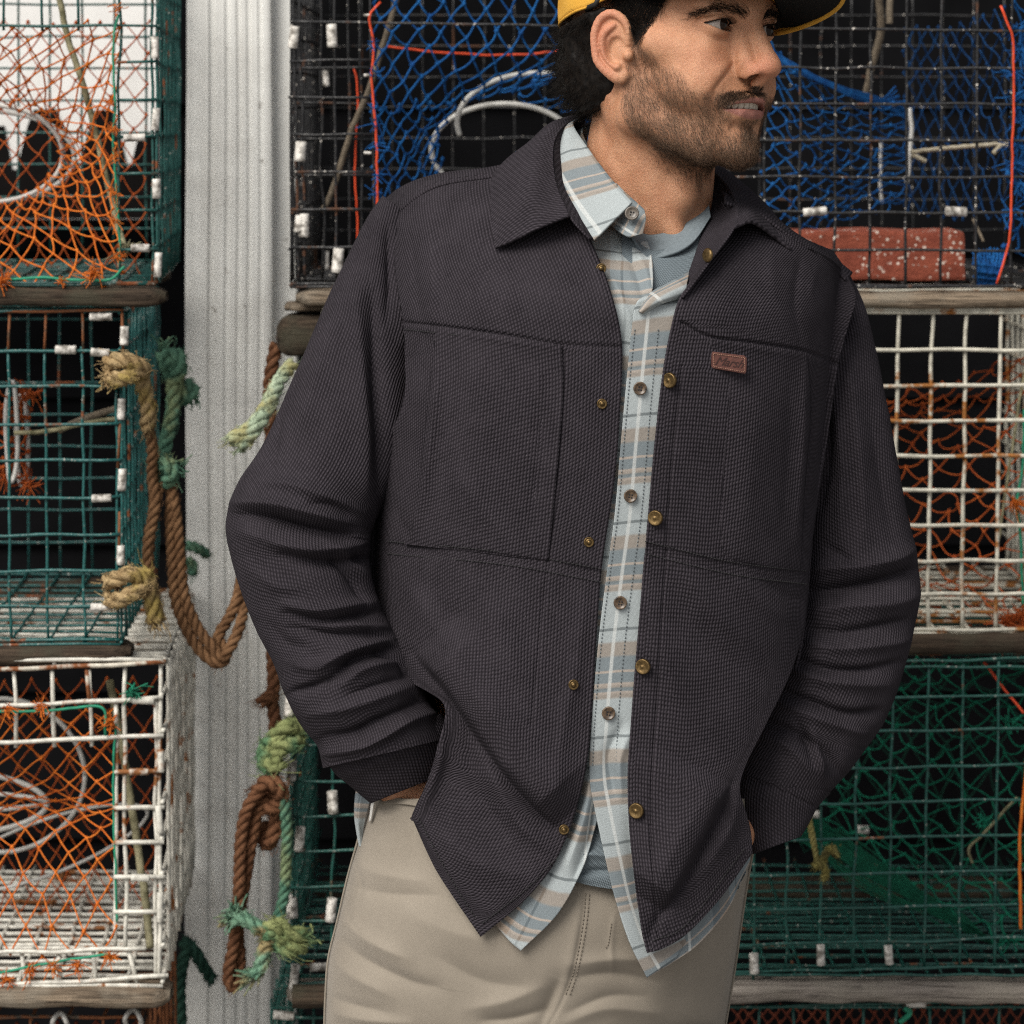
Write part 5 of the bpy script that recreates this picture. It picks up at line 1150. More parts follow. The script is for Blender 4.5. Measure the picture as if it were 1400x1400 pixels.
PLAID = [(0.00, 0), (0.19, 0), (0.195, 0), (0.235, 0), (0.24, 3), (0.262, 3), (0.267, 0), (0.36, 0), (0.385, 1), (0.49, 1), (0.515, 2), (0.63, 2), (0.638, 4), (0.652, 4), (0.66, 2), (0.745, 2), (0.757, 4), (0.79, 1), (0.802, 3), (0.825, 2), (0.838, 4), (0.862, 1), (0.885, 1), (0.905, 0), (0.999, 0)]
PCOL = [(0.345, 0.385, 0.392), (0.235, 0.170, 0.118), (0.088, 0.118, 0.138), (0.050, 0.066, 0.072), (0.38, 0.285, 0.215)]
k = NT('brushed_plaid_flannel'); s_ = k.sep(k.uv()); p = k.gen()
def band(c, off, col=True):
    fr = k.math('FRACT', k.math('ADD', k.math('DIVIDE', c, 0.0928), off))
    half = 24
    return k.ramp(fr, [(a, PCOL[b]) for a, b in PLAID][:half + 1])
hv = band(s_[1], 0.0)
fu = k.math('FRACT', k.math('ADD', k.math('DIVIDE', s_[0], 0.0928), 0.5))
hu = k.ramp(fu, [(0.0, PCOL[1]), (0.06, PCOL[1]), (0.07, PCOL[0]), (0.17, PCOL[0]), (0.175, PCOL[3]), (0.195, PCOL[3]), (0.20, PCOL[0]), (0.80, PCOL[0]), (0.81, PCOL[2]), (0.90, PCOL[2]), (0.91, PCOL[1])])
c = k.mix(0.27, hv, hu)
wl = k.math('ABSOLUTE', k.math('SUBTRACT', k.math('FRACT', k.math('ADD', k.math('DIVIDE', s_[0], 0.0928), 0.5)), 0.5))
c = k.mix(k.ramp(wl, [(0.012, 0.6), (0.020, 0)]), c, (0.62, 0.64, 0.62))
tw = k.math('SINE', k.math('MULTIPLY', k.math('ADD', s_[0], s_[1]), 6.2832 / 0.0011)); fz = k.noise(p, 1300, 2)
c = k.mix(k.math('MULTIPLY', k.math('MULTIPLY_ADD', tw, 0.5, 0.5), 0.16), c, (0.66, 0.67, 0.66)); c = k.mix(k.math('MULTIPLY', fz, 0.22), c, (0.10, 0.12, 0.13))
k.bump(k.math('ADD', tw, fz), 0.35, 0.0004); M_plaid = k.done(c, 0.9, 0, 0.15)
k = NT('grey_blue_pique_knit'); s_ = k.sep(k.uv()); p = k.gen()
a = k.math('SINE', k.math('MULTIPLY', s_[0], 6.2832 / 0.0026)); b = k.math('SINE', k.math('MULTIPLY', k.math('ADD', s_[1], k.math('MULTIPLY', s_[0], 0.5)), 6.2832 / 0.0026))
h = k.math('MULTIPLY', a, b); c = k.mix(k.math('MULTIPLY_ADD', h, 0.5, 0.5), (0.160, 0.190, 0.208), (0.095, 0.118, 0.132)); k.bump(h, 0.5, 0.0006); M_pique = k.done(c, 0.9, 0, 0.15)
M_rib = mat_simple('grey_blue_rib_knit', (0.150, 0.178, 0.195), 0.9, 0.14, 500, 0.5, 0.0005, spec=0.15)
k = NT('khaki_twill'); s_ = k.sep(k.uv()); p = k.gen(); n1 = k.noise(p, 20, 4); n2 = k.noise(p, 1500, 2)
tw = k.math('SINE', k.math('MULTIPLY', k.math('SUBTRACT', s_[0], s_[1]), 6.2832 / 0.0008))
c = k.mix(k.ramp(n1, [(0.3, 0), (0.7, 1)]), (0.222, 0.192, 0.153), (0.258, 0.224, 0.180)); c = k.mix(k.math('MULTIPLY', n2, 0.25), c, (0.16, 0.135, 0.105))
k.bump(k.math('ADD', tw, n2), 0.25, 0.0003); k.b.inputs['Sheen Weight'].default_value = 0.1; M_khaki = k.done(c, 0.75, 0, 0.3)
M_khst = mat_simple('khaki_stitching', (0.165, 0.138, 0.108), 0.85, 0.2, 300)
M_thread = mat_simple('dark_stitching', (0.018, 0.017, 0.018), 0.9, 0.2, 300)
M_plst = mat_simple('slate_stitching', (0.13, 0.15, 0.16), 0.9, 0.2, 300)
M_brass = mat_simple('aged_brass', (0.105, 0.066, 0.026), 0.42, 0.4, 500, 0.4, 0.0003, metal=0.85, spec=0.5, col2=(0.19, 0.125, 0.052))
M_horn = mat_simple('dark_horn_button', (0.030, 0.018, 0.012), 0.35, 0.6, 350, 0.2, 0.0004, col2=(0.13, 0.085, 0.05), spec=0.5)
M_greyb = mat_simple('grey_horn_button', (0.09, 0.075, 0.06), 0.35, 0.5, 350, 0.2, 0.0004, spec=0.5)
M_leather = mat_simple('brown_leather', (0.085, 0.030, 0.022), 0.55, 0.25, 220, 0.5, 0.0006, spec=0.4)
M_leathd = mat_simple('embossed_leather', (0.030, 0.012, 0.010), 0.6, 0.2, 220, 0.3, spec=0.3)
M_leatht = mat_simple('tan_patch_stitching', (0.30, 0.16, 0.11), 0.8, 0.2, 300)

def sdist(x, y, path):
    """distance, signed side and along-position to a smooth px path"""
    q = resample(np.array(path, float), 36); n = len(q)
    best = np.full(x.shape, 1e9); sg = np.zeros(x.shape); al = np.zeros(x.shape)
    for i in range(n - 1):
        a, b = q[i], q[i + 1]; d = b - a; L2 = d @ d
        t = np.clip(((x - a[0]) * d[0] + (y - a[1]) * d[1]) / L2, 0, 1)
        ex, ey = x - a[0] - t * d[0], y - a[1] - t * d[1]; r = ex * ex + ey * ey
        m = r < best; best = np.where(m, r, best); sg = np.where(m, np.sign(d[0] * ey - d[1] * ex), sg); al = np.where(m, (i + t) / (n - 1), al)
    return np.sqrt(best), sg, al
def folds_disp(x, y, folds):
    """mm of relief at picture position for a list of (kind, path, width, amp)"""
    out = np.zeros(x.shape)
    for f in folds:
        kind, path, w, amp = f[:4]; w2 = f[4] if len(f) > 4 else w
        pa = np.array(path, float); mg = 4.5 * max(w, w2) if kind == 'r' else (3.2 * w2 if kind == 'step' else 5 * w + 30)
        m = (x > pa[:, 0].min() - mg) & (x < pa[:, 0].max() + mg) & (y > pa[:, 1].min() - mg) & (y < pa[:, 1].max() + mg)
        if not m.any(): continue
        r, s, al = sdist(x[m], y[m], path)
        if kind == 'r':
            ww = np.where(s > 0, w2, w); v = np.exp(-((r * r + 1.5) ** 0.5 / ww) ** 1.45) * np.sin(np.pi * np.clip(al * 0.9 + 0.05, 0, 1)) ** 0.6
        elif kind == 'seam':
            ln = np.abs(np.diff(pa, axis=0)).sum(); v = np.exp(-(r / w) ** 2) + 0.10 * np.sin(al * ln / 9.0 * 6.283 + 1.7 * np.sin(al * 21)) * np.exp(-(r / 6.0) ** 2)
        elif kind == 'step':                    # raised on the right-hand side of the path, fading away
            v = 0.5 * (1 + np.tanh(r * s / w)) * np.exp(-(np.maximum(r - 4, 0) * (s > 0) / (w2 if len(f) > 4 else 60)) ** 2) * np.where(s < 0, np.exp(-(r / (3 * w)) ** 2), 1) * np.clip(np.minimum(al, 1 - al) * 8, 0, 1)
        out[m] += amp * v
    return out
def grid_uv(W, refc=0, u0=0.0, v0=0.0):
    du = np.linalg.norm(np.diff(W, axis=1), axis=2); U = np.concatenate((np.zeros((len(W), 1)), np.cumsum(du, 1)), 1); U = U - U[:, refc:refc + 1] if refc >= 0 else U - U[:, -1:]
    dv = np.linalg.norm(np.diff(W, axis=0), axis=2); V = np.concatenate((np.zeros((1, W.shape[1])), np.cumsum(dv, 0)), 0)
    V = 0.5 * V + 0.5 * V[:, [refc]]
    return np.stack((U + u0, V + v0), -1)
_ty = np.arange(0, 1701.0); _gk = np.exp(-(np.arange(-150, 151) / 55.0) ** 2); _gk /= _gk.sum()
_tab = lambda ks, vs: np.convolve(np.pad(np.interp(_ty, ks, vs), 150, 'edge'), _gk, 'valid')
_TC, _TA, _TD = _tab([250, 400, 700, 1100, 1300], [850, 838, 815, 802, 795]), _tab([230, 330, 450, 800, 1000, 1300], [318, 312, 303, 300, 305, 310]), _tab([430, 560, 800, 1100, 1300], [0, -0.004, 0.004, 0.006, 0.0])
def torso(x, y):
    cx = np.interp(y, _ty, _TC); a = np.interp(y, _ty, _TA)
    u = np.clip((x - cx) / a, -0.999, 0.999)
    d = 0.135 * (1 - np.sqrt(1 - np.abs(u) ** 2.3)) + 0.10 * np.clip((440 - y) / 210, 0, 1.3) ** 1.7
    return d + np.interp(y, _ty, _TD)
def sheet(mb, rows, nr, nc, off=0.0, folds=(), thick=0.0016, refc=-1, noise=1.0, u0=0.0, v0=0.0, seed=1, mi=0, depth=None, flip=False, nsc=5.0, fs=1.7, swap=False):
    """rows of (px,py[,extra depth]) left to right -> a thick cloth sheet lying over the torso"""
    R3 = [[(q[0], q[1], q[2] if len(q) > 2 else 0.0) for q in r] for r in rows]
    g = loft(R3, nr, nc); x, y = g[..., 0], g[..., 1]
    d = (torso(x, y) if depth is None else 0.0) + g[..., 2] + off
    rel = folds_disp(x, y, [(f[0], f[1], f[2] * (0.85 if f[0] == 'r' else 1), f[3] * (fs if f[0] == 'r' else 1), *[w * 0.85 for w in f[4:]]) for f in folds])
    P3 = PA(np.stack((x, y, d), -1))
    rel = rel + noise * 0.9 * smooth_noise(P3 * np.array((1.0, 0.5, 0.55)), nsc, seed, 3)
    P3 = PA(np.stack((x, y, d - rel / 1000.0), -1))
    uv = grid_uv(P3, refc, u0, v0)
    if swap: uv = uv[..., ::-1] + np.array((-0.03, 0.0))
    if flip: P3 = P3[:, ::-1]; uv = uv[:, ::-1]
    n = grid_normals(P3)
    shell(mb, P3, thick if n[..., 1].mean() < 0 else -thick, uv=uv, mi=mi)
    return P3, (x, y, d - rel / 1000.0)
def tubeloft(mb, pairs, depths, nr, nc, squash=0.9, folds=(), noise=1.0, seed=1, endcap=0.0, sq_end=None, ruck=()):
    """closed sleeve from (left, right) outline pairs; cross-sections are ellipses in the plane of the pair and the view depth"""
    L = crom(np.array([a for a, b in pairs], float), nr); Rr = crom(np.array([b for a, b in pairs], float), nr); D = crom(np.array(depths, float)[:, None], nr)[:, 0]
    th = np.linspace(0, 2 * np.pi, nc, endpoint=False)
    C = (L + Rr) / 2; H = (Rr - L) / 2; hw = np.linalg.norm(H, axis=1) * (DC + D) / FPX
    px = C[:, None, :] + H[:, None, :] * np.cos(th)[None, :, None]
    dd = D[:, None] - hw[:, None] * np.broadcast_to(np.asarray(squash, float), (nr,))[:, None] * np.sin(th)[None]
    # keep the outline: pull px towards/away from the axis for depth
    W = PA(np.concatenate((px, dd[..., None]), -1))
    n = grid_normals(W, True)
    cen = W.mean(1, keepdims=True); sgn = np.sign(((W - cen) * n).sum(-1).mean()); n = n * sgn
    front = np.clip(np.sin(th)[None] * 1.3 + 0.25, 0, 1)
    rel = folds_disp(px[..., 0], px[..., 1], folds) * front
    rel = rel + noise * 1.2 * smooth_noise(W * np.array((1.0, 0.7, 1.0)), 7, seed, 3)
    W2 = W + n * (rel / 1000.0)[..., None]
    uv = grid_uv(W2, nc // 4); o = mb.n
    th0 = 0.0018
    uv2 = np.concatenate((uv, uv[:, :1]), 1); W3 = np.concatenate((W2, W2[:, :1]), 1); uv2[:, -1, 0] = uv[:, -1, 0] + np.linalg.norm(W2[:, 0] - W2[:, -1], axis=1)
    shell(mb, W3, th0 * sgn, uv=uv2)
    return W2
def seam_line(name, path, mat, parent, surf, r=0.0007, dash=0.0022, gap=0.0012, lift=0.0006):
    """stitches that follow a sheet; surf = (x,y,d) grids of that sheet"""
    x, y, d = surf; q = resample(np.array(path, float), 500); xs = x[::2, ::2].ravel(); ys = y[::2, ::2].ravel(); ds = d[::2, ::2].ravel()
    dq = np.array([ds[((xs - a) ** 2 + (ys - b) ** 2).argmin()] for a, b in q[::10]]); dq = np.interp(np.arange(500), np.arange(0, 500, 10), np.convolve(np.pad(dq, 1, 'edge'), np.ones(3) / 3, 'valid'))
    w = PA(np.stack((q[:, 0], q[:, 1], dq - lift), -1)); s = np.concatenate(([0], np.cumsum(np.linalg.norm(np.diff(w, axis=0), axis=1))))
    mb = MB(); t = 0
    while t < s[-1] - dash:
        pts = np.array([[np.interp(v, s, w[:, c]) for c in range(3)] for v in (t, t + dash / 2, t + dash)]); pts[1, 1] -= 0.0004; add_tube(mb, pts, r, 4); t += dash + gap
    return tag(mb.build(name, mat, parent), kind='stuff')
def at_surf(surf, px, py):
    x, y, d = surf; i = np.unravel_index(((x - px) ** 2 + (y - py) ** 2).argmin(), x.shape); return d[i]
def lathe_disc(mb, c, prof, axis, n=28, ax2=None, mi=0, sx=1.0):
    """surface of revolution about axis at c; prof of (radius, height)"""
    axis = np.array(axis, float); axis /= np.linalg.norm(axis); a = np.cross(axis, (0, 0, 1.0)); a /= np.linalg.norm(a); b = np.cross(axis, a)
    th = np.linspace(0, 2 * np.pi, n, endpoint=False)
    v = np.array([[c + axis * h + r * (math.cos(t) * a + math.sin(t) * b) for t in th] for r, h in prof])
    mb.add(v.reshape(-1, 3), grid_faces(len(prof), n, True), mi=mi)

jk = empty('overshirt', P(820, 700, 0.1), 'charcoal textured overshirt'); setparent(jk, person); del jk['label']

# ---- left front (his right): rows run from the side seam to the placket
Lrows = [
 [(534, 292), (571, 262), (607, 246), (672, 236), (735, 222), (778, 214, .012)],
 [(536, 330), (600, 295), (665, 278), (725, 268), (790, 268, .008)],
 [(542, 385), (610, 360), (680, 345), (745, 332), (806, 322)],
 [(549, 430), (620, 412), (690, 402), (765, 396), (832, 388)],
 [(553, 478), (630, 466), (705, 462), (780, 464), (850, 466)],
 [(548, 560), (630, 556), (705, 557), (780, 558), (848, 560)],
 [(500, 650, .01), (625, 650), (700, 652), (775, 655), (840, 660)],
 [(490, 745, .015), (620, 752), (695, 758), (765, 766), (823, 776)],
 [(495, 840, .015), (620, 852), (695, 862), (760, 872), (815, 880)],
 [(545, 920, .01), (640, 928), (700, 940), (760, 952), (810, 960)],
 [(606, 962), (660, 990), (710, 1010), (760, 1026), (803, 1040)],
 [(598, 1020), (650, 1048), (700, 1072), (748, 1090), (790, 1100)],
 [(583, 1070), (630, 1100), (685, 1122), (735, 1138), (774, 1146)],
 [(570, 1098), (615, 1140), (660, 1170), (710, 1188), (752, 1190)],
 [(563, 1115), (605, 1178), (640, 1216), (672, 1242), (712, 1236)],
 [(563, 1118), (592, 1182), (618, 1224), (640, 1256), (657, 1281)]]
DIAG = [(566, 892), (610, 945), (655, 1010), (705, 1075), (757, 1132)]
Lf = [('seam', [(550, 441), (600, 446), (690, 458), (770, 471), (851, 475)], 2.4, -3.4), ('r', [(553, 447), (690, 463), (851, 480)], 5, 0.9),
      ('seam', [(528, 744), (600, 751), (690, 759), (750, 767), (825, 783)], 1.9, -2.0), ('seam', [(528, 752), (600, 759), (690, 767), (750, 775), (825, 791)], 1.9, -1.6),
      ('seam', [(772, 480), (760, 640), (748, 770), (738, 870), (726, 990)], 1.8, -1.2),
      ('step', DIAG[::-1], 3.0, 20.0, 110), ('r', DIAG, 7, -4.0, 7), ('r', [(610, 905), (662, 965), (722, 1040), (778, 1105)], 30, 4.0),
      ('r', [(606, 968), (600, 1040), (578, 1100)], 13, 7.0), ('r', [(640, 1010), (650, 1075), (700, 1150)], 18, -4.0), ('r', [(668, 1052), (705, 1120), (745, 1160)], 13, 4.0),
      ('r', [(700, 1062), (740, 1112), (760, 1130)], 9, -4), ('r', [(590, 1130), (650, 1180), (720, 1200)], 22, 3.0),
      ('r', [(562, 320), (570, 400), (575, 440)], 9, -2.6), ('r', [(604, 300), (606, 380), (600, 440)], 9, -2.0), ('r', [(585, 310), (590, 380), (588, 440)], 10, 2.2), ('r', [(640, 260), (650, 350), (660, 430)], 20, 1.6), ('r', [(700, 340), (715, 400), (720, 450)], 16, -1.6),
      ('r', [(790, 300), (815, 370), (842, 440)], 14, 2.5), ('r', [(535, 770), (575, 830), (620, 900)], 24, 3.0), ('r', [(560, 770), (600, 820), (660, 880)], 26, -2.2), ('r', [(640, 790), (690, 880), (740, 980)], 30, 2.5), ('r', [(540, 690), (560, 730), (600, 760)], 12, -2.0),
      ('r', [(800, 800), (790, 900), (770, 1000), (762, 1090)], 16, 2.5)]
mb = MB(); _, SL = sheet(mb, Lrows, 420, 170, 0.0, Lf, 0.0022, -1, 1.0, seed=3)
body = mb.build('front_panel', M_jacket, jk)

# ---- right front (his left): rows run from the placket to the side
Rrows = [
 [(985, 275, .03), (1022, 286, .015), (1062, 308), (1102, 335), (1138, 355)],
 [(1004, 309, .012), (1030, 316), (1073, 330), (1118, 350), (1160, 380)],
 [(968, 356, .008), (1010, 362), (1070, 370), (1120, 384), (1170, 408)],
 [(932, 402), (990, 412), (1050, 424), (1110, 440), (1158, 452)],
 [(917, 452), (970, 460), (1040, 470), (1100, 480), (1146, 497)],
 [(905, 520), (960, 528), (1030, 540), (1085, 552), (1136, 566)],
 [(894, 620), (950, 632), (1020, 645), (1080, 656), (1122, 664)],
 [(885, 720), (940, 735), (1010, 750), (1070, 760), (1108, 764)],
 [(877, 810), (930, 826), (1000, 842), (1060, 852), (1101, 850)],
 [(869, 905), (920, 922), (980, 935), (1035, 940), (1082, 918)],
 [(862, 1000), (905, 1015), (960, 1022), (1010, 1020), (1050, 985)],
 [(858, 1060), (895, 1075), (940, 1082), (985, 1072), (1020, 1046)],
 [(860, 1130), (893, 1145), (930, 1150), (970, 1130), (1012, 1080)],
 [(867, 1200), (895, 1212), (925, 1212), (965, 1180), (1022, 1116)],
 [(876, 1262), (900, 1262), (930, 1248), (975, 1210), (1027, 1140)],
 [(885, 1303), (908, 1296), (940, 1276), (985, 1228), (1029, 1166)]]
RD = [(1000, 1072), (968, 1135), (938, 1195), (908, 1245)]
Rf = [('seam', [(932, 441), (970, 460), (1040, 470), (1100, 480), (1148, 499)], 2.4, -3.4), ('r', [(935, 447), (1040, 476), (1146, 504)], 5, 0.9),
      ('seam', [(880, 744), (950, 762), (1000, 772), (1110, 786)], 1.9, -2.0), ('seam', [(880, 752), (950, 770), (1000, 780), (1110, 794)], 1.9, -1.6),
      ('seam', [(932, 500), (918, 640), (908, 800), (898, 960), (890, 1080), (892, 1180), (900, 1285)], 1.8, -1.6),
      ('step', RD, 3.0, 16, 110), ('r', RD, 7, -4, 7), ('r', [(985, 1060), (945, 1125), (910, 1185), (888, 1235)], 26, 3.0), ('r', [(1010, 1080), (1000, 1130), (960, 1195)], 16, 5.0), ('r', [(912, 1238), (895, 1262), (888, 1290)], 9, -2.5),
      ('r', [(905, 775), (945, 850), (1000, 905), (1050, 930)], 26, -2.6, 34), ('r', [(930, 770), (980, 840), (1040, 890)], 28, 2.6), ('r', [(885, 800), (910, 900), (940, 990)], 26, 2.5), ('r', [(1000, 790), (1050, 830), (1090, 850)], 18, 2.4), ('r', [(1040, 790), (1075, 815), (1100, 822)], 9, -2.0),
      ('r', [(1080, 440), (1060, 400), (1055, 340)], 14, 2.0), ('r', [(1096, 470), (1086, 410), (1095, 350)], 8, -2.6), ('r', [(1010, 330), (1020, 390), (1030, 450)], 22, -1.6), ('r', [(1125, 430), (1110, 400), (1118, 360)], 9, 1.8)]
mb = MB(); _, SR = sheet(mb, Rrows, 420, 150, 0.0, Rf, 0.0022, 0, 1.0, seed=4)
mb.build('front_panel', M_jacket, jk)

# ---- back, yoke over the shoulders
mb = MB()
sheet(mb, [[(505, 290, .06), (550, 254, .075), (604, 236, .08), (675, 227, .085), (760, 205, .08)], [(518, 290, .02), (560, 256, .030), (606, 239, .032), (674, 230, .032), (764, 214, .030)], [(534, 299, -.003), (573, 266, -.003), (608, 250, -.003), (673, 240, -.003), (768, 222, -.003)]], 20, 90, 0, [('r', [(530, 296), (571, 265), (607, 249), (673, 239)], 2.2, 1.2)], 0.0026, noise=0.3)
mb.build('yoke', M_jacket, jk); mb = MB()
sheet(mb, [[(985, 258, .06), (1040, 279, .06), (1084, 315, .055), (1126, 341, .05), (1166, 372, .045)], [(990, 264, .02), (1036, 280, .020), (1082, 316, .018), (1124, 344, .016), (1164, 376, .018)], [(992, 276, -.002), (1034, 289, -.002), (1078, 320, -.002), (1120, 348, -.002), (1158, 382, -.002)]], 20, 70, 0, (), 0.0026, noise=0.3)
mb.build('yoke', M_jacket, jk)
mb = MB(); th = np.linspace(-1, 1, 9)
rows = []
for yy, x0, x1, dc, bd in ((240, 700, 960, .19, .08), (300, 600, 1050, .18, .12), (360, 545, 1125, .16, .15), (420, 540, 1150, .135, .19), (700, 526, 1112, .125, .19), (900, 545, 1090, .125, .18), (1060, 600, 1030, .13, .17), (1190, 610, 1020, .14, .16)):
    rows.append([(((x0 + x1) / 2 + (x1 - x0) / 2 * math.sin(t * math.pi / 2)), yy, dc + bd * math.cos(t * math.pi / 2)) for t in th])
sheet(mb, rows, 120, 90, 0, (), 0.0022, depth=0, noise=1.5)
mb.build('back_panel', M_jacket, jk)

# ---- sleeves and cuffs
LP = [((524, 268), (566, 300)), ((501, 300), (566, 362)), ((474, 352), (570, 435)), ((438, 430), (570, 505)), ((399, 520), (564, 583)), ((360, 606), (545, 650)), ((325, 660), (522, 694)), ((309, 712), (508, 730)), ((316, 762), (507, 764)),
      ((331, 812), (512, 806)), ((351, 862), (532, 852)), ((374, 906), (554, 896)), ((391, 950), (573, 930)), ((412, 990), (586, 957)), ((436, 1022), (602, 985)), ((443, 1050), (612, 1010))]
LD = [.165, .155, .145, .135, .125, .12, .115, .11, .105, .10, .095, .09, .085, .083, .083, .085]
ls = [('r', [(336, 702), (370, 708), (407, 718), (440, 726), (478, 733)], 7, -9, 15), ('r', [(322, 690), (370, 690), (420, 700), (470, 714)], 14, 6.5, 10), ('r', [(330, 725), (390, 742), (450, 748), (500, 742)], 13, 4),
      ('r', [(389, 757), (425, 765), (461, 768), (503, 760)], 6, -6, 11), ('r', [(375, 742), (430, 752), (495, 744)], 10, 3), ('r', [(440, 735), (470, 758), (500, 790), (515, 820)], 9, 4), ('r', [(455, 760), (480, 790), (500, 825)], 7, -4),
      ('r', [(395, 838), (425, 846), (455, 847), (512, 836)], 6, -6, 10), ('r', [(390, 826), (440, 834), (510, 824)], 9, 4.5), ('r', [(400, 858), (450, 866), (500, 866), (530, 873)], 6, -5, 9), ('r', [(430, 853), (480, 855), (525, 860)], 7, 3.5),
      ('r', [(448, 930), (468, 912), (488, 898), (538, 886)], 6, -7, 11), ('r', [(438, 916), (470, 894), (535, 874)], 9, 4.5), ('r', [(470, 935), (500, 915), (550, 905)], 9, 4.5), ('r', [(398, 946), (425, 938), (450, 928)], 5, -4.5, 9), ('r', [(400, 905), (430, 912), (455, 902)], 9, 3),
      ('r', [(480, 950), (520, 935), (560, 925)], 7, -3.5), ('r', [(425, 975), (480, 965), (560, 940)], 12, 4), ('r', [(443, 1008), (480, 1004), (520, 985), (575, 960)], 8, -5, 12), ('r', [(445, 1030), (500, 1018), (560, 985), (600, 975)], 9, 5),
      ('r', [(508, 400), (514, 500), (520, 590), (523, 665)], 11, -7, 20), ('r', [(490, 400), (497, 500), (503, 600), (500, 670)], 16, 4.5), ('r', [(548, 330), (552, 400), (550, 470)], 10, 3.5), ('r', [(530, 310), (534, 380), (530, 440)], 8, -3.0),
      ('r', [(470, 400), (440, 500), (410, 590)], 18, 2.5), ('r', [(385, 560), (376, 610), (370, 650)], 7, -2.0, 10), ('r', [(360, 660), (400, 664), (450, 680), (495, 700)], 12, 4), ('r', [(420, 690), (450, 690), (480, 705)], 7, -3), ('seam', [(378, 545), (393, 547), (406, 547)], 1.5, -1.0), ('seam', [(383, 549), (379, 590), (374, 640)], 1.4, -0.7),
      ('r', [(350, 780), (380, 800), (410, 805)], 14, 3), ('r', [(365, 850), (390, 880), (420, 885)], 12, -2.5), ('r', [(520, 890), (545, 905), (560, 925)], 6, -4), ('r', [(545, 880), (560, 900), (572, 922)], 6, 4)]
boost = lambda L_, a, w: [((f[0], f[1], f[2] * (w if f[0] == 'r' else 1), f[3] * (a if f[0] == 'r' else 1)) + tuple(x * w for x in f[4:])) for f in L_]
ls = boost(ls, 1.9, 0.85)
mb = MB(); tubeloft(mb, LP, LD, 420, 260, 0.85, ls, 1.0, 5); slL = mb.build('sleeve', M_jacket, jk)
mb = MB(); tubeloft(mb, [((446, 1040), (604, 975)), ((458, 1058), (618, 1000)), ((480, 1076), (612, 1030)), ((507, 1098), (600, 1062))], [.085, .088, .090, .092], 70, 160, 0.72, [('seam', [(505, 1030), (560, 1002), (600, 975)], 2.0, -1.2), ('r', [(470, 1062), (520, 1040), (590, 1005)], 7, 2.0)], 0.7, 6)
mb.build('cuff', M_jacket, jk)
RP = [((1085, 322), (1140, 342)), ((1110, 385), (1168, 384)), ((1115, 440), (1187, 432)), ((1112, 510), (1204, 505)), ((1106, 600), (1220, 590)), ((1100, 690), (1238, 684)), ((1094, 755), (1252, 748)), ((1086, 805), (1259, 800)),
      ((1076, 855), (1250, 862)), ((1060, 900), (1235, 920)), ((1040, 945), (1211, 984)), ((1022, 985), (1182, 1026)), ((1010, 1022), (1156, 1062)), ((1004, 1054), (1124, 1095))]
RDp = [.19, .185, .18, .18, .18, .185, .19, .185, .175, .165, .155, .145, .135, .13]
rs = [('r', [(1100, 806), (1140, 802), (1200, 792), (1259, 776)], 7, -9, 16), ('r', [(1104, 780), (1160, 778), (1215, 768), (1250, 752)], 14, 6, 10), ('r', [(1108, 838), (1160, 830), (1210, 826), (1256, 814)], 14, 6), ('r', [(1110, 860), (1160, 862), (1240, 848)], 7, -5, 12), ('r', [(1100, 878), (1150, 888), (1240, 876)], 10, 5),
      ('r', [(1085, 898), (1130, 912), (1180, 916), (1230, 905)], 6, -6, 10), ('r', [(1075, 912), (1130, 932), (1210, 936)], 10, 5), ('r', [(1062, 940), (1110, 958), (1160, 975), (1205, 972)], 6, -6, 10), ('r', [(1060, 958), (1110, 980), (1180, 1002)], 10, 4.5),
      ('r', [(1040, 982), (1090, 1002), (1130, 1030), (1150, 1058)], 7, -5, 10), ('r', [(1110, 1000), (1120, 1030), (1125, 1060)], 8, 4), ('r', [(1030, 1005), (1075, 1020), (1105, 1050)], 10, 4), ('r', [(1090, 985), (1105, 1015), (1112, 1045)], 6, -3.5),
      ('r', [(1120, 520), (1130, 620), (1120, 700)], 14, -5), ('r', [(1160, 500), (1172, 600), (1180, 700), (1178, 745)], 14, 4), ('r', [(1140, 540), (1150, 640), (1148, 740)], 10, 2.5), ('r', [(1190, 560), (1206, 650), (1222, 730)], 14, -3), ('r', [(1150, 470), (1160, 440), (1172, 410)], 8, -3), ('r', [(1130, 560), (1140, 500), (1150, 470)], 9, 3), ('r', [(1130, 745), (1160, 765), (1190, 775)], 7, -3)]
rs = boost(rs, 1.8, 0.85)
mb = MB(); tubeloft(mb, RP, RDp, 360, 220, 0.8, rs, 1.0, 7); slR = mb.build('sleeve', M_jacket, jk)
mb = MB(); tubeloft(mb, [((1002, 1046), (1136, 1084)), ((1006, 1078), (1118, 1104)), ((1015, 1118), (1106, 1126)), ((1029, 1168), (1095, 1144))], [.132, .125, .12, .115], 60, 140, 0.75, [('seam', [(1010, 1062), (1060, 1078), (1112, 1102)], 2.0, -1.2)], 0.7, 8)
mb.build('cuff', M_jacket, jk)

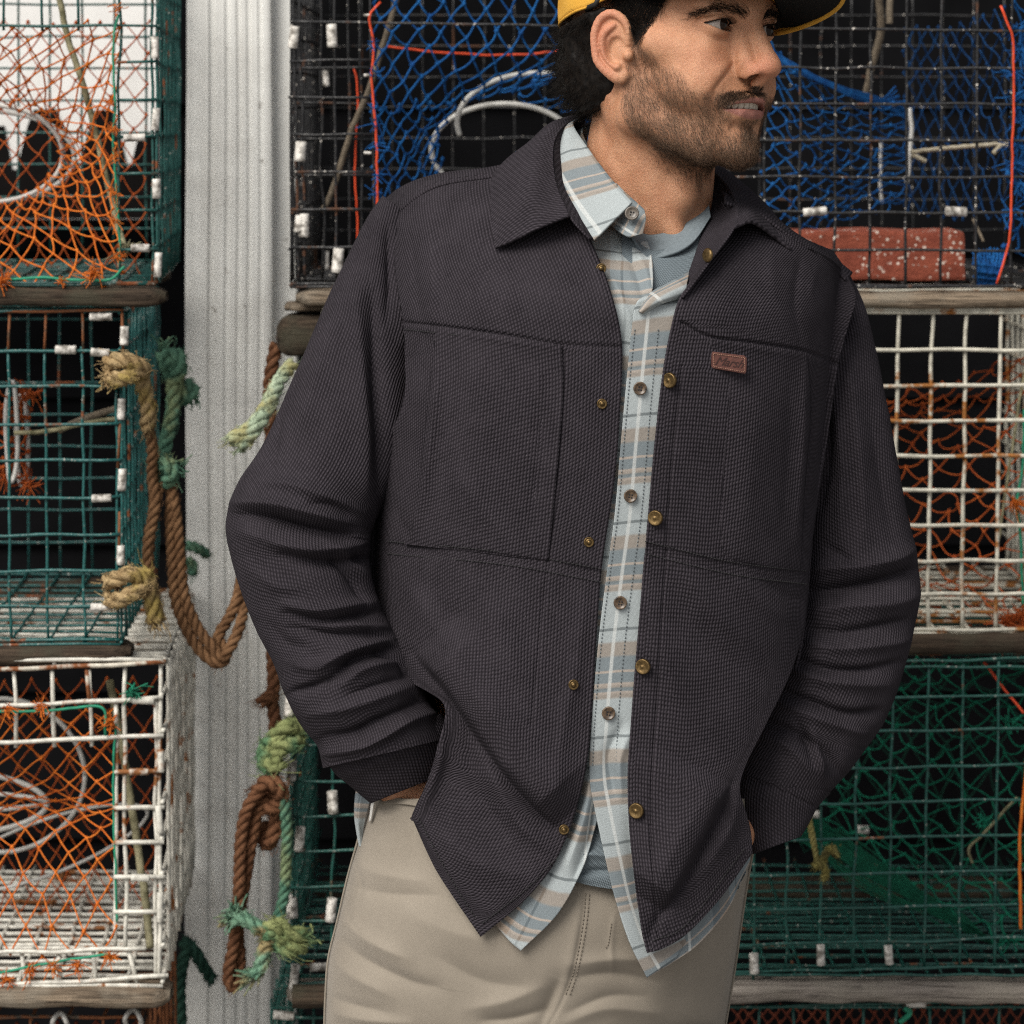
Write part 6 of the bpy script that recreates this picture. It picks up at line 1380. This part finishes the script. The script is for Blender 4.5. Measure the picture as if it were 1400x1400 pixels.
# ---- collar, facing, stand
mb = MB()
sheet(mb, [[(800, 158, .19), (772, 171, .125), (757, 198, .085), (760, 248, .050), (778, 294, .020)], [(785, 157, .195), (752, 172, .120), (730, 205, .080), (727, 255, .045), (735, 312, .020)], [(760, 164, .20), (722, 194, .130), (690, 225, .095), (690, 278, .055), (700, 328, .028)], [(745, 172, .20), (704, 212, .140), (674, 238, .105), (671, 288, .062), (676, 339, .038)]], 90, 110, 0,
      [('seam', [(752, 178), (735, 205), (733, 255), (743, 306)], 60, 0.0), ('r', [(682, 240), (679, 288), (684, 330), (720, 314), (774, 286)], 2.0, -0.7), ('r', [(730, 200), (722, 260), (728, 305)], 22, 2.0)], 0.0028, 0, 0.5, depth=0, seed=9)
mb.build('collar', M_jacket, jk); mb = MB()
sheet(mb, [[(955, 222, .21), (982, 240, .155), (1000, 262, .105), (1009, 286, .062), (1004, 309, .024)], [(970, 220, .215), (1000, 243, .16), (1022, 270, .11), (1027, 288, .066), (1028, 302, .036)], [(980, 222, .22), (1018, 253, .17), (1043, 280, .12), (1052, 301, .085), (1057, 320, .058)], [(988, 227, .22), (1029, 261, .18), (1057, 289, .135), (1072, 315, .10), (1083, 341, .070)]], 80, 100, 0,
      [('r', [(1020, 262), (1046, 290), (1060, 312), (1074, 332)], 2.0, -0.6)], 0.0028, 0, 0.5, depth=0, seed=10)
mb.build('collar', M_jacket, jk)
mb = MB()
sheet(mb, [[(800, 158, .192), (773, 171, .128), (758, 199, .089), (761, 249, .054), (780, 295, .024), (806, 325, .012)], [(800, 172, .20), (782, 185, .150), (775, 212, .105), (778, 255, .066), (794, 298, .034), (815, 328, .022)]], 24, 100, 0, (), 0.0018, 0, 0.3, depth=0)
sheet(mb, [[(950, 224, .21), (972, 250, .165), (967, 288, .120), (955, 332, .070), (938, 382, .034), (928, 410, .022)], [(968, 226, .21), (980, 258, .155), (985, 290, .10), (975, 326, .055), (950, 374, .026), (930, 408, .012)], [(975, 230, .21), (986, 246, .150), (1003, 270, .095), (1006, 304, .034), (970, 356, .012), (932, 406, .004)]], 60, 120, 0,
      [('r', [(965, 300), (955, 350), (938, 390)], 9, 1.5)], 0.0018, 0, 0.4, depth=0, seed=12)
mb.build('facing', M_jacket, jk)

# ---- chest pockets
mb = MB(); _, SPL = sheet(mb, [[(596, 447, .001), (640, 452), (700, 461), (768, 472)], [(588, 520, .003), (640, 522), (700, 528), (770, 540)], [(577, 620, .003), (635, 624), (700, 632), (762, 640)], [(564, 720, .003), (630, 732), (690, 742), (751, 752)], [(552, 744, .004), (625, 752, .002), (690, 760, .002), (748, 767, .002)]], 170, 110, -0.0014,
      [f for f in Lf if f[0] == 'r'][:0] + [('r', [(597, 452), (690, 466), (766, 478)], 5, 0.8), ('r', [(600, 460), (592, 560), (580, 660), (566, 725)], 12, 5.0), ('r', [(660, 480), (650, 600), (640, 720)], 40, 3.0), ('r', [(770, 500), (763, 620), (752, 740)], 7, 0.5), ('r', [(742, 520), (735, 640), (722, 740)], 12, -1.2), ('r', [(620, 640), (660, 700), (700, 745)], 20, 2.0), ('r', [(735, 500), (738, 530), (742, 560)], 10, 1.4)], 0.0020, -1, 0.8, seed=3)
mb.build('pocket', M_jacket, jk)
mb = MB(); _, SPR = sheet(mb, [[(972, 463, .001), (1020, 470), (1070, 477), (1104, 484)], [(966, 540, .006), (1020, 548), (1070, 556), (1109, 560)], [(958, 640, .006), (1015, 652), (1065, 660), (1101, 664)], [(950, 735, .006), (1010, 752), (1060, 762), (1096, 768)], [(948, 758, .006), (1005, 770, .003), (1060, 779, .003), (1094, 783, .003)]], 170, 80, -0.0016,
      [('r', [(975, 468), (1040, 478), (1104, 489)], 5, 0.8), ('r', [(1102, 500), (1100, 600), (1090, 740)], 10, 5.0), ('r', [(1040, 500), (1030, 620), (1020, 740)], 34, 2.2), ('r', [(1080, 520), (1078, 620), (1070, 720)], 9, -1.4)], 0.0020, 0, 0.8, seed=4)
mb.build('pocket', M_jacket, jk)

# ---- snaps
def stud(px, py, surf, dark=False):
    d = at_surf(surf, px, py); c = P(px, py, d - 0.0004); mb = MB(); ax = (0.05, -1, 0.05)
    lathe_disc(mb, c, [(0.0044, 0), (0.0044, 0.0009), (0.0039, 0.0013), (0.0032, 0.0007), (0.0020, 0.0007), (0.0019, 0.0026), (0.0012, 0.0033), (0.0001, 0.0035)], ax)
    return mb.build('snap_stud', M_brass, jk)
def snapcap(px, py, surf, ax=(-0.45, -1, 0.05), R0=0.0068):
    d = at_surf(surf, px, py); c = P(px, py, d - 0.0008); mb = MB()
    r = R0; lathe_disc(mb, c, [(r * .9, 0), (r, 0.0012), (r * .96, 0.0030), (r * .86, 0.0038), (r * .80, 0.0034), (r * .62, 0.0040), (r * .56, 0.0034), (r * .40, 0.0040), (r * .33, 0.0036), (r * .2, 0.0044), (0.0001, 0.0046)], ax, 36)
    return mb.build('snap_cap', M_brass, jk)
for x, y in ((822, 367), (823, 552), (805, 741), (784, 936), (771, 1134)): stud(x, y, SL)
for x, y in ((917, 520), (897, 708), (880, 911), (871, 1108)): snapcap(x, y, SR, (-0.75 if y < 600 else -0.42, -1, 0.05))
mb = MB(); lathe_disc(mb, P(968, 349, 0.012), [(0.0062, 0), (0.0062, 0.001), (0.0052, 0.002), (0.003, 0.0022), (0.0001, 0.0024)], (-0.9, -0.7, 0.1)); mb.build('snap_cap', M_brass, jk)
# stitching on the jacket
for nm, pth, sf in (('seam_stitching', [(553, 450), (690, 466), (765, 477)], SL), ('seam_stitching', [(530, 740), (690, 755), (824, 778)], SL), ('seam_stitching', [(530, 757), (690, 772), (824, 796)], SL), ('seam_stitching', [(882, 740), (1000, 768), (1106, 781)], SR), ('seam_stitching', [(882, 757), (1000, 785), (1106, 799)], SR),
                   ('hem_stitching', [(660, 1262), (720, 1215), (764, 1170)], SL), ('hem_stitching', [(572, 1118), (610, 1190), (650, 1255)], SL), ('hem_stitching', [(893, 1286), (940, 1262), (1018, 1160)], SR)):
    seam_line(nm, pth, M_thread, jk, sf, 0.0006)

# ---- leather patch
d = min(at_surf(SPR, a, b) for a in (975, 996, 1020) for b in (482, 496, 510)) - 0.0010
corn = [(972.5, 480.5), (1018.5, 486.5), (1022.0, 491), (1020.0, 511.5), (974.5, 503.2), (971.5, 500)]
bm = bmesh.new(); vs = [bm.verts.new(P(x, y, d - 0.0006)) for x, y in [(973, 483), (974.5, 480.8), (1018, 486.4), (1021.2, 490), (1020.3, 509), (1018.5, 511.2), (975, 503.6), (972.4, 501)]]
f = bm.faces.new(vs); ex = bmesh.ops.extrude_face_region(bm, geom=[f]); 
for v in ex['geom']:
    if isinstance(v, bmesh.types.BMVert): v.co.y += 0.0016
bmesh.ops.recalc_face_normals(bm, faces=bm.faces); bmesh.ops.bevel(bm, geom=[e for e in bm.edges if abs((e.verts[0].co - e.verts[1].co).y) < 0.0005], offset=0.0004, segments=1, affect='EDGES')
me = bpy.data.meshes.new('leather_patch'); bm.to_mesh(me); bm.free(); me.materials.append(M_leather); patch = link_mesh('leather_patch', me, jk)
mb = MB(); q = np.array([(975.5, 483.5), (1018, 489.2), (1017.6, 508.4), (976.2, 501.2), (975.5, 483.5)])
for a, b in zip(q[:-1], q[1:]):
    n = int(np.linalg.norm(b - a) / 2.4)
    for i in range(n):
        p0, p1 = a + (b - a) * (i + 0.15) / n, a + (b - a) * (i + 0.8) / n; add_tube(mb, np.array((P(*p0, d - 0.0008), P(*((p0 + p1) / 2), d - 0.0011), P(*p1, d - 0.0008))), 0.00035, 4)
tag(mb.build('patch_stitching', M_leatht, jk), kind='stuff')
fc = bpy.data.curves.new('lettering', 'FONT'); fc.body = 'Marsh'; fc.size = 0.0105; fc.shear = 0.45; fc.extrude = 0.0002; fc.space_character = 0.92; fc.align_x = 'CENTER'; fc.align_y = 'CENTER'
fo = bpy.data.objects.new('tmp', fc); COL.objects.link(fo); bpy.context.view_layer.update()
me = bpy.data.meshes.new_from_object(fo.evaluated_get(bpy.context.evaluated_depsgraph_get())); bpy.data.objects.remove(fo)
me.transform(Matrix.Translation(Vector(P(996.5, 496, d - 0.0007))) @ Matrix.Rotation(math.radians(8), 4, 'Y') @ Matrix.Rotation(math.radians(90), 4, 'X')); me.materials.append(M_leathd); link_mesh('lettering', me, jk)

# ---- t-shirt
ts = empty('t_shirt', P(900, 350, 0.1)); setparent(ts, person)
mb = MB(); sheet(mb, [[(850, 305, .016), (882, 338, .014), (908, 340, .014), (936, 324, .020), (966, 290, .03)], [(850, 360, .010), (885, 385, .008), (915, 390, .008), (945, 385, .010), (975, 365, .015)], [(845, 450, .012), (880, 460, .012), (915, 460, .012), (950, 455, .012), (985, 450, .02)], [(780, 800, .010), (830, 800, .012), (880, 800, .012), (930, 800, .012), (980, 800, .01)],
                     [(740, 1100, .010), (790, 1100, .006), (830, 1100, .006), (870, 1100, .006), (920, 1100, .01)], [(735, 1150, .008), (785, 1185, .002), (825, 1190, .002), (870, 1190, .002), (920, 1185, .008)], [(735, 1170, .008), (780, 1202, .004), (825, 1214, .004), (870, 1216, .004), (920, 1207, .008)]], 260, 90, 0.014,
                [('r', [(760, 1180), (800, 1168), (840, 1172)], 8, 4), ('r', [(770, 1196), (810, 1190), (850, 1192)], 5, -3), ('r', [(880, 340), (890, 370), (893, 410)], 8, 2)], 0.0016, 0, 0.6)
mb.build('shirt_body', M_pique, ts)
mb = MB(); sheet(mb, [[(850, 280, .083), (876, 317, .079), (908, 318, .079), (938, 303, .090), (968, 272, .118)], [(852, 292, .074), (878, 333, .066), (912, 333, .065), (944, 316, .075), (970, 284, .105)], [(854, 305, .066), (884, 348, .052), (916, 347, .050), (948, 330, .062), (972, 296, .095)]], 24, 90, 0.0, [('r', [(856, 298), (884, 341), (916, 340), (944, 324), (964, 292)], 1.4, -0.8)], 0.0024, 0, 0.3, depth=0)
mb.build('neckband', M_rib, ts)

# ---- flannel shirt
fs = empty('plaid_shirt', P(860, 700, 0.05)); setparent(fs, person)
OFF = 0.007
mb = MB(); sheet(mb, [[(800, 300, .030), (830, 305, .030), (860, 312, .035), (880, 316, .040)], [(800, 345, .014), (832, 348, .014), (864, 348, .018), (890, 346, .020)], [(800, 395, .006), (835, 395, .004), (866, 392, .004), (893, 386, .006)], [(800, 450), (835, 450), (865, 450), (885, 450)], [(780, 620), (825, 620), (858, 620), (880, 620)], [(760, 800), (806, 800), (838, 800), (860, 800)], [(745, 960), (792, 960), (828, 962), (850, 960)],
                     [(740, 1060, .028), (775, 1065, .018), (806, 1070), (830, 1070)], [(735, 1110, .026), (765, 1120, .018), (792, 1130), (812, 1135)], [(715, 1160, .016), (745, 1172, .006), (772, 1184), (794, 1192)], [(690, 1205), (715, 1222), (742, 1240), (762, 1250)], [(668, 1252), (682, 1270), (698, 1288), (712, 1300)]], 320, 60, OFF,
                    [('r', [(808, 350), (840, 385), (862, 440)], 8, 2.5), ('r', [(840, 330), (866, 365), (880, 410)], 7, -2.5), ('r', [(850, 322), (876, 352), (890, 392)], 6, 2.0), ('r', [(806, 1060), (800, 1110), (778, 1180)], 9, 4), ('r', [(812, 1100), (808, 1140), (785, 1200)], 6, -3)], 0.0014, 0, 0.5, u0=0.030, v0=-0.02, seed=13)
mb.build('front_panel', M_plaid, fs)
# overlapping front with placket: left edge is the fold beside the buttons
Q = [((884, 404, .010), (936, 392, .018)), ((874, 409, .001), (932, 398, .010)), ((868, 420, -.003), (930, 412, .004)), ((864, 450, -.003), (925, 448)), ((857, 517, -.003), (918, 520)), ((849, 606, -.003), (908, 610)), ((841, 700, -.003), (900, 704)), ((829, 790, -.003), (890, 795)), ((818, 880, -.003), (884, 885)), ((809, 985, -.003), (878, 990)), ((806, 1060, -.003), (876, 1062)),
     ((814, 1110, -.003), (884, 1112)), ((827, 1170, -.002), (905, 1170, .004)), ((842, 1230, -.001), (935, 1225, .014)), ((862, 1290, .0), (950, 1262, .016)), ((885, 1337, .006), (925, 1308, .010))]
rows = [[a, tuple(np.array(a) * 0.6 + 0.4 * np.array(b if len(b) > 2 else (*b, 0.0))) if True else 0, b] for a, b in [((*a[:2], a[2]), (*b[:2], b[2] if len(b) > 2 else 0.0)) for a, b in Q]]
mb = MB(); _, SPK = sheet(mb, rows, 340, 60, OFF - 0.003, [('r', [(838, 1080), (832, 1030), (850, 990)], 8, -3.0), ('r', [(850, 1090), (848, 1040), (862, 1000)], 7, 2.4), ('r', [(870, 415), (880, 408), (910, 402)], 7, 3), ('r', [(858, 1120), (868, 1200), (880, 1280)], 12, -2.5), ('r', [(884, 430), (880, 520), (872, 600)], 30, 1.0)], 0.0022, 0, 0.4, u0=-0.0130, v0=0.0008)
# tie the plaid bands to the buttons
me = None
pk = mb.build('placket', M_plaid, fs)
mb = MB(); sheet(mb, [[(872, 424, .004), (886, 402, .006), (908, 389, .010), (942, 371, .014)], [(873, 425, -.009), (889, 408, -.010), (911, 397, -.008), (940, 384, -.002)], [(877, 428, -.010), (895, 415, -.012), (914, 407, -.010), (938, 398, -.004)], [(882, 430, -.002), (900, 418, -.004), (917, 412, -.002), (937, 408, .004)]], 40, 70, OFF - 0.002, (), 0.0018, 0, 0.3, u0=-0.02, v0=-0.03, seed=16); mb.build('rolled_edge', M_plaid, fs)
# tail of the right front that shows below the jacket hem
mb = MB(); sheet(mb, [[(880, 1270, .004), (905, 1262), (940, 1238), (980, 1196), (1020, 1140)], [(884, 1318, .002), (908, 1304), (944, 1284), (988, 1238), (1026, 1172)], [(886, 1337, .002), (920, 1316), (956, 1290), (994, 1246), (1012, 1206)]], 50, 90, OFF + 0.010, (), 0.0014, 0, 0.5, u0=0.05, v0=0.03, seed=15); mb.build('shirt_tail', M_plaid, fs)
mb = MB(); sheet(mb, [[(489, 1068, .125), (499, 1066, .120), (510, 1068, .115)], [(485, 1090, .125), (494, 1092, .118), (506, 1094, .116)], [(484, 1115, .125), (491, 1118, .118), (500, 1118, .120)], [(487, 1138, .125), (491, 1140, .122), (496, 1140, .124)], [(491, 1158, .125), (493, 1158, .124), (495, 1158, .124)]], 40, 20, 0, [('r', [(495, 1070), (489, 1120), (492, 1150)], 4, 2)], 0.0014, 0, 0.5, depth=0, u0=0.055, v0=0.05); mb.build('shirt_tail', M_plaid, fs)
# collar leaf, stand with button
mb = MB(); _, SCO = sheet(mb, [[(800, 160, .18), (783, 168, .125), (806, 205, .090), (834, 242, .062), (864, 276, .036)], [(785, 168, .18), (772, 176, .118), (786, 222, .078), (811, 264, .050), (838, 302, .026)], [(775, 178, .18), (757, 196, .110), (765, 240, .066), (785, 288, .036), (812, 328, .014)]], 70, 100, 0.004, [('r', [(762, 205), (772, 244), (790, 286), (812, 320), (836, 298), (860, 278)], 2.2, -0.6)], 0.0020, 0, 0.3, depth=0, u0=0.018, v0=0.0, swap=True)
mb.build('collar', M_plaid, fs)
mb = MB(); sheet(mb, [[(800, 172, .17), (795, 182, .135), (818, 222, .10), (846, 254, .075), (872, 278, .050), (881, 286, .046)], [(800, 190, .165), (790, 200, .13), (812, 240, .094), (838, 276, .068), (864, 300, .040), (883, 300, .040)], [(800, 215, .16), (790, 222, .125), (806, 262, .086), (828, 300, .058), (856, 322, .030), (879, 320, .036)]], 40, 110, 0.004, [('r', [(820, 228), (848, 260), (874, 288), (878, 312)], 1.6, -0.5)], 0.0020, 0, 0.3, depth=0, u0=0.0, v0=0.0, swap=True)
mb.build('collar_stand', M_plaid, fs)
def button(px, py, d, R0=0.0058, mat=M_horn, ax=(0.0, -1, 0.06)):
    c = P(px, py, d); mb = MB(); r = R0
    lathe_disc(mb, c, [(r * .9, 0), (r, 0.0008), (r, 0.0018), (r * .92, 0.0024), (r * .78, 0.0022), (r * .66, 0.0014), (r * .3, 0.0013), (0.0001, 0.0013)], ax, 30)
    o = mb.build('button', mat, fs)
    hb = MB()
    for a in (0.6, 2.17, 3.74, 5.31): lathe_disc(hb, c + np.array((math.cos(a) * r * .28, -0.0012, math.sin(a) * r * .28)), [(r * .13, 0), (r * .13, 0.0005), (0.0001, 0.0005)], ax, 8)
    tag(hb.build('thread_holes', M_thread, fs), kind='stuff')
for x, y in ((875, 531), (862, 678), (848, 824), (832, 975)): button(x, y, at_surf(SPK, x, y) - 0.0008)
button(864, 292, 0.036, 0.0062, M_greyb, (-0.1, -1, 0.25))
for off in (4.0, 36.0):
    seam_line('placket_stitching', [(864 + off, 450), (857 + off, 517), (849 + off, 606), (841 + off, 700), (829 + off, 790), (818 + off, 880), (809 + off, 985), (806 + off, 1050)], M_plst, fs, SPK, 0.00045, 0.0016, 0.0016, 0.0004)

# ---- trousers: front shell and legs
tr = empty('trousers', P(740, 1300, 0.1)); setparent(tr, person)
def ring_rows(y0, L, Rr, dc, bd, n=13):
    return [(((L + Rr) / 2 + (Rr - L) / 2 * math.sin(t)), y0, dc - bd * math.cos(t)) for t in np.linspace(-math.pi / 2, math.pi / 2, n)]
TR = [(1092, 506, 1030, .135, .090), (1150, 490, 1030, .14, .102), (1200, 476, 1022, .145, .115), (1260, 462, 1013, .15, .130), (1310, 450, 1006, .155, .135), (1360, 446, 998, .155, .13), (1420, 444, 988, .155, .125)]
rows = []
for yy, L, Rr, dc, bd in TR: rows.append(ring_rows(yy, L, Rr, dc, bd))
tf = [('r', [(500, 1100), (489, 1150), (488, 1185), (495, 1215), (480, 1232), (475, 1248), (493, 1280)], 2.4, -2.2), ('r', [(480, 1180), (520, 1195), (580, 1205)], 14, 4.0), ('r', [(478, 1210), (530, 1222), (600, 1225)], 10, -3.5), ('r', [(465, 1255), (500, 1285), (550, 1310)], 13, 6), ('r', [(462, 1280), (500, 1310), (560, 1340), (600, 1350)], 9, -5, 16), ('r', [(452, 1310), (480, 1335), (530, 1360)], 14, 5), ('r', [(446, 1360), (480, 1372), (530, 1385)], 10, -4), ('r', [(450, 1385), (500, 1395), (560, 1400)], 10, 4),
      ('r', [(500, 1110), (488, 1160), (478, 1210), (470, 1260)], 4, -2.0), ('r', [(560, 1250), (620, 1275), (680, 1290)], 26, 4), ('r', [(600, 1310), (660, 1340), (720, 1350)], 16, -3.5), ('r', [(640, 1380), (690, 1370), (740, 1350)], 14, 4), ('r', [(660, 1395), (700, 1392), (745, 1380)], 8, -4),
      ('r', [(800, 1206), (796, 1260), (785, 1320), (770, 1365), (752, 1400), (738, 1430)], 2.4, -2.2), ('r', [(792, 1220), (787, 1270), (775, 1330), (757, 1380)], 9, 1.2), ('r', [(785, 1335), (840, 1330), (900, 1342)], 9, -4), ('r', [(780, 1320), (850, 1312), (930, 1318)], 14, 4.5), ('r', [(770, 1400), (830, 1380), (900, 1385)], 12, 3.5), ('r', [(775, 1385), (830, 1362), (880, 1362)], 8, -2.5), ('r', [(990, 1250), (960, 1290), (930, 1310)], 12, 3), ('r', [(1005, 1240), (1000, 1300), (985, 1380)], 8, 2.5),
      ('r', [(740, 1400), (752, 1370), (765, 1340)], 14, -6), ('r', [(840, 1250), (836, 1290), (838, 1330)], 5, 1.5)]
mb = MB(); _, STR = sheet(mb, rows, 200, 260, 0.0, tf, 0.0018, 130, 0.9, depth=0, seed=17, fs=1.05)
back = [[(x, y, 2 * dc - d) for (x, y, d), (yy, L, Rr, dc, bd) in zip(r, [t] * len(r))][::-1] for r, t in zip(rows, TR)]
sheet(mb, back, 60, 80, 0.0, (), 0.0018, 40, 0.9, depth=0, seed=18)
for L0, R0_, s in ((444, 722, 0), (728, 988, 1)):
    tubeloft(mb, [((L0, 1405), (R0_, 1405)), ((L0 + 2, 1500), (R0_ - 6 + 8 * s, 1500)), ((L0 + 10, 1800), (R0_ - 30 + 10 * s, 1800)), ((L0 + 26, 2200), (R0_ - 60 + 16 * s, 2200)), ((L0 + 30, 2620), (R0_ - 70 + 20 * s, 2620))], [.155, .16, .18, .20, .21], 90, 70, np.interp(np.arange(90), [0, 10, 40, 89], [1.40, 1.32, 1.0, 0.9]), (), 1.5, 19 + s)
mb.build('trouser_body', M_khaki, tr)
seam_line('fly_stitching', [(801, 1222), (797, 1262), (786, 1322), (772, 1364)], M_khst, tr, STR, 0.0004, 0.0022, 0.0012, 0.0006)
seam_line('fly_stitching', [(806, 1222), (802, 1262), (791, 1322), (778, 1364)], M_khst, tr, STR, 0.0004, 0.0022, 0.0012, 0.0006)
seam_line('bar_tack', [(836, 1262), (831, 1292), (824, 1296)], M_khst, tr, STR, 0.0004, 0.0016, 0.001, 0.0005)
mb = MB(); sheet(mb, [[(504, 1096, .126), (540, 1091, .091), (585, 1096, .070)], [(505, 1102, .125), (540, 1098, .087), (585, 1104, .067)]], 8, 60, -0.002, (), 0.002, 0, 0.2, depth=0); mb.build('pocket_rim', M_khaki, tr)
mb = MB(); sheet(mb, [[(507, 1098, .105), (511, 1096, .10)], [(504, 1124, .11), (506, 1122, .105)]], 10, 6, 0.0, (), 0.001, 0, 0.1, depth=0); mb.build('pocket_lining', mat_simple('white_pocket_lining', (0.62, 0.60, 0.56), 0.9, 0.1, 200), tr)
# boots, below the picture
M_boot = mat_simple('brown_leather_boot', (0.055, 0.032, 0.02), 0.55, 0.3, 60)
for cx_ in (575, 850):
    c0 = P(cx_, 2600, 0.19); mb = MB(); rr_ = []
    for t in np.linspace(0, 1, 14):
        yy = 0.10 - 0.30 * t; w = 0.036 + 0.014 * math.sin(t * 2.6); h = np.interp(t, [0, .25, .4, .7, 1], [.12, .13, .085, .06, .025])
        a = np.linspace(0, 2 * np.pi, 24, endpoint=False); sc = 1.0 if 0 < t < 1 else 0.35
        rr_.append(np.stack((c0[0] + w * sc * np.cos(a), np.full(24, 0.19 + yy), np.maximum(h / 2 + h / 2 * np.sign(np.sin(a)) * np.abs(np.sin(a)) ** 0.7 * sc, 0.001)), -1))
    rr_ = np.array(rr_); mb.add(rr_.reshape(-1, 3), grid_faces(14, 24, True)); mb.build('boot', M_boot, person)

# garments: the largest piece of each becomes the part that carries the others
for e, nm in ((jk, 'back_panel'), (ts, 'shirt_body'), (fs, 'front_panel'), (tr, 'trouser_body')):
    kids = [o for o in bpy.data.objects if o.parent == e]; root = next(o for o in kids if o.name.split('.')[0] == nm)
    gname = e.name
    for o in kids:
        o.parent = None; o.matrix_parent_inverse = Matrix.Identity(4)
    bpy.data.objects.remove(e); root.name = gname; setparent(root, person)
    for o in kids:
        if o is not root: setparent(o, root)
